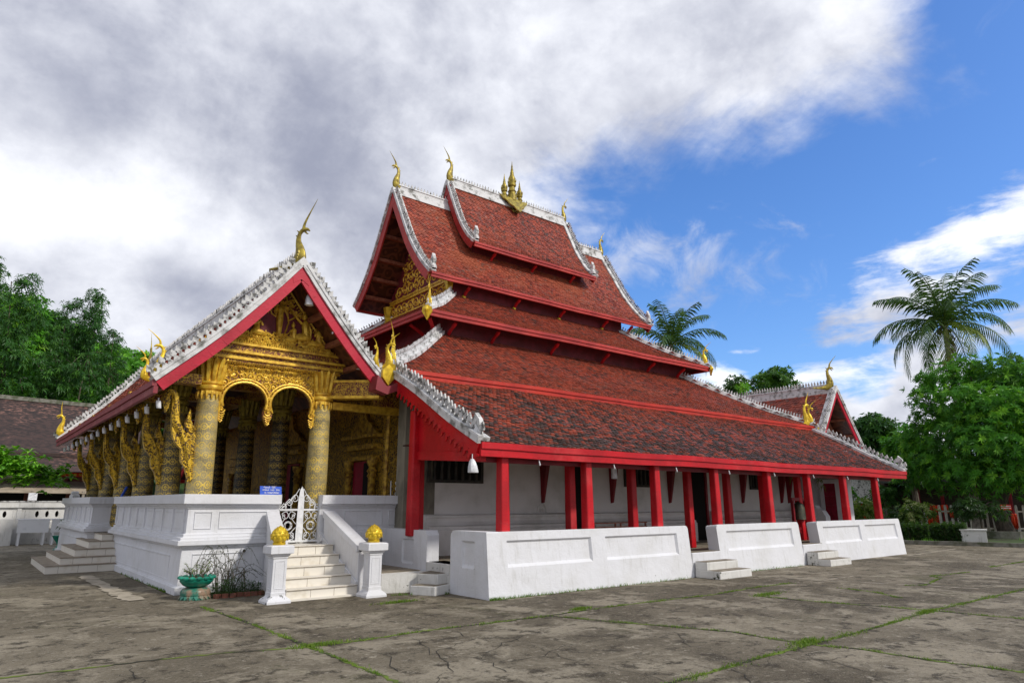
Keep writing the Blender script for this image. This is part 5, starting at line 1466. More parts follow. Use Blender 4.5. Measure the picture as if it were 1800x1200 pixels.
# pediment with relief figures
pe = MB(); ol = [(4.93 - (2.48 - p.x), p.y - .08) for p in prp.p if p.x > 1.12]
ol2 = [(ol[0][0], 4.75)] + ol + [(2 * 4.93 - x, z) for x, z in reversed(ol[:-1])] + [(2 * 4.93 - ol[0][0], 4.75)]
pe.prism(ol2, (0, 14.0, 0), X_, Z_, .08); peo = pe.build('front_pediment', 'maroon', T)
bd = MB()
for s_ in (-1, 1):
    bd.cut(); P = [V((4.93 + s_ * (2.48 - p.x), 13.94, p.y - .16)) for p in prp.p if p.x > .95]
    bd.tube(P, .026, 6); P = [p + V((0, -.01, -.07)) for p in P]; row_of(bd, P, SPEAR, .07, -.045, Y_, .02)
bd.build('pediment_border', 'gold', peo)
rf = MB(); r2 = random.Random(9)
for k in range(900):      # foliage relief along the foot of the scene
    x = r2.uniform(3.72, 6.15); hmax = .30 - .06 * abs(x - 4.93)
    z = 4.80 + r2.random() * hmax
    if z > 4.80 + (prp.z_at(2.48 - abs(x - 4.93)) - 5.0): continue
    a = r2.uniform(.3, 2.84); l = r2.uniform(.05, .11); d = V((math.cos(a) * l, 0, math.sin(a) * l))
    p = V((x, 13.95 - r2.random() * .03, z)); rf.tube([p, p + d * .5 + V((0, -.012, 0)), p + d], [.012, .018, .003], 4)
for (x, z, r_, h_) in ((4.45, 5.02, .12, 1), (5.0, 4.98, .1, -1), (5.62, 4.98, .1, 1), (4.1, 4.92, .1, -1), (5.9, 4.9, .08, 1)): spiral(rf, (x, 13.95, z), X_, Z_, r_, 1.3, h_, 0, .02, 14)
# tree over the standing figure
for a in range(64):
    an = r2.uniform(.0, 3.14); rr2 = r2.uniform(.12, .62); x = 5.0 + math.cos(an) * rr2; z = 5.58 + math.sin(an) * rr2 * .8
    if z > prp.z_at(2.48 - abs(x - 4.93)) - .28: continue
    for q in range(7):
        b_ = r2.uniform(0, 6.28); d = V((math.cos(b_) * .06, 0, math.sin(b_) * .06)); p = V((x, 13.95, z)); rf.tube([p, p + d * .6 + V((0, -.015, 0)), p + d], [.010, .016, .003], 4)
for pts in (((4.98, 5.1), (5.06, 5.4), (5.02, 5.65), (4.85, 5.8)), ((5.05, 5.45), (5.2, 5.55), (5.32, 5.7)), ((4.6, 5.72), (4.68, 5.55), (4.78, 5.5))):
    rf.tube([(a, 13.95, b) for a, b in pts], .016, 5)
rf.build('relief_foliage', 'gold', peo)
def fig(mb, x, z, s, pose, flip=1):
    q = lambda a, b, c=0.0: V((x + a * s * flip, 13.93 - c * s, z + b * s))
    if pose == 'stand':
        mb.tube(smooth_pts([q(0, 0), q(0, .35), q(0, .62), q(0, .78), q(0, 1.02), q(0, 1.14)], 2), [.085 * s, .10 * s, .12 * s, .13 * s, .13 * s, .12 * s, .11 * s, .13 * s, .14 * s, .10 * s, .05 * s][:11], 8)
        for sx in (-1, 1):
            mb.tube([q(sx * .05, 0), q(sx * .06, -.14)], [.04 * s, .035 * s], 6); mb.tube([q(sx * .06, -.15, .05), q(sx * .1, -.16, .12)], [.035 * s, .02 * s], 5)
        mb.tube([q(-.13, 1.04), q(-.24, .85), q(-.17, .68, .05)], [.045 * s, .04 * s, .03 * s], 6); mb.tube([q(.13, 1.04), q(.24, .84), q(.30, .66, .05)], [.045 * s, .04 * s, .03 * s], 6)
        hz = 1.28
    else:
        mb.tube(smooth_pts([q(-.30, .03), q(-.1, .08), q(.10, .10), q(.22, .06)], 2), [.05 * s, .09 * s, .12 * s, .13 * s, .13 * s, .11 * s, .06 * s], 8)
        mb.tube([q(.08, .08), q(.06, .30), q(.04, .50), q(.03, .60)], [.13 * s, .11 * s, .12 * s, .05 * s], 8)
        if pose == 'pray': mb.tube([q(.13, .50), q(.17, .34, .08), q(-.05, .46, .1)], [.04 * s, .035 * s, .025 * s], 6); mb.tube([q(-.07, .50), q(-.12, .36, .08), q(-.05, .46, .1)], [.04 * s, .035 * s, .025 * s], 6)
        elif pose == 'bowl': mb.tube([q(-.07, .50), q(-.20, .32, .08), q(-.30, .24, .1)], [.04 * s, .035 * s, .03 * s], 6); mb.lathe([(.02 * s, -.05 * s), (.07 * s, 0), (.08 * s, .05 * s), (.05 * s, .08 * s)], q(-.34, .22, .06), 10)
        elif pose == 'reach': mb.tube([q(-.07, .50), q(-.25, .62, .06), q(-.40, .85, .06)], [.04 * s, .035 * s, .025 * s], 6); mb.tube([q(.13, .50), q(.2, .3, .05), q(.2, .1, .05)], [.04 * s, .035 * s, .03 * s], 6)
        hz = .72
    mb.lathe([(.01 * s, -.11 * s), (.055 * s, -.09 * s), (.08 * s, -.02 * s), (.08 * s, .04 * s), (.06 * s, .09 * s), (.03 * s, .11 * s), (.035 * s, .14 * s), (.01 * s, .17 * s)], q(0, hz), 10)
fg = MB(); fig(fg, 4.86, 5.13, .56, 'stand')
f0_ = fg.build('relief_figure', 'gold', peo, smooth='auto')
for (x, z, s, po, fl) in ((4.42, 5.04, .60, 'pray', -1), (4.08, 4.93, .52, 'pray', -1), (5.16, 5.0, .50, 'bowl', 1), (5.40, 5.06, .74, 'reach', 1), (5.72, 4.97, .60, 'pray', 1)):
    fg = MB(); fig(fg, x, z, s, po, fl); fg.build('relief_figure', 'gold', peo, smooth='auto')
# gilded hall front
gw = MB(); gw.box(7.9, 8.0, 13.35, 27.6, .82, 4.64); gwo = gw.build('gilded_wall', 'gold_wall', T)
def gdoor(yc, w_, h_):
    f = MB()
    for s_ in (-1, 1):
        f.lathe([(.13, .82), (.13, .95), (.10, 1.0), (.09, 1.1), (.09, 2.2), (.12, 2.24), (.09, 2.3), (.13, 2.36), (.08, 2.45), (.14, 2.55), (.15, 2.66)], (7.78, yc + s_ * (w_ / 2 + .12), 0), 12)
    f.box(7.68, 7.92, yc - w_ / 2 - .3, yc + w_ / 2 + .3, h_ + .28, h_ + .40); f.box(7.72, 7.92, yc - w_ / 2 - .2, yc + w_ / 2 + .2, h_ + .02, h_ + .12); f.box(7.64, 7.92, yc - w_ / 2 - .36, yc + w_ / 2 + .36, h_ + .56, h_ + .64)
    pr_ = [(-w_ / 2 - .3, h_ + .64), (w_ / 2 + .3, h_ + .64), (w_ / 2, h_ + .85), (.2, h_ + 1.05), (0, h_ + 1.55), (-.2, h_ + 1.05), (-w_ / 2, h_ + .85)]
    f.prism(pr_, (7.84, yc, 0), -Y_, Z_, .1)
    o = f.build('gilded_door_frame', 'gold_dim', T, smooth='auto')
    d = MB(); d.box(7.86, 7.89, yc - w_ / 2, yc + w_ / 2, .82, h_); d.build('door_leaf', 'door_red', o)
    d = MB(); d.box(7.85, 7.86, yc - w_ / 2, yc - .04, .86, h_ - .04); d.build('door_shadow_sheet', 'shade_black', o)  # black sheet over half the door stands for shade
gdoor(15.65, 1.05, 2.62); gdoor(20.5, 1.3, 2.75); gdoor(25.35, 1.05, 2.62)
# right-hand end of the gilded wall: plaster pillars, gilt strip and downpipe
p = MB(); p.box(7.72, 8.05, 13.35, 13.70, .82, 4.3); p.build('corner_pilaster', 'old_render', T)
p = MB(); p.box(7.85, 8.3, 12.98, 13.34, .5, 4.3); p.build('corner_pilaster', 'old_render', T)
p = MB(); p.tube([(7.70, 14.2, .82), (7.72, 14.15, 4.2)], .05, 10)
for k in range(60): p.tube([(7.70, 14.2, .9 + k * .055), (7.70, 14.2, .915 + k * .055)], .062, 8)
p.build('gilded_downpipe', 'gold_dim', T)
p = MB(); p.box(7.2, 7.95, 13.9, 14.0, 3.78, 4.0); p.build('gilded_corner_bracket', 'gold_relief_red', T)

# ---- wrought-iron gate
gx0, gx1, gz0, gz1, gy = 5.09, 6.02, .84, 1.47, 13.78
gt = MB(); t_ = .018
gm_ = (gx0 + gx1) / 2
def bar(a, b, r_=.013): gt.beam(a, b, r_ * 2, r_ * 2)
for x0, x1 in ((gx0, gm_ - .006), (gm_ + .006, gx1)):
    bar((x0 + .015, gy, gz0), (x0 + .015, gy, gz1), .019); bar((x1 - .015, gy, gz0), (x1 - .015, gy, gz1), .019)
    bar((x0, gy, gz0 + .01), (x1, gy, gz0 + .01), .019); bar((x0, gy, gz1), (x1, gy, gz1), .019)
gt.prism([(-.075, gz0), (.075 - .0, gz0), (.06, gz1 + .2), (.035, gz1 + .40), (0, gz1 + .47), (-.035, gz1 + .40), (-.06, gz1 + .2)], (gm_ - .0, gy - .02, 0), X_, Z_, .012)
G_ = gt.build('gate', 'steel', T)
sc2 = MB()
for x0, x1, s_ in ((gx0 + .03, gm_ - .04, -1), (gm_ + .04, gx1 - .03, 1)):
    cx_ = (x0 + x1) / 2; cz_ = (gz0 + gz1) / 2; w2 = (x1 - x0) / 2; h2 = (gz1 - gz0) / 2
    for k in range(4):
        a = k * math.pi / 2 + .78
        sc2.tube([(cx_ + .06 * math.cos(a + t) * (1.2 if abs(t) < .2 else .9), gy, cz_ + .06 * math.sin(a + t) * 1.1) for t in (-.7, -.35, 0, .35, .7)], .008, 5)
    sc2.tube([(cx_ + .085 * math.cos(i * .524), gy, cz_ + .085 * math.sin(i * .524)) for i in range(13)], .008, 5)
    for sx in (-1, 1):
        for sz in (-1, 1):
            spiral(sc2, (cx_ + sx * w2 * .42, gy, cz_ + sz * h2 * .62), X_, Z_, .085, 1.2, sx * sz, 1.57 * sz, .008, 14)
            sc2.tube(smooth_pts([(cx_ + sx * w2 * .9, gy, cz_ + sz * .02), (cx_ + sx * w2 * .55, gy, cz_ + sz * .09), (cx_ + sx * w2 * .35, gy, cz_ + sz * .16), (cx_ + sx * w2 * .7, gy, cz_ + sz * h2 * .75), (cx_, gy, cz_ + sz * h2 * .95)], 4), .008, 5)
        sc2.tube([(cx_ + sx * w2 * .62, gy, gz0), (cx_ + sx * w2 * .62, gy, cz_ - .14)], .006, 4)
    for k in range(3):
        bx_ = gm_ + s_ * (.13 + k * .11); bz = gz1 + .10 + (2 - k) * .085
        spiral(sc2, (bx_, gy, bz - .05), X_, Z_, .075 - k * .008, 1.25, s_, 1.57, .009, 16)
        sc2.tube(smooth_pts([(bx_ + s_ * .07, gy, gz1 + .015), (bx_ + s_ * .075, gy, bz - .06), (bx_, gy, bz + .03)], 4), .008, 5)
    sc2.tube(smooth_pts([(gm_ + s_ * .40, gy, gz1 + .02), (gm_ + s_ * .28, gy, gz1 + .13), (gm_ + s_ * .14, gy, gz1 + .27), (gm_ + s_ * .045, gy, gz1 + .42)], 5), .008, 5)
sc2.build('scroll_ironwork', 'steel', G_, smooth=True)
sc2 = MB(); spx = 7.72
for k in range(3):
    spiral(sc2, (7.86, 13.9, 1.80 + .12 * k), X_, Z_, .06, 1.2, 1, 0, .010, 12)
    bar((7.70, 13.9, 1.76 + .1 * k), (7.98, 13.9, 1.76 + .1 * k))
sc2.tube([(7.7, 13.9, 1.76), (7.7, 13.9, 2.1)], .012, 5); sc2.tube([(7.98, 13.9, 1.76), (7.98, 13.9, 2.0)], .012, 5)
sc2.build('side_grille', 'steel', T)

# ---- things resting on or hanging from the temple
sg = thing('notice_sign', (4.88, 13.66, 1.77), 'small blue notice with three lines of white handwriting on the parapet', 'sign')
b = MB(); b.prism([(-.215, 0), (.215, 0), (.21, .155), (-.22, .165)], (4.87, 13.64, 1.768), X_, V((0, .12, 1)).normalized(), .012); b.build('board', 'blue_sign', sg)
b = MB(); r3 = random.Random(21)
def scribble(x, z, w, h, kind):
    P = lambda a, c: (x + a * w, 13.626 + (z + c * h - 1.768) * .12, z + c * h)
    K = {0: [(0, .9), (.3, 1), (.5, .6), (.2, .4), (.1, .1), (.6, 0), (.9, .4), (.85, 1)], 1: [(.1, .2), (0, .8), (.4, 1), (.5, .5), (.6, 1), (.95, .8), (.9, .1)], 2: [(.3, .6), (.1, .4), (.1, 0), (.6, 0), (.8, .4), (.5, 1), (.1, .9)], 3: [(.1, 1), (.1, .1), (.5, 0), (.5, .5), (.9, .6), (.9, 0)],
         4: [(0, .1), (.3, .4), (0, .7), (.4, 1), (.8, .7), (.6, 0), (1, .1)], 'o': [(.5, 0), (.1, .3), (.1, .7), (.5, 1), (.9, .7), (.9, .3), (.5, 0)], '1': [(.2, .75), (.55, 1), (.5, 0)], '.': [(.4, 0), (.5, .12)], '(': [(.7, 1.1), (.35, .5), (.7, -.15)], ')': [(.3, 1.1), (.65, .5), (.3, -.15)]}[kind]
    b.tube([P(*p) for p in K], .0034, 4)
for (x, z, n_) in ((4.72, 1.893, 9), (4.70, 1.843, 13)):
    for k in range(n_):
        if k in (5, 9): continue
        scribble(x + k * .0265, z, .020, .026, r3.choice([0, 1, 2, 3, 4]))
        if r3.random() < .45: b.tube([(x + k * .0265, 13.622 + (z - 1.73) * .12, z + .035), (x + k * .0265 + .014, 13.622 + (z - 1.73) * .12, z + .039)], .003, 4)
for k, ch in enumerate(['1', 'o', '.', 'o', 'o', 'o', 3, 1, '(', 0, 4, 2, 3, ')']): scribble(4.735 + k * .0215, 1.790, .017, .028, ch)
b.build('lettering', 'sign_white', sg)
def bag(loc, s, label):
    m = MB(); x, y, z = loc
    m.lathe([(.03 * s, .0), (.06 * s, -.05 * s), (.085 * s, -.14 * s), (.10 * s, -.24 * s), (.095 * s, -.25 * s), (.02 * s, -.245 * s)], loc, 12, (.03 * s, .0, 0), .06, 5)
    m.tube([V(loc) + Z_ * (.09 * s), V(loc)], .008, 4)
    return tag(fixn(m.build('hanging_lamp_bag', 'bag_white', None, loc, smooth='auto')), label, 'bag')
bag((6.98, 9.72, 2.36), .95, 'crumpled white plastic bag hanging at the near corner of the red verandah eave')
bag((5.17, 13.2, 5.88), .9, 'white plastic bag hanging high inside the pink-red gable, just right of its peak')
bag((6.42, 13.25, 4.62), .7, 'small white plastic bag hanging low under the right slope of the pink-red gable')
for i, (x, z) in enumerate(((4.90, 6.13), (4.62, 5.85), (4.10, 5.27), (5.75, 5.15))):
    m = MB(); m.tube([(x - .03, 13.14, z), (x + .03, 13.14, z)], .03, 8); m.tube([(x, 13.14, z + .06), (x, 13.14, z - .02)], .012, 5); m.tube([(x - .03, 13.1, z - .02), (x - .05, 13.1, z - .05)], .018, 6)
    tag(m.build('lamp_holder', 'bag_white', None, (x, 13.14, z)), ('small white lamp holder hanging right at the peak of the pink-red gable', 'small white lamp holder under the left slope of the gable, second below its peak', 'small white lamp holder under the left slope of the gable, lowest on that side', 'small white lamp holder under the right slope of the gable, about halfway down')[i], 'lamp')
for i in range(15):
    y = 13.5 + i * .98; z = 3.42; x = 2.62
    m = MB(); m.lathe([(.040, 0), (.044, -.03), (.042, -.125), (.038, -.135), (.026, -.13), (.026, -.08)], (x, y, z), 10, (.012, .01 * math.sin(i * 2), 0)); m.tube([(x, y, z + .05), (x, y, z)], .012, 5)
    tag(m.build('hanging_white_tube', 'bag_white', None, (x, y, z), smooth='auto'), 'short white tube in the row hanging under the left porch eave', 'lamp', 'white tubes hanging under the porch eave')
for i in range(8):
    x = 8.6 + i * 2.1
    m = MB(); m.tube([(x, 9.78, 2.40), (x, 9.76, 2.32)], .012, 5); m.lathe([(.006, -.03), (.016, -.02), (.018, 0), (.012, .02)], (x, 9.76, 2.325), 8)
    tag(m.build('light_bulb', 'bag_white', None, (x, 9.77, 2.35), smooth='auto'), 'small white bulb in the row under the red verandah eave', 'light bulb', 'bulbs under the verandah eave')
m = MB(); m.box(11.72, 11.86, 10.75, 10.80, 2.15, 2.42); tag(m.build('switch_box', 'bag_white', None, (11.8, 10.8, 2.3)), 'small pale switch box beside the inner red column near the first doorway', 'box')
# red board hanging inside the porch, bell stand, rail bench
hb = thing('hanging_board', (4.4, 18.9, 3.5), 'dark red board with pale writing hanging inside the porch behind the gilded brackets', 'sign')
m = MB(); m.prism([(-.45, -.28), (.45, -.28), (.45, .28), (-.45, .28)], (4.35, 18.9, 3.45), X_, Z_, .04); m.build('board', 'red_dark', hb)
m = MB()
for k in range(9): m.box(3.98 + k * .085, 4.03 + k * .085, 18.86, 18.878, 3.38 + .03 * (k % 2), 3.52)
m.frame((3.90, 18.88, 3.17), X_, Z_, .9, .56, .02, .008); m.build('lettering', 'sign_white', hb)
m = MB(); m.tube([(4.0, 18.9, 3.7), (4.0, 18.9, 4.3)], .01, 4); m.tube([(4.7, 18.9, 3.7), (4.7, 18.9, 4.3)], .01, 4); m.build('cord', 'steel', hb)
bs = thing('bell_stand', (20.1, 10.9, .5), 'red wooden frame holding a dark bronze bell, at the far end of the verandah', 'bell stand')
m = MB()
for x in (19.85, 20.55): m.beam((x, 10.9, .5), (x, 10.9, 1.72), .08, .08)
m.beam((19.75, 10.9, 1.72), (20.65, 10.9, 1.72), .1, .09); m.beam((19.8, 10.9, .85), (20.6, 10.9, .85), .06, .08); m.beam((19.85, 10.9, .9), (20.55, 10.9, .55), .05, .06); m.build('frame', 'red_dark', bs)
m = MB(); m.lathe([(.03, 1.66), (.06, 1.62), (.13, 1.58), (.17, 1.48), (.18, 1.2), (.20, 1.12), (.185, 1.11)], (20.2, 10.9, 0), 18); m.build('bell', 'bronze', bs, smooth='auto')
m = MB()
for z in (1.02, 1.12): m.beam((12.05, 11.9, z), (14.2, 11.9, z), .05, .03)
for x in (12.08, 14.15, 13.0, 13.2): m.beam((x, 11.9, .5), (x, 11.9, 1.13), .035, .035)
tag(m.build('metal_rail', 'purlin', None, (13.1, 11.9, .5)), 'low pale brown rail standing inside the verandah behind the second wall panel', 'rail')
m = MB(); m.tube([(3.45, 20.9, 1.75), (3.6, 21.2, 2.02)], .035, 8); tag(m.build('folded_umbrella', 'blue_sign', None, (3.5, 21.0, 1.75)), 'dark blue folded umbrella leaning on the parapet among the patterned columns', 'umbrella')
# verandah creeper: hanging plants near the far columns
m = MB(); r4 = random.Random(2)
for (x, z) in ((20.6, 2.45), (21.6, 2.45), (22.4, 2.4)):
    foliage(m, [((x, 11.2, z), .22)], 5, 6, .16, .03, r4, .6)
tag(m.build('hanging_plant', 'leaf_olive', None, (21.5, 11.2, 2.4)), 'dry hanging plants tied up under the verandah roof beside the bell stand', 'plant')
# ================================================================ pots and plants by the porch
pt = thing('lotus_planter', (3.46, 12.95, 0), 'large green glazed lotus-shaped planter on a worn green foot, at the white porch corner', 'planter')
pc = (3.46, 12.95, 0)
m = MB(); m.lathe([(.245, 0), (.25, .03), (.20, .05), (.235, .07), (.245, .12), (.225, .16), (.17, .19), (.12, .20)], pc, 36)
for k in range(18):
    a = 6.2832 * k / 18; o = V((math.cos(a), math.sin(a), 0)); t = V((-o.y, o.x, 0)); c = V(pc)
    m.add([c + o * .235 - t * .042 + Z_ * .055, c + o * .285 + Z_ * .0, c + o * .235 + t * .042 + Z_ * .055, c + o * .215 + Z_ * .09], [(0, 1, 2, 3)])
    m.add([c + o * .20 - t * .036 + Z_ * .17, c + o * .255 + Z_ * .125, c + o * .20 + t * .036 + Z_ * .17, c + o * .16 + Z_ * .19], [(0, 1, 2, 3)])
m.build('foot', 'green_worn', pt, smooth='auto')
m = MB(); m.lathe([(.12, .20), (.17, .205), (.22, .235), (.255, .275), (.27, .295), (.275, .31), (.262, .315), (.268, .33), (.278, .35), (.25, .36), (.245, .345), (.02, .335)], pc, 36)
for k in range(15):
    a = 6.2832 * k / 15; c = V(pc) + V((math.cos(a), math.sin(a), 0)) * .265 + Z_ * .355
    m.lathe([(.0, -.03), (.038, -.022), (.048, .0), (.036, .024), (.0, .034)], c, 8)
m.build('bowl', 'green_glaze', pt, smooth='auto')
m = MB(); m.lathe([(.24, .345), (.1, .36), (.01, .365)], pc, 20); m.build('earth', 'soil', pt)
m = MB(); lf = MB(); r5 = random.Random(8)
for k in range(16):
    a = r5.uniform(0, 6.28); b = V(pc) + V((math.cos(a) * .08, math.sin(a) * .06, .35)); tip = b + V((math.cos(a) * .14, math.sin(a) * .1, r5.uniform(.10, .27)))
    q = smooth_pts([b, b.lerp(tip, .5) + V((r5.uniform(-.02, .02), 0, .02)), tip], 3); m.tube(q, [.007 - .0007 * i for i in range(len(q))], 5)
    for i in range(2, len(q)):
        for _ in range(4):
            leafcard(lf, q[i] + V((r5.uniform(-.02, .02), r5.uniform(-.02, .02), 0)), (rnd_dir(r5) + Z_ * .6).normalized(), Z_, r5.uniform(.03, .05), .016, (r5.random(), r5.random(), 0, 1))
tag(m.build('potted_shrub', 'bark', None, pc), 'small sparse-leaved shrub growing in the large green lotus planter', 'shrub')
bush = [o for o in col.objects if o.name == 'potted_shrub'][0]; lf.build('leaves', 'leaf_olive', bush)
th_ = thing('straggly_bush', (3.95, 12.95, 0), 'straggly arching bush against the white porch wall, beside the green planter', 'bush')
m = MB(); lf = MB()
for k in range(34):
    b = V((3.95 + r5.uniform(-.15, .2), 13.1 + r5.uniform(-.1, .1), .05)); s_ = r5.choice((-1, 1)); rr_ = r5.uniform(.15, .55); h = r5.uniform(.3, .85)
    q = smooth_pts([b, b + V((s_ * rr_ * .25, r5.uniform(-.08, .08), h * .75)), b + V((s_ * rr_ * .7, r5.uniform(-.15, .1), h)), b + V((s_ * rr_ * 1.15, r5.uniform(-.2, .1), h * .62))], 5)
    m.tube(q, [.006 - .004 * i / len(q) for i in range(len(q))], 4)
    for i in range(2, len(q)):
        for _ in range(3): leafcard(lf, q[i].lerp(q[i - 1], r5.random()), (rnd_dir(r5) + Z_ * .3).normalized(), Z_, r5.uniform(.018, .035), .012, (r5.random() * .6, r5.random() * .8, 0, 1))
m.build('stems', 'bark', th_)
for _ in range(2600):
    p = V((3.72 + r5.random() * .85, 12.93 + r5.gauss(0, .10), .02)); p.z = r5.random() ** 1.6 * (.30 - .25 * abs(p.x - 4.1))
    if p.z < 0: p.z = .02
    leafcard(lf, p, (rnd_dir(r5) + Z_ * .8).normalized(), Z_, r5.uniform(.03, .07), .014, (r5.random(), r5.random() * .85, 0, 1))
lf.build('leaves', 'leaf_hedge', th_)
m = MB()
for k in range(7): m.beam((3.72 + k * .125, 12.74 + .03 * math.sin(k * 3), .035), (3.72 + k * .125 + .10, 12.75 + .03 * math.cos(k * 2), .035), .06, .07)
m.build('brick_edging', 'brick_old', th_)
m = MB(); m.tube([(4.42, 13.3, .0), (4.40, 13.42, .42)], [.013, .011], 6); m.tube([(4.37, 13.3, .0), (4.375, 13.45, .35)], [.008, .007], 6); m.build('stake', 'bark_pale', th_)
ur = thing('green_urn', (3.05, 28.6, 0), 'small dark green glazed urn with a plant, beyond the left end of the porch', 'urn')
m = MB(); m.lathe([(.17, 0), (.18, .05), (.10, .12), (.07, .2), (.10, .28), (.2, .42), (.24, .5), (.26, .52), (.22, .5), (.02, .48)], (3.02, 28.55, 0), 18, None, .05, 9); m.build('bowl', 'green_glaze', ur, smooth='auto')
m = MB(); foliage(m, [((3.02, 28.55, .85), .22)], 10, 6, .18, .04, r5, .3); m.build('plant', 'leaf_hedge', ur)

# ================================================================ left background
bw = thing('balustrade_wall', (0, 34.2, 0), 'weathered low white wall pierced with small upright oval openings, far left', 'wall')
m = MB()
for x0, x1, hol in ((-9, -5.5, 4), (-5.4, -2.2, 4), (-2.1, .15, 3), (.25, 2.05, 4), (2.12, 4.6, 5)):
    holes = []
    n_ = hol; w_ = (x1 - x0) * .72 / n_
    for k in range(n_):
        cx_ = x0 + (x1 - x0) * .5 + (k - (n_ - 1) / 2) * w_ * .95
        holes.append([(cx_ + .065 * math.cos(a), 1.17 + .13 * math.sin(a)) for a in [i * math.pi / 5 for i in range(10)]])
    o = [(x0, .85), (x1, .85), (x1, 1.42), (x0, 1.42)]
    loops = [[V((p[0], p[1], 0)) for p in o]] + [[V((p[0], p[1], 0)) for p in h] for h in holes]
    fl = [p for l in loops for p in l]; tri = [tuple(t) for t in tessellate_polygon(loops)]
    m.add([(p.x, 34.1, p.y) for p in fl], tri); m.add([(p.x, 34.3, p.y) for p in fl], tri)
    for h in holes:
        k = len(h); m.add([(p[0], 34.1, p[1]) for p in h] + [(p[0], 34.3, p[1]) for p in h], [(i, (i + 1) % k, k + (i + 1) % k, k + i) for i in range(k)])
    m.frame((x0 + .15, 34.1, .93), X_, Z_, x1 - x0 - .3, .45, .03, .02)
for x in (-9, -5.45, -2.15, .2, 2.08, 4.65): m.box(x - .07, x + .07, 34.05, 34.34, .8, 1.44)
m.box(-9, 4.7, 34.0, 34.4, 1.43, 1.66); m.box(-9, 4.7, 34.03, 34.37, .0, .86)
m.build('wall', 'plaster_old', bw)
m = MB(); m.box(-9, 4.7, 33.97, 34.43, 1.655, 1.69); m.build('coping', 'crest_grey', bw)
m = MB(); m.box(-6, 1.85, 33.3, 33.95, 0, .95); m.box(1.4, 1.9, 33.25, 33.96, .0, 1.0)
tag(m.build('concrete_block', 'plaster_old', None, (-2, 33.6, 0)), 'long weathered pale concrete block at the left edge, left of the white tables', 'block')
for x0, lab in ((2.02, 'left of the two white tables with deep front panels by the pierced wall'), (3.12, 'right of the two white tables with deep front panels by the pierced wall')):
    t_ = thing('white_table', (x0 + .5, 33.2, 0), lab, 'table', 'white tables by the pierced wall')
    m = MB(); m.box(x0, x0 + 1.04, 32.95, 33.6, .97, 1.0); m.build('tabletop', 'white_paint', t_)
    m = MB(); m.box(x0 + .005, x0 + 1.035, 32.955, 32.98, .48, .968); m.build('front_panel', 'white_paint', t_)
    for sx in (x0 + .10, x0 + .90):
        for y in (33.0, 33.5): m = MB(); m.beam((sx, y, 0), (sx, y, .96), .07, .07); m.build('leg', 'white_paint', t_)
# old timber house
ho = thing('timber_house', (0, 52, 0), 'long dark timber house with a big weathered brown tiled roof, far left', 'house')
m = MB(); m.add([(-16, 47, 4.55), (9.5, 47, 4.35), (9.5, 53, 7.9), (-16, 53, 8.5)], [(0, 1, 2, 3)]); m.add([(-16, 59, 4.5), (9.5, 59, 4.5), (9.5, 53.01, 7.9), (-16, 53.01, 8.5)], [(3, 2, 1, 0)])
m.add([(-16, 47, 4.45), (9.5, 47, 4.25), (9.5, 53, 7.8), (-16, 53, 8.4)], [(3, 2, 1, 0)])
rr0 = m.build('roof', 'old_roof', ho)
m = MB(); m.beam((-16, 53, 8.55), (9.5, 53, 7.95), .4, .25); m.build('ridge_cap', 'grey_stone', rr0)
m = MB(); m.box(-16, 9.5, 46.9, 47.0, 4.2, 4.4); m.add([(-16, 45.2, 3.35), (9.5, 45.2, 3.3), (9.5, 47.2, 4.3), (-16, 47.2, 4.4)], [(0, 1, 2, 3)]); m.build('lean_to_roof', 'old_roof', ho)
m = MB(); m.box(-15, 9, 48.5, 58, 0, 4.5); 
for k in range(60): m.box(-15 + k * .4, -14.97 + k * .4, 48.46, 48.5, .4, 4.4)
m.build('wall', 'dark_wood', ho)
m = MB(); m.box(-15, 9.4, 47.6, 47.75, 2.75, 3.25)
for k in range(13): m.box(-15 + k * 2, -14.8 + k * 2, 47.6, 47.8, 0, 4.3)
m.build('gallery_rail', 'brown_wood', ho)
m = MB(); m.add([(-1.0, 45.4, 2.42), (1.8, 45.4, 2.18), (5.8, 45.4, 2.15), (5.8, 47.5, 2.85), (1.8, 47.5, 2.88), (-1, 47.5, 3.05)], [(0, 1, 4, 5), (1, 2, 3, 4)]); aw = m.build('awning', 'tan_awning', ho)
md = aw.modifiers.new('s', 'SOLIDIFY'); md.thickness = .04
m = MB(); 
for x in (-.8, 3.2, 5.6): m.cut(); m.beam((x, 45.5, 0), (x, 45.5, 2.25), .13, .13)
m.build('awning_post', 'bark_pale', ho)
m = MB(); m.box(-15, 9.2, 47.9, 48.4, 0, 2.7); m.build('undercroft_shade_block', 'shade_black', ho)  # solid black block painted as the shade beneath the house
m = MB(); m.box(3.05, 3.45, 45.38, 45.41, 1.75, 2.15); tag(m.build('pink_notice', 'bag_white', None, (3.25, 45.4, 1.9)), 'small pale notice fixed to a post under the tan awning', 'notice')
m = MB(); m.box(4.6, 6.0, 47.52, 47.58, 3.12, 3.35); ob_ = tag(m.build('orange_banner', 'orange_robe', None, (5.3, 47.5, 3.2)), 'narrow orange banner with yellow lettering on the dark timber house', 'banner')
m = MB(); m.box(-.3, .35, 45.9, 46.0, 1.62, 2.1); 
for k in range(14): m.tube([(-.25 + k * .045, 45.88, 1.65), (-.25 + k * .045, 45.88, 2.07)], .012, 4)
tag(m.build('patterned_screen', 'sheet_metal', None, (0, 46, 1.7)), 'small patterned screen below the tan awning near the left edge', 'screen')
m = MB()
for k in range(5): m.box(4.7 + k * .26, 4.83 + k * .26, 47.50, 47.519, 3.18, 3.30)
m.build('lettering', 'gold_naga', ob_)
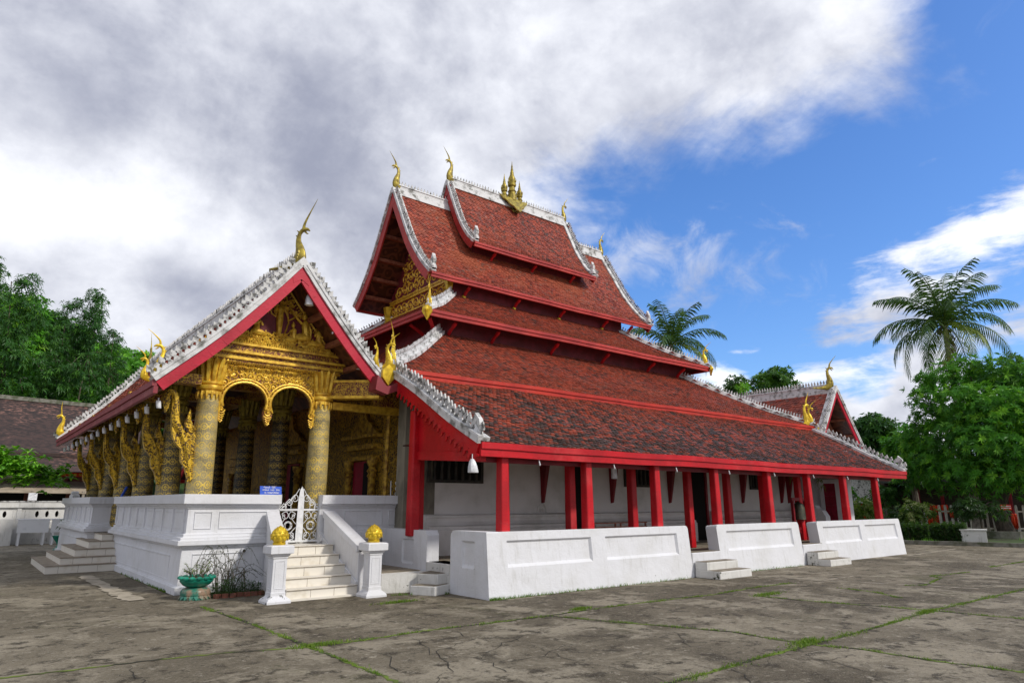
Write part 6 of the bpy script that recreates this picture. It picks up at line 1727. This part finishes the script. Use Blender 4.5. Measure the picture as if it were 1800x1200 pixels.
# plumeria branches reaching in from the left edge
pl = thing('plumeria_tree', (-1.0, 27.5, 0), 'plumeria tree with pale crooked branches and bright green leaves at the left edge', 'tree')
m = MB(); limb(m, [(-1.0, 27.5, 0), (-.9, 27.4, 1.2), (-.6, 27.2, 2.2)], .16, .10)
tips = []
for a, b, c_ in (((.15, 27.0, 2.55), (.9, 26.9, 3.0), (1.5, 26.8, 3.35)), ((0, 27.2, 2.9), (.4, 27.1, 3.6), (.75, 27.1, 4.15)), ((.2, 26.9, 2.4), (1.2, 26.7, 2.75), (2.0, 26.6, 3.0)), ((-.2, 27.2, 3.0), (-.1, 27.2, 3.8), (.15, 27.2, 4.3)), ((-.7, 27.3, 3.0), (-.9, 27.3, 4.0), (-.8, 27.3, 4.4)), ((.1, 27.0, 2.6), (.6, 27.5, 3.2), (1.1, 27.6, 3.9)), ((.3, 26.8, 2.6), (1.0, 26.4, 3.1), (1.75, 26.2, 3.25))):
    a, b, c_ = [(q[0] * 1.12 + .05, q[1], 1.9 + (q[2] - 2.3) * .62) for q in (a, b, c_)]
    limb(m, [(-.6, 27.2, 1.8), a, b, c_], .08, .025); tips.append(V(c_)); tips.append(V(b) + V((.1, -.1, .15)))
m.build('trunk', 'bark_pale', pl)
lf = MB(); r6 = random.Random(4)
for t_ in tips:
    for q in range(20):
        c = t_ + V((r6.gauss(0, .36), r6.gauss(0, .3), r6.gauss(.02, .14)))
        for k in range(13):
            a = r6.uniform(0, 6.28); e_ = r6.uniform(-.2, .9); d = V((math.cos(a) * math.cos(e_), math.sin(a) * math.cos(e_), math.sin(e_)))
            leafcard(lf, c, d, Z_, r6.uniform(.22, .34), .095, (r6.random(), r6.random(), 0, 1), .25)
lf.build('crown', 'leaf_bright', pl)

# hill with its trees
def hz(x, y):
    u = (x + 8) / 60; v = (y - 78) / 42
    return max(-1, 24 * math.exp(-((x + 22) / 42) ** 2) * (1 / (1 + math.exp(-(y - 80) / 6))) - 1.2 + .5 * math.sin(x * .31) * math.cos(y * .23))
hm = MB(); nx, ny = 44, 22
vs = [(-110 + i * 4.2, 66 + j * 5, hz(-110 + i * 4.2, 66 + j * 5)) for j in range(ny) for i in range(nx)]
hm.add(vs, [(j * nx + i, j * nx + i + 1, (j + 1) * nx + i + 1, (j + 1) * nx + i) for j in range(ny - 1) for i in range(nx - 1)])
tag(hm.build('hill', 'hill', smooth=True), kind='structure')
def tree(name, loc, clumps, trunk, dens, per, L, w, lm, bm_, seed, label, cat='tree', group=None, tr=(.25, .08), shell=(.5, 1.02), droop=.25, squash=1.0):
    rg = random.Random(seed); t_ = thing(name, loc, label, cat, group)
    b = V(loc); m = MB()
    top = b + V(trunk[-1]) ; limb(m, [b] + [b + V(q) for q in trunk], tr[0], tr[1], 9)
    for (c, r_) in clumps[:14]:
        c = b + V(c); k = b + V(trunk[min(1, len(trunk) - 1)]); limb(m, [k, k.lerp(c, .5) + V((rg.uniform(-.3, .3), rg.uniform(-.3, .3), .2)), c], tr[1] * .9, .02, 5)
    m.build('trunk', bm_, t_)
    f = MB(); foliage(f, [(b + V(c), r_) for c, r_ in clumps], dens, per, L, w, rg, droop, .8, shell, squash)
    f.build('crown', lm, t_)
    return t_
def rand_clumps(rg, n_, R_, H0, H1, r0, r1, flat=.8):
    out = []
    for _ in range(n_):
        a = rg.uniform(0, 6.28); q = math.sqrt(rg.random()) * R_; h = H0 + (H1 - H0) * rg.random()
        k = math.sin(math.pi * min(1, max(0.12, (h - H0) / (H1 - H0) * .85 + .15)))
        r_ = rg.uniform(r0, r1); out.append(((math.cos(a) * q * k, math.sin(a) * q * k, h), (r_, r_, r_ * flat)))
    return out
r7 = random.Random(31)
protos = []
for k in range(4):
    cl = rand_clumps(random.Random(50 + k), 24, 3.6, 3.2, 9.6, 1.2, 2.0)
    protos.append(tree('forest_tree', (0, 0, 0), cl, [(0, 0, 2), (.3, .1, 5)], 3.4, 6, .62, .20, 'leaf_forest' if k % 2 == 0 else 'leaf_forest_dark', 'bark', 60 + k, 'x', 'tree', 'leafy trees on the hillside', (.28, .14)))
cl = [((random.Random(5 * k).gauss(0, 1.2) * (1.15 - k * .035), random.Random(7 * k).gauss(0, 1.2), 2.5 + k * .40), (1.25 - k * .018, 1.25 - k * .018, 1.0 - k * .012)) for k in range(27)]
bamboo = tree('bamboo_clump', (0, 0, 0), cl, [(0, 0, 3), (.3, .1, 7), (.9, .2, 12.5)], 4.2, 6, .46, .10, 'leaf_forest_dark', 'bark', 7, 'x', 'tree', 'feathery bamboo on the skyline', (.09, .04), (.2, 1.15), .4)
WH = ['dark green', 'mid green', 'glossy green', 'deep green']
def put(proto, loc, rz, sc, label, first):
    o = proto if first else copy_tree(proto)
    o.location = loc; o.rotation_euler = (0, 0, rz); o.scale = (sc, sc, sc); o['label'] = label; return o
used = set()
spots = []
for row, (yy, n_, x0, x1) in enumerate(((72, 7, -10, 18), (80, 8, -12, 22), (88, 9, -14, 26), (96, 9, -16, 30), (106, 9, -18, 30))):
    for i in range(n_):
        x = x0 + (x1 - x0) * (i + .5) / n_ + r7.uniform(-1, 1); spots.append((x, yy + r7.uniform(-2, 2), row))
for i, (x, y, row) in enumerate(spots):
    k = i % 4; z = max(hz(x, y), 0) - .3
    # skyline falls away to the right
    lim = 1.6 + y * (0.262 - .0016 * max(0, (x / y * 57.3)) ** 1.5)
    if x / y > .20: lim = 1.6 + y * .165
    sc = r7.uniform(.9, 1.3); H = 10.8
    if z + H * sc > lim: sc = max(.35, (lim - z) / H)
    put(protos[k], (x, y, z), r7.uniform(0, 6.28), sc, ('leafy green tree at the foot of the hill behind the timber house', 'leafy green tree on the lower slope of the hill at left', 'leafy green tree halfway up the hill at left', 'leafy green tree on the upper slope of the hill at left', 'leafy green tree along the top of the hill at left')[row], k not in used); used.add(k)
for i, (x, y, sc, rz, z0) in enumerate(((-.6, 66, .98, 0.3, 7.6), (1.7, 68, .98, 2.3, 7.6), (5.4, 70, .82, 1.4, 8.6), (7.2, 70, .90, .2, 8.6), (9.6, 72, .66, 4.0, 9.0), (-3.5, 70, 1.0, 3.1, 7.6), (14.9, 80, .36, 1.0, 12.0))):
    put(bamboo, (x, y, z0), rz, sc, 'dark feathery tree on the hill skyline, ' + ('near the left edge', 'just right of the left edge', 'in the middle of the group', 'leaning right in the middle', 'right of the middle', 'leftmost of all', 'small, just left of the white porch rake')[i], i == 0)

# ================================================================ behind the temple
c0 = ground_at(0, 0, 0)
def pos(px, py, D, dz=0.0):
    d = (_fh * math.cos(_p) + V((0, 0, 1)) * math.sin(_p)) * _F + _r * (px - 900) + (-_fh * math.sin(_p) + V((0, 0, 1)) * math.cos(_p)) * (600 - py)
    k = D / math.hypot(d.x, d.y)
    return V((d.x * k, d.y * k, 1.6 + d.z * k + dz))
def palm(name, loc, H, n_, L_, label, seed, lean=(0, 0), up_bias=.0, tr=.2, leafl=.85, cond=None):
    rg = random.Random(seed); t_ = thing(name, loc, label, 'palm tree'); b = V(loc); top = b + V((lean[0], lean[1], H))
    m = MB(); limb(m, [b, b.lerp(top, .5) + V((lean[0] * .1, 0, 0)), top], tr, tr * .7, 10)
    for k in range(int(H / .25)): q = b.lerp(top, k * .25 / H); m.lathe([(tr * .98, 0), (tr * 1.05, .02), (tr * .9, .04)], q, 10)
    m.build('trunk', 'bark_pale', t_)
    lf = MB(); ly = MB(); st_ = MB(); dd_ = MB()
    for i in range(n_):
        a = i * 2.399 + rg.uniform(-.2, .2); f = i / (n_ - 1)
        e0 = R(84 - 100 * f) + rg.uniform(-.08, .08); Lf = L_ * rg.uniform(.88, 1.08) * (.9 + .15 * math.sin(f * 3.1))
        if i >= n_ - 1: e0 -= .7; Lf *= .7
        pts = []; p = top.copy(); e = e0; N = 16; d_prev = None
        for k in range(N + 1):
            pts.append(p.copy()); d = V((math.cos(a) * math.cos(e), math.sin(a) * math.cos(e), math.sin(e))); p = p + d * (Lf / N); e -= (.018 + .095 * f + .075 * (k / N)) * (1.1 if math.cos(e) > .25 else .8)
        st_.tube(pts, [.045 * (1 - k / (N + 1)) + .008 for k in range(N + 1)], 5)
        side = V((-math.sin(a), math.cos(a), 0)); tgt = ly if (f > .70 and rg.random() < .45) else lf
        if i >= n_ - 1: tgt = dd_
        tone = rg.random()
        for k in range(3, int(N * 2.2)):
            q = k / (N * 2.2); j = int(q * N); pp = pts[j].lerp(pts[min(j + 1, N)], q * N - j); d = (pts[min(j + 1, N)] - pts[j]).normalized()
            ll = leafl * (math.sin(math.pi * (q * .82 + .12)) ** .7) * rg.uniform(.85, 1.1)
            for s_ in (-1, 1):
                dd = (side * s_ * .75 + d * .62 + V((0, 0, -.12 - .40 * q - .35 * f + rg.uniform(-.28, .22)))).normalized()
                w = .055; up = dd.cross(d).normalized()
                mid = pp + dd * ll * .55; tip = pp + dd * ll * .95 + V((0, 0, -.16 * ll - .1 * ll * rg.random()))
                wv = d * w
                tgt.add([pp - wv * .6, pp + wv * .6, mid + wv, tip, mid - wv], [(0, 1, 2, 4), (4, 2, 3)], (tone * .6 + rg.random() * .4, rg.random(), 0, 1))
    st_.build('frond_stalks', 'leaf_palm_yellow', t_); lf.build('fronds', 'leaf_palm', t_)
    if dd_.v: dd_.build('dead_fronds', 'leaf_dead', t_)
    if ly.v: ly.build('yellow_fronds', 'leaf_palm_yellow', t_)
    nut = MB()
    for k in range(9): a = rg.uniform(0, 6.28); c = top + V((math.cos(a) * .35, math.sin(a) * .35, -.25 + rg.uniform(-.2, .1))); nut.lathe([(.01, -.14), (.10, -.08), (.13, 0), (.10, .09), (.01, .14)], c, 8)
    nut.build('coconuts', 'bark', t_)
    return t_
p1 = pos(1660, 572, 52); palm('coconut_palm', (p1.x, p1.y, 0), p1.z, 27, 5.2, 'tall coconut palm with a full crown, rising behind the big mango tree at right', 3, (0.0, .0), leafl=1.2)
p2 = pos(1180, 606, 58); palm('coconut_palm', (p2.x, p2.y, 0), p2.z, 24, 5.0, 'coconut palm crown showing above the lower tiled roofs of the temple', 9, (0, 0), leafl=1.2)
def bigtree(name, px, D, pytop, pybot, halfw_px, lm, seed, label, n_=26, L=.45, w=.14, dens=5, per=7, flat=.8, trunk_px=None, bark='bark'):
    zt = pos(px, pytop, D).z; zb = pos(px, pybot, D).z; c = pos(px, 800, D); Rr = halfw_px / 1208 * D * .92
    rg = random.Random(seed); cl = []
    for _ in range(n_):
        a = rg.uniform(0, 6.28); q = rg.random() ** .5; h = rg.random(); k = math.sin(math.pi * (.18 + .72 * h)) ** .6
        r_ = (zt - zb) * rg.uniform(.13, .22); 
        cl.append(((math.cos(a) * q * (Rr - r_ * .8) * k, math.sin(a) * q * (Rr - r_ * .8) * k, zb + r_ * .8 + (zt - zb - 2 * r_ * .8) * h), (r_ * 1.15, r_ * 1.15, r_ * flat)))
    return tree(name, (c.x, c.y, 0), cl, [(0, 0, zb * .6), (.1, .1, zb + (zt - zb) * .4)], dens, per, L, w, lm, bark, seed + 1, label, 'tree', None, (.26, .12))
bigtree('broadleaf_tree', 1352, 62, 634, 730, 78, 'leaf_dark', 41, 'airy dark green tree showing above the low temple roof, between the two coconut palms', 22, .5, .15, 5)
bigtree('broadleaf_tree', 1318, 56, 672, 720, 18, 'leaf_bright', 47, 'small bright yellow-green treetop just above the ridge of the rear porch roof', 6, .35, .10, 8)
bigtree('broadleaf_tree', 1250, 66, 672, 740, 45, 'leaf_dark', 43, 'thin dark treetop low behind the temple roofs, left of the airy tree', 12, .5, .14, 3)
bigtree('broadleaf_tree', 1545, 56, 728, 850, 62, 'leaf_forest_dark', 51, 'dark green tree immediately right of the rear red gable, behind the verandah corner', 26, .42, .13, 5)
bigtree('broadleaf_tree', 1600, 44, 740, 880, 40, 'leaf_mango', 55, 'mid green tree filling the gap between the verandah eave and the big mango tree', 20, .36, .11, 6)
bigtree('broadleaf_tree', 1798, 58, 618, 700, 50, 'leaf_dark', 57, 'dark feathery treetop peeking over the mango tree at the right edge', 12, .4, .12, 4)
# the big mango tree
mc = pos(1766, 900, 38.5); rg = random.Random(70); cl = []
def mcl(px, py, dd, r_): 
    q = pos(px, py, 38.5 + dd); cl.append(((q.x - mc.x, q.y - mc.y, q.z), (r_, r_, r_ * .85)))
for px, py, dd, r_ in ((1660, 668, 0, 1.1), (1705, 655, .5, 1.1), (1760, 660, 0, 1.2), (1812, 670, 1, 1.3), (1630, 700, -.3, 1.0), (1690, 710, -1.6, 1.35), (1750, 720, -2, 1.5), (1810, 730, -1.5, 1.5), (1630, 745, 0, 1.05), (1668, 765, -1.5, 1.3), (1725, 780, -2.4, 1.5),
                        (1790, 790, -2.2, 1.5), (1612, 785, .4, .9), (1640, 815, -.8, 1.1), (1690, 830, -2, 1.15), (1745, 835, -2.3, 1.15), (1800, 840, -1.8, 1.1), (1615, 830, .5, .8), (1655, 850, -.8, .75), (1850, 700, 0, 1.5), (1860, 780, 0, 1.6), (1850, 840, 0, 1.2),
                        (1700, 740, 2, 1.8), (1770, 760, 2, 1.8), (1660, 800, 1.6, 1.3), (1730, 690, 2, 1.5), (1790, 820, 1.5, 1.2), (1590, 810, .6, .55), (1598, 770, .4, .55), (1625, 672, .6, .6), (1586, 840, .6, .5)): mcl(px, py, dd, r_)
mt = thing('mango_tree', (mc.x, mc.y, 0), 'large dense mango tree with a rounded glossy green crown at the right edge', 'tree')
m = MB(); b = V((mc.x, mc.y, 0))
limb(m, [b + V((0, 0, .1)), b + V((.1, .25, 1.2)), b + V((-.1, .5, 2.8)), b + V((0, .6, 4.5))], .36, .16, 12)
limb(m, [b + V((.1, .3, 1.2)), b + V((.1, -.3, 2.4)), b + V((.2, -1.2, 4))], .24, .10, 10)
for k in range(18):
    c = b + V(cl[k][0]); s0 = b + V((0, .3, 2.4)); limb(m, [s0, s0.lerp(c, .5) + V((0, 0, .2)), c], .10, .02, 6)
m.build('trunk', 'bark', mt)
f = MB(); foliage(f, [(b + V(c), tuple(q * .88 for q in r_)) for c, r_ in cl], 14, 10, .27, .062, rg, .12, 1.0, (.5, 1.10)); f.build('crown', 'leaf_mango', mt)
m = MB(); limb(m, [b + V((-.55, 1.0, 0)), b + V((-.5, .95, 1.6)), b + V((-.4, 1.2, 3.6))], .26, .15, 10); 
tt = thing('tree_stump_trunk', (b.x - .5, b.y + 1, 0), 'thick pale mossy trunk standing close on the left of the mango tree trunk', 'tree trunk'); m.build('trunk', 'bark_pale', tt)

# ================================================================ right-hand garden
def gp(px, py, z=0.0): return ground_at(px, py, z)
kb = MB(); ka = [gp(1560, 955), gp(1830, 963)]; d_ = (ka[1] - ka[0]).normalized(); A = ka[0] - d_ * -0; 
A = ka[0] - d_ * 1.0; B = ka[1] + d_ * 22; nrm = V((-d_.y, d_.x, 0)); nrm = nrm if nrm.x > 0 else -nrm
A2 = ka[0] - d_ * 9
kb.hexa([A2, B, B + nrm * .22, A2 + nrm * .22], [A2 + Z_ * .15, B + Z_ * .15, B + nrm * .2 + Z_ * .15, A2 + nrm * .2 + Z_ * .15])
tag(fixn(kb.build('kerb', 'grey_stone')), kind='structure')
m = MB(); q = [A2 + nrm * .2, B + nrm * .2, B + nrm * 60, A2 + nrm * 60]; m.add([p + Z_ * .11 for p in q], [(0, 1, 2, 3)]); tag(m.build('garden_bed', 'soil'), kind='structure')
m = MB(); r8 = random.Random(15)
for _ in range(9000):
    p = A2.lerp(B, r8.random()) + nrm * (.3 + r8.random() * 7); p.z = .11; sx = V((.02, 0, 0))
    if math.sin(p.x * 1.3) + math.sin(p.y * 1.1) < .2: continue
    m.add([p - sx, p + sx, p + V((r8.uniform(-.05, .05), r8.uniform(-.05, .05), r8.uniform(.05, .16)))], [(0, 1, 2)], (r8.random(), r8.random() * .9, 0, 1))
tag(m.build('lawn_grass', 'leaf_bright'), label='patches of green grass in the garden bed behind the kerb', cat='grass', kind='stuff')
def hedge(px0, px1, pyt, D, th, label):
    a = pos(px0, 900, D); b_ = pos(px1, 900, D); a.z = b_.z = .11; zt = pos(px0, pyt, D).z
    t_ = thing('clipped_hedge', tuple(a.lerp(b_, .5)), label, 'hedge', 'clipped hedges behind the kerb')
    m = MB(); rg = random.Random(px0)
    for _ in range(int((b_ - a).length * 2600)):
        u = rg.random(); v = rg.uniform(-1, 1); w_ = rg.random()
        face = rg.random()
        if face < .35: w_ = 1 - rg.random() * .06
        elif face < .9: v = -1 + rg.random() * .12
        lump = .06 * math.sin(u * 23) + .05 * math.sin(u * 51 + w_ * 9)
        p = a.lerp(b_, u) + nrm * (th * .5 * (v + 1) + lump) + Z_ * ((zt - .11) * w_ + lump * w_)
        leafcard(m, p, (rnd_dir(rg) + Z_ * .4 - nrm * .4).normalized(), Z_, rg.uniform(.07, .12), .045, (rg.random(), rg.random() * .9, 0, 1))
    m.build('leaves', 'leaf_hedge', t_)
    m = MB(); m.hexa([a, b_, b_ + nrm * th, a + nrm * th], [p + Z_ * (zt - .2) for p in (a + nrm * .06, b_ + nrm * .06, b_ + nrm * (th - .06), a + nrm * (th - .06))]); m.build('twigs', 'soil', t_)
hedge(1578, 1628, 923, 33, .9, 'low clipped dark hedge nearest the verandah corner'); hedge(1631, 1652, 924, 33.2, .8, 'shortest of the clipped dark hedges, middle one'); hedge(1653, 1694, 922, 33.2, .9, 'low clipped dark hedge just left of the white planter box')
# white planter box, stone ring, bench
c = pos(1712, 940, 33.4); c.z = .1
m = MB(); s_ = .40
m.beam(c + Z_ * .22 - d_ * .42, c + Z_ * .22 + d_ * .42, .6, .46); m.beam(c + Z_ * .47 - d_ * .46, c + Z_ * .47 + d_ * .46, .68, .05)
tag(m.build('planter_box', 'plaster_old', None, tuple(c)), 'white rectangular planter box under the dark shrub, right of the hedges', 'planter')
m = MB()
ctr = V((mc.x, mc.y + .4, .1)); ring = [(ctr.x + 2.1 * math.cos(i * math.pi / 10), ctr.y + 2.1 * math.sin(i * math.pi / 10)) for i in range(21)]
m.sweep(ring, [(-.15, .1), (.15, .1), (.15, .42), (-.15, .42)]); tag(m.build('stone_ring', 'grey_stone', None, tuple(ctr)), 'low round stone kerb encircling the foot of the mango tree', 'tree ring')
# shrubs
def shrub(px, pyt, pyb, hw_px, D, lm, seed, label, L=.16, w=.05, dens=16, n_=9, stems=True):
    zt = pos(px, pyt, D).z; zb = max(.1, pos(px, pyb, D).z); c = pos(px, 900, D); Rr = hw_px / 1208 * D
    rg = random.Random(seed); cl = []
    for _ in range(n_):
        a = rg.uniform(0, 6.28); q = rg.random() ** .5 * .65; h = rg.random(); r_ = min(Rr * .55, (zt - zb) * .3)
        cl.append(((math.cos(a) * q * Rr, math.sin(a) * q * Rr, zb + r_ * .8 + (zt - zb - 1.6 * r_) * h), (r_, r_, r_ * .85)))
    return tree('garden_shrub', (c.x, c.y, .05), cl, [(0, 0, zb + .1), (.05, 0, zb + (zt - zb) * .5)], dens, 7, L, w, lm, 'bark', seed, label, 'shrub', None, (.05, .03))
shrub(1722, 872, 922, 42, 35.5, 'leaf_hedge', 81, 'rounded dark green shrub above the white planter box by the fence', .2, .06, 16, 12)
shrub(1612, 872, 935, 28, 36, 'leaf_olive', 83, 'yellow-green shrub in front of the leftmost pickets, beside the hedge', .2, .05, 12)
shrub(1575, 880, 935, 25, 37, 'leaf_hedge', 84, 'dark shrub directly right of the last verandah column')
shrub(1512, 868, 935, 24, 40, 'leaf_olive', 85, 'light green leafy bush seen between the last two verandah columns', .22, .07, 14)
shrub(1535, 880, 935, 16, 42, 'leaf_dark', 86, 'dark bush seen just left of the last verandah column', .2, .07, 14)
shrub(1497, 850, 905, 12, 44, 'leaf_forest', 87, 'tall bush with yellow flowers seen beside the purple door wall', .2, .07, 14)
shrub(1560, 850, 900, 30, 46, 'leaf_forest_dark', 88, 'dark shrubbery in front of the grey tiled house', .25, .08, 10)
# picket fence sections
def fence(px0, px1, D0, D1, label):
    a = pos(px0, 900, D0); b_ = pos(px1, 900, D1); a.z = b_.z = .1
    f = thing('picket_fence', tuple(a), label, 'fence', 'white picket fence in the garden'); L_ = (b_ - a).length; u = (b_ - a) / L_; nf_ = V((-u.y, u.x, 0))
    m = MB(); k = int(L_ / .24)
    for i in range(k + 1):
        p = a + u * (i * L_ / max(k, 1)); h = 1.42
        m.prism([(-.055, .12), (.055, .12), (.055, h - .08), (.03, h), (-.03, h), (-.055, h - .08)], p, u, Z_, .03)
    m.build('pickets', 'fence_white', f)
    m = MB()
    for z in (.35, 1.12): m.beam(a + Z_ * z + nf_ * .035, b_ + Z_ * z + nf_ * .035, .03, .07)
    m.build('rail', 'fence_white', f)
fence(1595, 1626, 39, 39.2, 'leftmost stretch of white picket fence, half hidden by the yellow-green shrub')
fence(1652, 1716, 39.3, 39.8, 'stretch of white picket fence left of the white planter box'); fence(1722, 1757, 39.5, 39.5, 'stretch of white picket fence between the dark shrub and the mango trunk'); fence(1787, 1840, 40, 40, 'rightmost stretch of white picket fence, right of the mango trunk')
# monks' quarters at the right
h1 = thing('low_red_house', (44, 12, 0), 'long low house with red walls and a flat dark roof behind the picket fence', 'house')
a = pos(1560, 900, 47); b_ = pos(1860, 900, 47); a.z = b_.z = 0; u = (b_ - a).normalized(); nf_ = V((u.y, -u.x, 0)); nf_ = nf_ if nf_.x > 0 else -nf_
m = MB(); L_ = (b_ - a).length
m.hexa([a, b_, b_ + nf_ * 6, a + nf_ * 6], [p + Z_ * 3.2 for p in (a, b_, b_ + nf_ * 6, a + nf_ * 6)]); m.build('wall', 'dark_wood', h1)
m = MB(); q = [a - nf_ * 1.6, b_ - nf_ * 1.6, b_ + nf_ * 7, a + nf_ * 7]; m.hexa([p + Z_ * 2.75 for p in q], [p + Z_ * (3.0 + .4 * (i > 1)) for i, p in enumerate(q)]); m.build('roof', 'sheet_metal', h1)
m = MB()
for px in (1618, 1660, 1720, 1780): c = pos(px, 900, 45.6); m.cut(); m.beam((c.x, c.y, 0), (c.x, c.y, 2.8), .14, .14)
m.build('post', 'red_dark', h1)
def cloth(px0, px1, py0, py1, D, label, mm='orange_robe', nm='hanging_robe', cat='robe'):
    a = pos(px0, py0, D); b2 = pos(px1, py0, D); z0 = pos(px0, py1, D).z; m = MB(); u_ = (b2 - a); n1 = 14; vs = []
    for i in range(n1 + 1):
        p = a + u_ * (i / n1); w_ = nf_ * (.05 * math.sin(i * 1.7)); vs += [(p.x + w_.x, p.y + w_.y, p.z - .02 * math.sin(i)), (p.x + w_.x * 2, p.y + w_.y * 2, z0 + .05 * math.sin(i * 1.1))]
    m.add(vs, [(2 * i, 2 * i + 2, 2 * i + 3, 2 * i + 1) for i in range(n1)]); o = m.build(nm, mm, None, (a.x, a.y, z0), smooth=True); md = o.modifiers.new('s', 'SOLIDIFY'); md.thickness = .02
    return tag(o, label, cat)
cloth(1621, 1637, 888, 902, 45.2, 'leftmost of the three red-orange cloth panels on the low house', cat='cloth', nm='wall_cloth')
cloth(1638.5, 1651.5, 887.5, 902, 45.2, 'middle one of the three red-orange cloth panels on the low house', cat='cloth', nm='wall_cloth')
cloth(1653.5, 1666, 887, 901, 45.2, 'rightmost of the three red-orange cloth panels on the low house', cat='cloth', nm='wall_cloth')
cloth(1627, 1652, 905, 924, 39.8, 'wide red-orange robe hanging in the gap of the picket fence behind the hedges'); cloth(1716, 1722, 911, 931, 39.2, 'narrow bright red robe hanging on the fence beside the dark shrub'); cloth(1776, 1787, 903, 928, 39.6, 'red robe hanging on the fence just right of the mango trunk')
cloth(1669, 1676, 899, 909, 39.1, 'small red cloth on top of the picket fence above the hedges')
c = pos(1768, 891, 36.3); m = MB(); m.prism([(-.24, -.11), (.24, -.11), (.24, .11), (-.24, .11)], c, -d_ if False else V((_r.x, _r.y, 0)), Z_, .02)
rs = tag(m.build('red_sign', 'orange_robe', None, tuple(c)), 'small red sign with pale writing fixed on the mango trunk', 'sign')
m = MB()
for row in range(2):
    for k in range(8): m.prism([(-.2 + k * .052, -.06 + row * .08), (-.165 + k * .052, -.06 + row * .08), (-.17 + k * .052, -.02 + row * .08), (-.195 + k * .052, -.015 + row * .08)], c - _fh * .014, V((_r.x, _r.y, 0)), Z_, .006)
m.build('lettering', 'sign_white', rs)
# small house with grey tiled roof glimpsed behind the columns
h2 = thing('grey_roofed_house', tuple(pos(1530, 900, 60).xy) + (0,), 'small house with a steep grey tiled roof and pale verge, seen between the verandah columns', 'house')
a = pos(1490, 835, 60); r1_ = pos(1562, 845, 60); e1 = pos(1592, 882, 60); e0 = pos(1500, 884, 60)
m = MB(); bk = _fh * 5
m.add([a, r1_, e1, e0, a + bk, r1_ + bk, e1 + bk, e0 + bk], [(0, 3, 2, 1), (0, 1, 5, 4), (1, 2, 6, 5), (2, 3, 7, 6)]); m.build('roof', 'crest_grey', h2)
m = MB(); m.beam(r1_ - _fh * .1, e1 - _fh * .1, .15, .28); m.beam(a - _fh * .1, r1_ - _fh * .1, .15, .2); m.build('verge', 'plaster_old', h2)
m = MB(); q0 = pos(1510, 886, 61); q1 = pos(1585, 886, 61); m.hexa([V((p.x, p.y, 0)) for p in (q0, q1, q1 + bk, q0 + bk)], [V((p.x, p.y, 1.9)) for p in (q0, q1, q1 + bk, q0 + bk)]); m.build('wall', 'orange_robe', h2)
# background wood and far green hill at right
rg = random.Random(99); m = MB(); 
pr_ = []
for k in range(26):
    px = 1480 + k * 15; c = pos(px, 880 - rg.uniform(8, 34), 120 + rg.uniform(-12, 25)); pr_.append((tuple(c), rg.uniform(3.0, 4.6))); 
foliage(m, pr_, 1.1, 6, 1.1, .4, rg, .2)
tag(m.build('distant_wood', 'leaf_olive'), label='pale green far-off wood behind the low red house', cat='wood', kind='stuff')
mm = MB(); nx = 30
vs = [(120 + i * 14, -140 + j * 30, max(0, 16 * math.sin(math.pi * min(1, i / 12)) * .7 + 2 * math.sin(j * 1.3)) - 1) for j in range(16) for i in range(nx)]
mm.add(vs, [(j * nx + i, j * nx + i + 1, (j + 1) * nx + i + 1, (j + 1) * nx + i) for j in range(15) for i in range(nx - 1)]); tag(mm.build('far_hill', 'hill', smooth=True), kind='structure')
bpy.context.view_layer.update()
